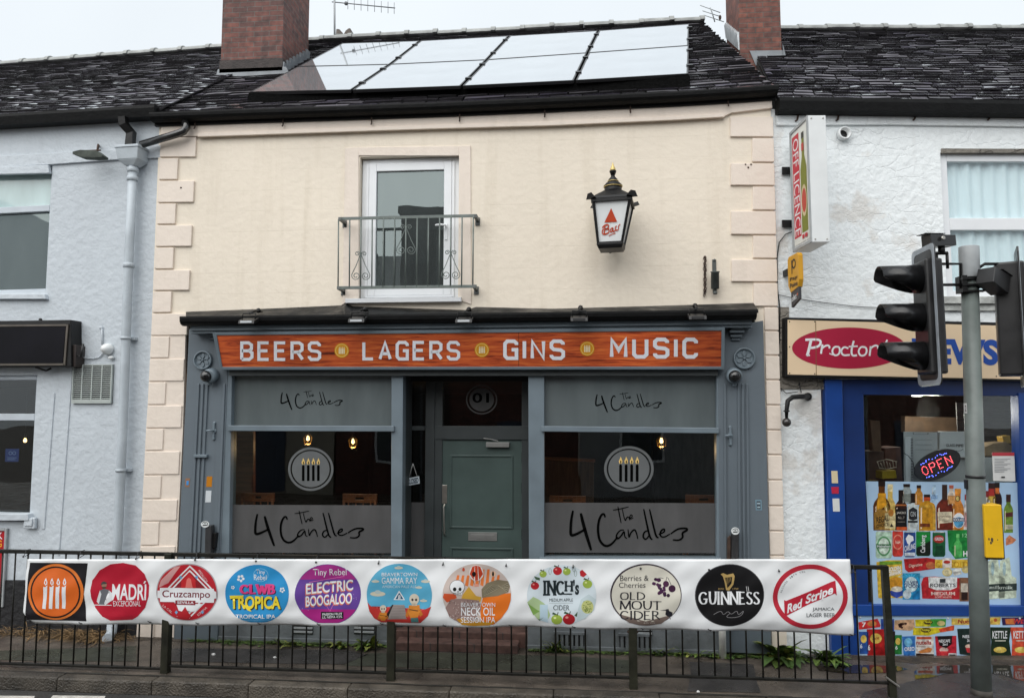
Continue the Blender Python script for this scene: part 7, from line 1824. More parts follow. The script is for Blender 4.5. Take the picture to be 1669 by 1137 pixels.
for x0 in (1080, 1180):
    a.poly([(x0+10, 730), (x0+90, 700), (x0+110, 860), (x0+150, 880), (x0+150, 1050), (x0+10, 1064), (x0-4, 1040), (x0, 860)], pic(206, 218, 196), 3); a.poly([(x0-4, 935), (x0+154, 925), (x0+154, 985), (x0-2, 998)], pic(50, 62, 58), 4); a.text('milk', x0+20, 945, x0+120, 975, pic(200, 210, 200), .01, lay=5); a.disc(x0+46, 800, 14, pic(160, 186, 190), 60, 16, 4)
a.poly([(1240, 540), (1270, 510), (1330, 550), (1300, 580), (1240, 600)], pic(206, 130, 90), 3)
a.build('print', on(RGT, -.0215), t, step=.0004)
# lower board
t = poster('product_board', 'long blue board of snack and coffee packets under the shop window', [(1397, 1002.5), (1700, 1004), (1900, 1006), (1900, 1078), (1669, 1076), (1400, 1073.5)], M('sky_blue_board', (.42, .60, .80, 1), .4, .12, 1.5), .012)
a = Art().frame(1395, 995, 6.091)
P_ = lambda pts, m, l=2: a.poly(pts, m, l)
P_([(25, 112), (215, 75), (245, 140), (240, 160), (30, 185)], pic(200, 50, 50)); a.disc(160, 125, 46, pic(200, 130, 70), 26, 18, 3); a.text('7', 60, 112, 100, 160, white_i, .03, lay=3)
P_([(246, 78), (380, 80), (380, 200), (250, 180)], pic(44, 74, 150)); P_([(385, 90), (580, 82), (588, 175), (540, 195), (380, 185)], pic(206, 166, 130)); 
for i in range(9): a.disc(470+random.uniform(-48, 48), 145+random.uniform(-20, 30), 15, pic(60, 30, 26), 11, 8, 3)
P_([(588, 85), (740, 80), (740, 155), (592, 155)], pic(210, 196, 40)); P_([(740, 80), (896, 78), (890, 155), (740, 155)], pic(70, 160, 60)); a.disc(718, 112, 46, pic(60, 40, 24), 22, 18, 3); a.text('Noky', 684, 96, 754, 124, pic(240, 220, 60), .02, lay=4); a.disc(846, 122, 40, pic(214, 196, 130), 26, 18, 3)
P_([(570, 165), (900, 160), (978, 150), (970, 195), (880, 200), (720, 245), (566, 238)], pic(214, 196, 40)); a.disc(695, 190, 50, pic(70, 40, 24), 24, 18, 3); a.text('Noky', 655, 176, 735, 206, pic(240, 220, 60), .02, lay=4); P_([(820, 180), (975, 140), (975, 190), (840, 212)], pic(206, 76, 44), 3)
P_([(948, 72), (1150, 70), (1440, 60), (1430, 135), (950, 138)], pic(222, 190, 90)); a.text('Nuts', 1010, 84, 1140, 124, pic(160, 40, 36), .03, shear=.1, lay=3); a.text('milk', 1322, 86, 1362, 120, pic(180, 120, 40), .0, lay=3); a.disc(1386, 90, 18, pic(190, 90, 50), 18, 12, 3)
P_([(1446, 66), (1860, 60), (1860, 130), (1456, 142)], pic(50, 30, 84)); P_([(1480, 80), (1580, 74), (1580, 134), (1490, 130)], pic(206, 120, 60), 3); a.text('WISPS', 1560, 78, 1760, 126, pic(206, 60, 60), .04, shear=.15, lay=4)
for x0, x1, y0, y1, m, dk_ in ((30, 125, 205, 425, pic(44, 84, 156), pic(30, 56, 120)), (380, 456, 238, 430, pic(40, 120, 56), pic(30, 90, 44)), (280, 390, 200, 440, pic(40, 24, 24), pic(24, 16, 16)), (108, 290, 180, 460, pic(176, 34, 34), pic(150, 60, 30))):
    P_([(x0, y0), (x1, y0), (x1, y1), (x0+8, y1)], m, 3); a.disc((x0+x1)/2, y0+(y1-y0)*.33, (x1-x0)*.32, pic(222, 190, 90), (y1-y0)*.18, 20, 4); a.text('6', x0+12, y1-(y1-y0)*.45, x0+34, y1-(y1-y0)*.25, white_i, .02, lay=5)
a.text('HOOPS', 160, 262, 232, 290, pic(150, 60, 30), .03, skew=-.1, lay=5); a.rect(180, 360, 285, 455, pic(150, 24, 26), 5)
P_([(458, 252), (588, 248), (586, 455), (476, 458)], pic(52, 116, 190), 3); a.disc(520, 310, 40, pic(120, 190, 226), 44, 18, 4); a.text('OREO', 482, 356, 582, 396, white_i, .03, skew=-.05, lay=5)
P_([(596, 250), (770, 250), (776, 462), (598, 450)], pic(222, 214, 206), 3); P_([(596, 420), (775, 428), (776, 462), (598, 450)], pic(44, 26, 24), 4); a.text('nutella', 600, 290, 750, 334, pic(160, 50, 44), .03, lay=4); a.text('B-ready', 606, 342, 694, 366, pic(110, 60, 40), .01, lay=4); P_([(620, 400), (720, 360), (760, 372), (740, 410), (640, 420)], pic(206, 130, 70), 4); a.rect(604, 256, 750, 280, pic(200, 84, 50), 4)
P_([(786, 250), (998, 244), (1000, 466), (800, 452)], pic(190, 40, 56), 3); P_([(806, 250), (958, 244), (950, 330), (890, 372), (830, 340)], pic(26, 20, 22), 4); a.text('NESCAFE', 824, 282, 936, 312, white_i, .02, skew=-.04, lay=5); a.text('2in1', 860, 318, 908, 342, white_i, .02, lay=5); a.disc(874, 385, 44, pic(226, 190, 180), 26, 18, 4); P_([(840, 398), (912, 398), (900, 446), (850, 446)], pic(216, 60, 66), 5); a.rect(920, 418, 996, 460, pic(206, 206, 206), 4); a.rect(926, 430, 990, 448, pic(50, 50, 50), 5)
P_([(1006, 176), (1160, 172), (1160, 446), (1030, 428)], pic(26, 44, 40), 3); a.text('NESC', 1060, 238, 1152, 268, white_i, .02, lay=4); a.text('3in1', 1104, 278, 1154, 306, white_i, .02, lay=4); a.disc(1120, 350, 36, pic(216, 190, 170), 20, 16, 4); P_([(1090, 365), (1160, 365), (1155, 415), (1104, 410)], pic(190, 50, 56), 4)
for x0, m in ((1322, pic(24, 44, 28)), (1530, pic(206, 78, 52)), (1745, pic(60, 40, 90))):
    P_([(x0, 160), (x0+218, 162), (x0+200, 300), (x0+222, 452), (x0+16, 452), (x0+22, 300)], m, 3); a.text('KETTLE', x0+34, 198, x0+180, 272, white_i, .015, lay=4); a.rect(x0+60, 290, x0+166, 300, pic(206, 206, 190), 4); a.disc(x0+110, 385, 64, pic(214, 186, 90), 30, 22, 4); a.disc(x0+96, 376, 24, pic(232, 210, 120), 18, 14, 5)
a.build('print', on(RGT, .0126), t, step=.0004)
mb = MB()
for x, y in ((1402, 1005.5), (1545, 1007), (1408, 1069), (1662, 1007), (1620, 1073)): mb = MB(); mb.lathe(RGT.hit(x, y, .012), RGT.n, [(.010, 0), (.010, .004), (0, .007)], 8); mb.build('fixing_screw', whiteenamel, t)
# LED sign
t = thing('led_sign', RGT.hit(1528, 757, -.08), 'lit oval LED sign spelling OPEN in red dots with blue dots around', 'sign')
def el(cx, cy, rx, ry, rot, n=36): 
    c, s = math.cos(R(rot)), math.sin(R(rot)); return [(cx+x*c-y*s, cy+x*s+y*c) for x, y in circ(0, 0, rx, ry, n)]
mb = MB(); mb.pix(RGT, el(1528.5, 757, 40, 22, -24), -.10, -.125); mb.build('board', M('dark_plastic_board', (.022, .021, .024, 1), .5), t, bevel=.004)
red_led = M('red_led', (.9, .06, .06, 1), .4, 0, 1, emit=(1, .10, .13, 1), estr=2.4); blue_led = M('blue_led', (.1, .1, .9, 1), .4, 0, 1, emit=(.12, .16, 1, 1), estr=2.6)
a = Art(); L_ = {'O': [circ(.5, .5, .5, .5, 13)+[(1, .5)]], 'P': [[(0, 1), (0, 0), (.8, 0), (1, .25), (.8, .5), (0, .5)]], 'E': [[(.9, 0), (0, 0), (0, 1), (.9, 1)], [(0, .5), (.75, .5)]], 'N': [[(0, 1), (0, 0), (1, 1), (1, 0)]]}
cs, sn = math.cos(R(-24)), math.sin(R(-24))
def dot(x, y, r, m): X, Y = 1526.5+x*cs-y*sn, 758+x*sn+y*cs; a.disc(X, Y, r, m, n=8, lay=1)
for i, c_ in enumerate('OPEN'):
    for st in L_[c_]:
        for p, q in zip(st[:-1], st[1:]):
            ln = math.hypot((q[0]-p[0])*9, (q[1]-p[1])*14); k = max(1, round(ln/2.5))
            for j in range(k): f = j/k; dot(-25+i*14+lerp(p[0], q[0], f)*9, -7+lerp(p[1], q[1], f)*14, .78, red_led)
for i in range(10):
    if i in (4, 5): continue
    for s in (-1, 1): dot(-22.5+i*5, s*(14.2 if 1 < i < 8 else 11.5), .85, blue_led)
for i in (0, 1, 3, 4, 6, 7): 
    for s in (-1, 1): dot(-19+i*5.6, s*12.2, .85, blue_led)
a.build('diode_dots', on(RGT, -.0985), t)
mb = MB(); mb.tube([RGT.hit(x, y, -.12) for x, y in ((1491, 770), (1488, 752), (1480, 742), (1473, 738))], .004, 5); mb.build('lead', blackpl, t)
# notice on the glass
t = poster('window_notice', 'white typed notice with red heading stuck on the shop glass', [(1617, 737), (1653, 737), (1655, 784), (1619, 783)], paper, -.024)
a = Art(); a.rect(1617, 737, 1653.3, 742.5, ink(190, 60, 70)); 
for i in range(9): a.rect(1621, 747+i*2.6, 1647-(i % 3)*5, 747.9+i*2.6, ink(150, 152, 156))
a.rect(1632, 776, 1638, 778.5, ink(60, 60, 60)); a.build('print', on(RGT, -.0232), t)
def indoor(name, label, cat, pts, off, depth, mat, group=None):
    t = thing(name, RGT.hit(*pts[0], off), label, cat, group); mb = MB(); mb.pix(RGT, pts, off, off-depth); mb.build('body', mat, t, bevel=.004); return t
t = indoor('display_card', 'white card sheet with a black bar standing inside the shop window', 'card', [(1473, 703), (1528, 704), (1529, 790), (1474, 790)], -.22, .01, ink(170, 174, 176))
a = Art(); a.rect(1488, 704.5, 1513, 707.5, black_i); a.rect(1489, 705, 1512, 707, ink(190, 192, 194))
for i in range(3): a.rect(1492, 716+i*8, 1519, 716.7+i*8, ink(130, 134, 138))
a.build('print', on(RGT, -.218), t)
t = indoor('display_card', 'white carton with lettering leaning inside the shop window behind the pole', 'card', [(1532, 703), (1604, 703), (1605, 746), (1531, 744)], -.24, .05, ink(186, 190, 192))
a = Art(); a.text('GLASS', 1542, 723, 1556, 727.5, ink(40, 40, 40), .01); a.text('PIPE', 1558, 723.5, 1570, 728, ink(40, 40, 40), .01); a.stroke([(1545, 733), (1565, 735), (1570, 731)], .8, ink(90, 90, 90)); a.build('print', on(RGT, -.238), t)
indoor('white_board', 'plain white board behind the oval sign inside the shop window', 'board', [(1486, 745), (1655, 745), (1658, 790), (1488, 790)], -.30, .02, ink(176, 180, 180))
t = indoor('wire_notebook', 'spiral-bound white pad standing at the left of the cards in the shop window', 'notebook', [(1475, 712), (1487, 712), (1489, 790), (1477, 790)], -.19, .012, ink(186, 190, 194))
a = Art(); [a.rect(1484.5, 714+i*2.6, 1488, 715.2+i*2.6, ink(60, 62, 66)) for i in range(28)]; a.build('spiral_print', on(RGT, -.188), t)
brn = M('brown_cardboard', (.10, .062, .036, 1), .8, .3, 7); brd = M('dark_brown_box', (.042, .024, .018, 1), .7, .4, 9); tan2 = M('tan_paper', (.22, .15, .075, 1), .8, .3, 9)
for lab, pts, off, dp_, m in (('tall brown cardboard strip upright at the left of the shop window', [(1418, 684), (1434, 686), (1437, 735), (1423, 735)], -.5, .08, brn), ('wide dim brown board across the back of the shop', [(1475, 678), (1560, 680), (1560, 704), (1475, 704)], -1.6, .1, brn),
                              ('dark brown carton low at the left of the shop window', [(1412, 735), (1440, 735), (1442, 790), (1414, 790)], -.6, .3, brd), ('reddish brown carton beside the spiral pad', [(1442, 730), (1468, 728), (1472, 790), (1444, 790)], -.65, .3, M('red_brown_box', (.075, .032, .022, 1), .7, .4, 9)),
                              ('tan paper parcel at the right of the shop window', [(1606, 728), (1620, 722), (1640, 720), (1652, 728), (1652, 742), (1608, 743)], -.3, .2, tan2), ('small yellow-topped tub on the tan parcel', [(1634, 711), (1646, 709), (1648, 722), (1636, 722)], -.35, .1, ink(190, 150, 50))):
    indoor('carton', lab, 'carton', pts, off, dp_, m, 'stock inside the shop window')
indoor('yellow_tray', 'small yellow tray under the clutter at the left of the shop window', 'tray', [(1438, 768), (1460, 766), (1462, 779), (1438, 780)], -.45, .15, ink(150, 130, 30))
t = thing('wire_basket', RGT.hit(1445, 760, -.4), 'white wire basket on the clutter at the left of the shop window', 'basket'); mb = MB()
for i in range(7): mb.tube([RGT.hit(1430+i*5, 752+2*math.sin(i*2), -.42), RGT.hit(1434+i*4.5, 762+2*math.sin(i*3+1), -.42)], .003, 5)
mb.tube([RGT.hit(1429, 752, -.42), RGT.hit(1445, 748, -.42), RGT.hit(1462, 752, -.42)], .004, 5); mb.tube([RGT.hit(1433, 762, -.42), RGT.hit(1446, 764, -.42), RGT.hit(1461, 761, -.42)], .004, 5)
mb.build('wires', ink(170, 160, 140), t)
t = thing('shop_blind', RGT.hit(1628, 680, -.9), 'dark ribbed roller shutter inside the upper right of the shop window', 'shutter'); mb = MB(); b0 = RGT.rect(1560, 655, 1668, 710, -.9)
for i in range(16): z = lerp(b0[2], b0[3], i/16); mb.box(RGT, b0[0], b0[1], z, z+(b0[3]-b0[2])/16*.72, -.9, -.915-.0)
mb.build('slats', M('grey_slat', (.055, .052, .05, 1), .6), t)
t = thing('strip_lamp', RGT.hit(1497, 643, -1.0), 'small lit white ceiling lamp just inside the shop window', 'ceiling lamp'); mb = MB(); mb.pix(RGT, [(1489, 641), (1504, 641), (1503.5, 645.5), (1490, 645.5)], -1.0, -1.06); mb.build('diffuser', led_w, t, bevel=.008)
def lamp(parent, p, e, col, r):
    l = bpy.data.lights.new('lamp_glow', 'POINT'); l.energy = e; l.color = col; l.shadow_soft_size = r
    o = bpy.data.objects.new('lamp_glow', l); COL.objects.link(o); o.parent = parent; o.location = p-ROOT[parent.name]
lamp(t, RGT.hit(1497, 650, -1.0)+V((.1, 0, -.12)), 20, (1, .93, .82), .12)
mb = MB(); mb.pix(RGT, [(1488, 638), (1505, 638), (1505, 641), (1488, 641)], -.99, -1.07); mb.build('casing', whiteenamel, t)
# ================================================================== THINGS INSIDE THE PUB
def pend(px, py, off, lab):
    p = PUB.hit(px, py, off); t = thing('pendant_bulb', p, lab, 'pendant lamp', 'lit bulbs hanging indoors')
    mb = MB(); mb.lathe(p+V((0, 0, -.05)), (0, 0, 1), [(.0, .02), (.016, .026), (.022, .042), (.018, .06), (.010, .085)], 12); mb.build('bulb', bulb_m, t); lamp(t, p-V((0, 0, .09)), 3, (1, .62, .3), .04)
    mb = MB(); mb.tube([p+V((0, 0, .035)), p+V((0, 0, .10))], .017, 8); mb.tube([p+V((0, 0, .1)), V((p.x, p.y, 2.75))], .004, 5); mb.build('flex', blackpl, t)
    mb = MB()
    for k in range(6): c, s = math.cos(k*1.047), math.sin(k*1.047); mb.tube([p+V((c*.02, s*.02, .06)), p+V((c*.055, s*.055, .01)), p+V((c*.045, s*.045, -.06)), p+V((c*.01, s*.01, -.075))], .0028, 5)
    mb.build('cage', M('brass_wire', (.35, .2, .06, 1), .35, .2, 9, metal=.7), t)
pend(502, 714, -1.2, 'lit caged bulb in the left pub window, left of two'); pend(575.5, 719, -1.0, 'lit caged bulb in the left pub window, right of two'); pend(1078, 718, -1.1, 'lit caged bulb in the right pub window')
def stool(x0, x1, y, off, lab, first=None):
    p = PUB.hit((x0+x1)/2, y, off); wd = .40; zt = p.z
    t = thing('bar_chair', V((p.x, p.y, .14)), lab, 'bar chair', 'wooden bar chairs in the pub windows')
    X, Y = p.x, p.y
    mb = MB()
    def rail(u, v): 
        an = (u-.5)*1.0; return V((X+(u-.5)*wd, Y-.035*math.cos(an*2)+.05, zt-.08+v*.10))
    for k in range(8):
        a0, a1 = rail(k/8, 0), rail((k+1)/8, 0); b0, b1 = rail(k/8, 1), rail((k+1)/8, 1)
        if k in (3, 4): 
            for f0, f1 in ((0, .35), (.62, 1)): mb.prism([lerp(a0, b0, f0), lerp(a1, b1, f0), lerp(a1, b1, f1), lerp(a0, b0, f1)], [q+V((0, .03, 0)) for q in (lerp(a0, b0, f0), lerp(a1, b1, f0), lerp(a1, b1, f1), lerp(a0, b0, f1))])
        else: mb.prism([a0, a1, b1, b0], [q+V((0, .03, 0)) for q in (a0, a1, b1, b0)])
    mb.build('backrest', wood_red, t, bevel=.004)
    zs = .14+.74
    for sx in (-1, 1):
        mb = MB(); mb.tube([V((X+sx*wd*.45, Y+.03, zt-.05)), V((X+sx*wd*.47, Y+.05, zs)), V((X+sx*wd*.5, Y+.02, .14))], .016, 8); mb.build('leg', wood_red, t)
        mb = MB(); mb.tube([V((X+sx*wd*.44, Y+.38, zs)), V((X+sx*wd*.5, Y+.42, .14))], .016, 8); mb.build('leg', wood_red, t)
    for k in range(4): mb = MB(); mb.tube([V((X+(k-1.5)*.085, Y+.03, zt-.07)), V((X+(k-1.5)*.085, Y+.05, zs))], .008, 6); mb.build('spindle', wood_red, t)
    mb = MB(); mb.prism([V((X+sx, Y+sy, zs)) for sx, sy in ((-.2, .02), (.2, .02), (.19, .42), (-.19, .42))], [V((X+sx, Y+sy, zs+.03)) for sx, sy in ((-.2, .02), (.2, .02), (.19, .42), (-.19, .42))]); mb.build('seat', wood_red, t, bevel=.008)
    return t
s0 = stool(383, 452, 806, -.45, 'wooden bar chair back at the left of the left pub window'); o0 = s0.location.copy()
q = PUB.hit(585, 806, -.45); copy_thing(s0, V((q.x, o0.y, o0.z)), 'wooden bar chair back at the right of the left pub window')
q = PUB.hit(925, 808, -.45); copy_thing(s0, V((q.x, o0.y+.03, o0.z)), 'wooden bar chair back at the left of the right pub window')
q = PUB.hit(1150, 812, -.6); copy_thing(s0, V((q.x, o0.y+.25, o0.z)), 'wooden bar chair back at the right of the right pub window')
t = thing('wooden_screen', PUB.hit(395, 760, -.5), 'brown varnished wooden screen standing at the left of the left pub window', 'screen'); mb = MB(); mb.pix(PUB, [(366, 690), (413, 690), (413, 860), (364, 860)], -.62, -.68); mb.build('panel', wood_in, t, bevel=.005)
t = thing('wooden_bench', PUB.hit(920, 780, -1.6), 'dark brown panelled bench back behind the right pub window', 'bench'); mb = MB(); mb.pix(PUB, [(880, 748), (968, 752), (968, 830), (880, 830)], -1.6, -1.66); mb.build('panel', M('dark_oak', (.10, .055, .03, 1), .5, .3, 4, stretch=(9, 1, 1)), t, bevel=.005)
mb = MB(); mb.pix(PUB, [(878, 744), (970, 748), (970, 753), (878, 749)], -1.57, -1.69); mb.build('cap_rail', wood_in, t, bevel=.005)
# ================================================================== TRAFFIC SIGNAL
SG = Plane((0, -1.06, 0), (0, -1, 0), (1, 0, 0))
pb, pt_ = GND.hit(1600, 1131), None
SG = Plane((0, pb.y, 0), (0, -1, 0), (1, 0, 0))
pt_ = SG.hit(1579, 402)
t = thing('traffic_signal', V((pb.x, pb.y, 0)), 'grey-green traffic signal pole with two black signal heads and a yellow push-button box', 'traffic light')
pole_at = lambda y: SG.hit(lerp(1579, 1600, (y-402)/729), y)
mb = MB(); mb.tube([V((pb.x, pb.y, -.02)), pole_at(900), pole_at(452)], [.079, .076, .070], 24); mb.build('pole', polegreen, t)
mb = MB(); mb.tube([pole_at(453), pole_at(402)], .083, 24); mb.build('pole_cap', galv, t, bevel=.006)
mb = MB(); mb.tube([V((pb.x, pb.y, -.02)), V((pb.x, pb.y, .05))], [.084, .081], 24); mb.build('base_collar', M('rusty_base', (.05, .045, .038, 1), .7, .4, 12), t)
mb = MB(); mb.tube([pole_at(776)+V((0, 0, -.012)), pole_at(776)+V((0, 0, .012))], .0795, 20); p = pole_at(787); mb.box(SG, p.x-.088, p.x-.07, p.z-.05, p.z+.03, -.02, .02); mb.build('cable_tie', blackpl, t)
mb = MB(); p = pole_at(665)
st_ = [pole_at(665)+V((-.076*math.cos(R(an)), -.076*math.sin(R(an)), -.045)) for an in (-8, 8, 24)]
for k in range(2): mb.prism([st_[k], st_[k+1], st_[k+1]+V((0, 0, .09)), st_[k]+V((0, 0, .09))], [q+V((-.002, -.001, 0)) for q in (st_[k], st_[k+1], st_[k+1]+V((0, 0, .09)), st_[k]+V((0, 0, .09)))])
mb.build('number_sticker', paper, t)
a = Art(); a.text('2', .12, .2, .8, .8, black_i, .02)
e0, e1 = st_[1]+V((-.004, -.002, 0)), st_[2]+V((-.004, -.002, 0)); a.build('number_print', lambda x, y, h: lerp(e0, e1, x)+V((0, 0, .09*(1-y))), t)
def signal_head(c, fd, hgt, tilt=0.0, hoods=True, bw=.46, rear=.09):
    """c = centre of the backing board, fd = the way the lamps face"""
    fd = fd.normalized(); sd = V((-fd.y, fd.x, 0)).normalized(); up = (V((0, 0, 1))+sd*tilt).normalized()
    W_ = lambda a, b, z: c+sd*a+fd*b+up*z
    def blk(mb, a0, a1, b0, b1, z0, z1): mb.prism([W_(a0, b0, z0), W_(a1, b0, z0), W_(a1, b1, z0), W_(a0, b1, z0)], [W_(a0, b0, z1), W_(a1, b0, z1), W_(a1, b1, z1), W_(a0, b1, z1)])
    mb = MB(); blk(mb, -.15, .15, -rear, .055, -hgt*.42, hgt*.40)
    hd = mb.build('signal_head', blackpl, t, bevel=.02)
    mb = MB()
    def bq(x, z, rr, o):
        r_ = .05; pts = []
        for sx, sz, a0 in ((1, -1, -90), (1, 1, 0), (-1, 1, 90), (-1, -1, 180)):
            for k in range(4): an = R(a0+k*30); pts.append(W_(sx*(x-r_)+r_*math.cos(an), o, sz*(z-r_)+r_*math.sin(an)))
        return pts
    mb.prism(bq(bw/2, hgt/2, .05, 0), bq(bw/2, hgt/2, .05, .012))
    k = mb.build('backing_board', blackpl, t, bevel=.002); k.parent = hd
    mb = MB(); o_ = bq(bw/2, hgt/2, .05, .015); i_ = bq(bw/2-.045, hgt/2-.045, .05, .015); i2 = [p-fd*.003 for p in i_]; o2 = [p-fd*.003 for p in o_]
    for q in range(16): r_ = (q+1) % 16; mb.prism([o_[q], o_[r_], i_[r_], i_[q]], [o2[q], o2[r_], i2[r_], i2[q]])
    k = mb.build('board_border', M('worn_white_border', (.30, .33, .36, 1), .4, .25, 8), t); k.parent = hd
    for j in range(3):
        z = (1-j)*.342-.012*1
        mb = MB(); o = W_(0, .055, z); mb.lathe(o, fd, [(.118, 0), (.125, .01), (.118, .03), (.10, .034), (.05, .045), (0, .05)], 24); k = mb.build('lens', M('dark_signal_lens', (.02, .012, .010, 1), .2, .2, spec=.5), t); k.parent = hd
        if hoods:
            mb = MB(); n = 36; ro, ri = .128, .121; i0 = len(mb.v)
            for q in range(n):
                an = 2*math.pi*q/n; cz = math.cos(an)
                ln = .34 if cz > .05 else lerp(.34, .07, min(1, (.05-cz)/1.0))
                for rr, l in ((ro, -.01), (ro*.965, ln), (ri*.965, ln-.002), (ri, -.01)): mb.v.append(o+sd*(math.sin(an)*rr)+up*(cz*rr)+fd*l)
            for q in range(n):
                b0 = i0+q*4; b1 = i0+((q+1) % n)*4
                for e in range(4): f_ = (e+1) % 4; mb.f.append([b0+e, b1+e, b1+f_, b0+f_]); mb.mi.append(0); mb.sm.append(e in (0, 2))
            k = mb.build('visor', M('glossy_black_visor', (.010, .010, .011, 1), .25, .15, 8), t); k.parent = hd
    return hd
hc = SG.hit(1511.5, 516, .12)
z1_, z0_ = SG.hit(1518, 399, .12).z, SG.hit(1520, 632, .12).z
signal_head(V((hc.x, hc.y, (z1_+z0_)/2)), V((-1, .03, 0)), z1_-z0_-.04, tilt=-.02)
hc2 = SG.hit(1661, 522, .0)
signal_head(V((hc2.x+.01, hc2.y+.02, (z1_+z0_)/2-.01)), V((.90, -.44, 0)), z1_-z0_-.04, tilt=.0, rear=.17)
mb = MB()
A_ = lambda x, y, o=.04: SG.hit(x, y, o)
for pts in ([(1530, 430), (1566, 430), (1566, 470)], [(1523, 464), (1572, 464)], [(1596, 436), (1605, 430), (1640, 430)]): mb.tube([A_(*p) for p in pts], .014, 6)
for y in (456, 466, 476): q = pole_at(y); mb.box(SG, q.x-.105, q.x+.085, q.z-.008, q.z+.008, .04, .09)
q = pole_at(465); mb.box(SG, q.x-.10, q.x-.06, q.z-.07, q.z+.08, -.05, .08)
mb.build('mounting_bracket', blackmt, t)
def detector(px, off, fd, size, nm):
    p = SG.hit(*px, off); fd = fd.normalized(); sd = V((-fd.y, fd.x, 0)).normalized(); up = fd.cross(sd)
    if up.z < 0: up = -up
    l, w_, h = size
    mb = MB(); W_ = lambda a, b, z: p+sd*a+fd*b+up*z
    mb.prism([W_(-w_, -l, -h*.9), W_(w_, -l, -h*.9), W_(w_, -l, h*.8), W_(-w_, -l, h*.8)], [W_(-w_, l, -h), W_(w_, l, -h), W_(w_, l, h), W_(-w_, l, h)])
    mb.prism([W_(-w_*1.05, -l*.2, h), W_(w_*1.05, -l*.2, h), W_(w_*1.05, l*1.35, h*1.05), W_(-w_*1.05, l*1.35, h*1.05)], [W_(-w_*1.05, -l*.2, h*1.12), W_(w_*1.05, -l*.2, h*1.12), W_(w_*1.05, l*1.35, h*1.17), W_(-w_*1.05, l*1.35, h*1.17)])
    mb.build('vehicle_detector', blackpl, t, bevel=.006)
    return p, W_
p, W_ = detector((1530, 393), .06, V((-.93, -.32, -.06)), (.135, .055, .055), 0)
mb = MB(); mb.lathe(W_(-.056, .0, .01) if False else p+V((-.0, -.075, .01)), V((.2, -1, 0)), [(.018, 0), (.018, .012), (.008, .013), (0, .010)], 12); mb.build('eye_bolt', steel, t)
mb = MB(); q = p+V((.02, 0, -.05)); mb.tube([q, q+V((0, 0, -.06))], .03, 8); 
for sx in (-.045, .045): mb.tube([q+V((sx, 0, -.06)), q+V((sx, 0, -.20))], .013, 6)
mb.tube([q+V((-.05, 0, -.06)), q+V((.05, 0, -.06))], .016, 6); mb.build('detector_yoke', blackmt, t)
p, W_ = detector((1619, 457), .13, V((.80, .55, -.32)), (.125, .075, .085), 1)
mb = MB(); mb.tube([p+V((-.03, .02, -.02)), pole_at(464)+V((.05, -.02, 0))], .04, 8); mb.build('detector_arm', blackmt, t)
# push-button box
mb = MB(); q = SG.rect(1605.5, 822, 1635, 909, .10)
mb.box(SG, q[0], q[1], q[2], q[3], .10, -.06); mb.build('push_button_box', yellow, t, bevel=.008)
mb = MB(); mb.box(SG, q[1]-.01, q[1]+.022, q[2]-.015, q[3]-.03, .07, -.07); mb.box(SG, q[0]+.02, q[1]-.005, q[2]-.018, q[2]+.004, .08, -.05); mb.build('box_back', blackpl, t, bevel=.006)
mb = MB()
for x, y, r_ in ((1612, 878, .012), (1617, 879, .018), (1615, 884, .012), (1626, 879, .006)):
    pp = SG.hit(x, y, .1008); mb.face([pp+V((r_*math.cos(k*1.05)*random.uniform(.5, 1), 0, r_*1.5*math.sin(k*1.05)*random.uniform(.5, 1))) for k in range(6)])
mb.build('scuff_mark', M('scuff', (.10, .07, .03, 1), .7), t)
# ================================================================== WEEDS
leaf = [M('weed_leaf_green', (.11, .17, .035, 1), .5, .45, 6, island=.35), M('weed_leaf_dark', (.06, .11, .026, 1), .5, .45, 6, island=.35), M('weed_leaf_yellow', (.20, .22, .05, 1), .5, .4, 6, island=.3)]
dry = M('dry_grass', (.20, .125, .055, 1), .8, .5, 5, island=.5)
def leaf_strip(mb, o, az, ln, wd, lift, droop, m):
    d = V((math.cos(az), math.sin(az), 0)); s_ = V((-d.y, d.x, 0)); n = 5; L0, R0 = [], []
    for i in range(n+1):
        f = i/n; p = o+d*(ln*f*math.cos(lift*(1-f*.3)))+V((0, 0, ln*(f*math.sin(lift)-droop*f*f)))
        p.z = max(p.z, .006+.004*f)
        w_ = wd*math.sin(math.pi*min(.97, f*.85+.13))*(1 if f < .99 else .1)*(1+.18*math.sin(f*18+az))
        L0.append(p+s_*w_+V((0, 0, w_*.35))); R0.append(p-s_*w_+V((0, 0, w_*.35)))
        if i: 
            k = len(mb.v); mb.v += [L0[-2], pm, R0[-2], R0[-1], p, L0[-1]]; mb.f += [[k, k+1, k+4, k+5], [k+1, k+2, k+3, k+4]]; mb.mi += [m, m]; mb.sm += [True, True]
        pm = p
def weed(px, py, off, n, ln, wd, lab, kinds=(0, 1), spread=.05, lift=(.3, 1.2), mats=None, name='weed', group='weeds along the wall foot'):
    p = GND.hit(px, py); p.y = min(p.y, -.012)
    mb = MB()
    for i in range(n):
        o = p+V((random.uniform(-spread, spread), random.uniform(-.035, .02), 0)); az = random.uniform(math.pi*.95, math.pi*2.05)
        leaf_strip(mb, o, az, ln*random.uniform(.4, .85), wd*random.uniform(.9, 1.7), random.uniform(*lift), random.uniform(.1, .7), random.choice(kinds))
    o = mb.build(name, mats or leaf, loc=p); return tag(o, lab, 'weed', group)
weed(1272, 1072, 0, 52, .42, .034, 'large leafy dock weed under the red-ringed end of the banner', (0, 1, 2), .09)
weed(1345, 1078, 0, 40, .32, .028, 'broad-leaved weed at the foot of the white pier by the blue post', (0, 1), .10)
weed(1308, 1075, 0, 18, .16, .018, 'low dark weed between the two leafy weeds right of the pub', (1, 0), .10)
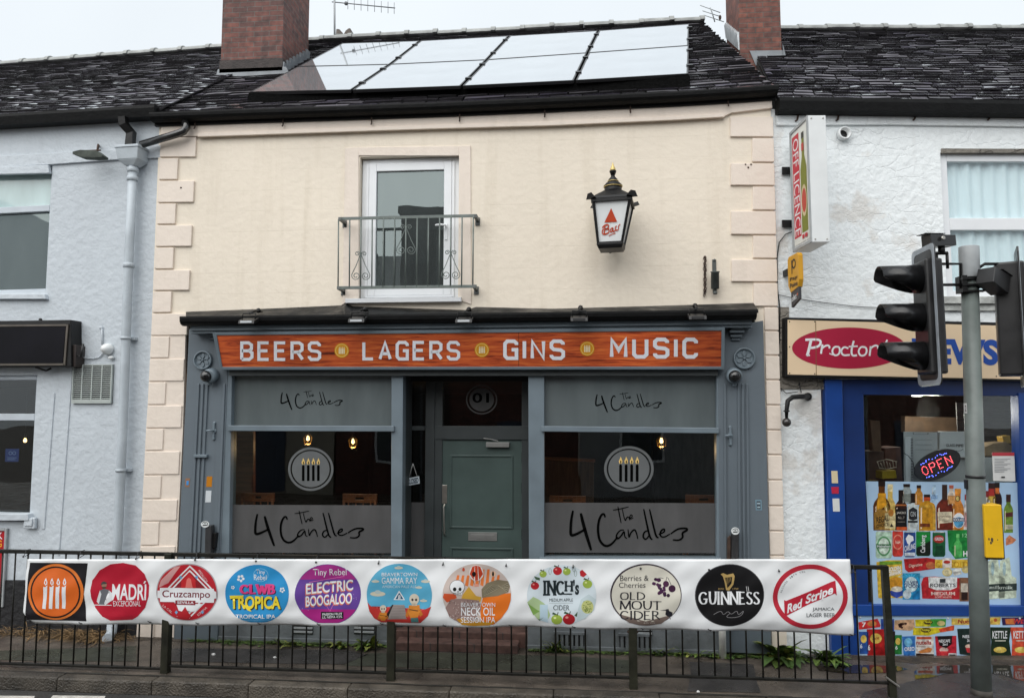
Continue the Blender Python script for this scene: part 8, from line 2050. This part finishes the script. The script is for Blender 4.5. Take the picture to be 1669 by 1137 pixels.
weed(600, 1056, 0, 30, .26, .022, 'upright weed at the foot of the left stall riser, near the door step', (0, 2), .07, (.6, 1.4))
weed(555, 1053, 0, 16, .17, .018, 'small round-leaved weed left of the upright one', (0, 2), .05)
weed(468, 1052, 0, 20, .20, .012, 'thin grassy weed below the left air vent', (0, 2), .10, (.5, 1.4))
weed(905, 1060, 0, 30, .24, .010, 'wispy grass tuft in front of the left cellar grille', (1, 2, 0), .08, (.6, 1.4))
weed(1115, 1067, 0, 34, .17, .014, 'long low band of weeds under the right window', (0, 1, 2), .30, (.3, 1.2))
weed(400, 1050, 0, 30, .10, .009, 'flat mossy weeds at the left end of the stall riser', (0, 1), .25, (.2, .9))
weed(520, 1052, 0, 34, .09, .009, 'flat mossy weeds in the middle of the left stall riser', (0, 1), .25, (.2, .9))
weed(1190, 1070, 0, 22, .10, .010, 'flat weeds at the foot of the right pilaster', (1, 0), .15, (.2, .9))
mb = MB()
for i in range(900):
    x = random.choice((random.uniform(-5.6, -4.95), random.uniform(-6.4, -5.4), random.uniform(-5.5, -4.8))); d = LFT.P((x+4.735)/math.cos(aL), 0, random.uniform(.01, .22))
    leaf_strip(mb, V((d.x, d.y, 0)), random.uniform(math.pi*.7, math.pi*2.3), random.uniform(.08, .32), random.uniform(.002, .005), random.uniform(.05, .9), random.uniform(.3, 1.0), 0)
tag(mb.build('dry_grass', [dry]), 'dead straw-coloured grass along the black plinth', 'dry grass', kind='stuff')
mb = MB()
for i in range(1300):
    x = random.choice((random.uniform(-4.1, -1.75), random.uniform(-.55, 2.1)))
    leaf_strip(mb, V((x, -.05-random.random()*.05, 0)), random.uniform(math.pi, math.pi*2), random.uniform(.02, .11), random.uniform(.003, .009), random.uniform(.1, .9), .4, random.choice((0, 1)))
tag(mb.build('moss', leaf), 'thin moss and seedlings in the joint of wall and pavement', 'moss', kind='stuff')
# litter scraps on the pavement
for px, py, r_, lab in ((348, 1067, .03, 'white scrap of litter on the dark patch left of centre'), (448, 1072, .018, 'smaller white scrap of litter beside the first patch'), (1138, 1128, .015, 'tiny white scrap of litter on the kerb edge, right of centre')):
    p = GND.hit(px, py); mb = MB(); mb.prism([p+V((r_*math.cos(k)*random.uniform(.6, 1.1), r_*.7*math.sin(k)*random.uniform(.6, 1.1), .006)) for k in (0, 1.1, 2.2, 3.3, 4.4, 5.4)], [p+V((r_*.6*math.cos(k), r_*.4*math.sin(k), .018)) for k in (0, 1.1, 2.2, 3.3, 4.4, 5.4)])
    tag(mb.build('litter_scrap', paper, loc=p), lab, 'litter', 'litter on the pavement')
# ================================================================== HOUSES ACROSS THE ROAD (seen in the glass)
def across(x0, x1, wallm, lab, eav, rid, stackx):
    t = thing('terraced_house', V(((x0+x1)/2, -14, 0)), lab, 'house', 'houses across the road')
    Yf = -13.2; OP = Plane((0, Yf, 0), (0, 1, 0), (1, 0, 0))
    mb = MB(); mb.cube(x0, x1, Yf-8, Yf, -.1, eav); mb.build('wall', wallm, t)
    mb = MB(); mb.prism([V((x0, Yf+.25, eav)), V((x0, Yf-8.2, eav)), V((x0, Yf-4, rid))], [V((x1, Yf+.25, eav)), V((x1, Yf-8.2, eav)), V((x1, Yf-4, rid))]); rf = mb.build('roof', M('plain_dark_slate', (.05, .05, .055, 1), .5, .4, 4), t)
    mb = MB(); mb.cube(stackx-.75, stackx+.75, Yf-4.6, Yf-3.6, rid-1.2, rid+1.3); mb.cube(stackx-.82, stackx+.82, Yf-4.67, Yf-3.53, rid+1.3, rid+1.45); k = mb.build('chimney', redbrick_d, t); k.parent = rf
    w0 = (x1-x0)
    for fx in (.25, .72):
        for z0, z1 in ((.9, 2.3), (3.4, 4.7)):
            xc = x0+w0*fx
            if fx > .5 and z0 < 1:
                mb = MB(); mb.cube(xc-.45, xc+.45, Yf, Yf+.05, .05, 2.1); mb.build('door', M('dull_blue_door', (.05, .07, .11, 1), .5), t, bevel=.01); continue
            mb = MB(); mb.cube(xc-.6, xc+.6, Yf, Yf+.04, z0, z1); wdw = mb.build('window', upvc, t); mb = MB(); mb.cube(xc-.53, xc+.53, Yf+.04, Yf+.045, z0+.07, z1-.07); k = mb.build('pane', M('dim_pane', (.06, .07, .075, 1), .1, .2), t); k.parent = wdw
across(-14, -7.05, M('dull_cream_render', (.42, .38, .31, 1), .7, .1, 2), 'cream rendered house across the road, far left', 5.3, 7.9, -8.4)
across(-7, -.05, redbrick_d, 'red brick house across the road, opposite the pub', 5.4, 7.8, -1.2)
sk = [o for o in COL.objects if o.get('label') == 'red brick house across the road, opposite the pub'][0]
mb = MB(); mb.cube(-5.2, -3.85, -13.9, -13.15, -.1, 8.2); mb.cube(-5.28, -3.77, -13.98, -13.07, 8.2, 8.36); mb.build('chimney', brick_mat('sooty_brick', (.05, .03, .026, 1), (.03, .022, .02, 1), (.03, .028, .026, 1)), sk)
across(0, 6.95, M('dull_grey_render', (.30, .31, .32, 1), .7, .1, 2), 'grey rendered house across the road, opposite the shop', 5.2, 7.7, 4.5)
across(7, 14, redbrick, 'red brick house across the road, far right', 5.4, 8.0, 12.5)
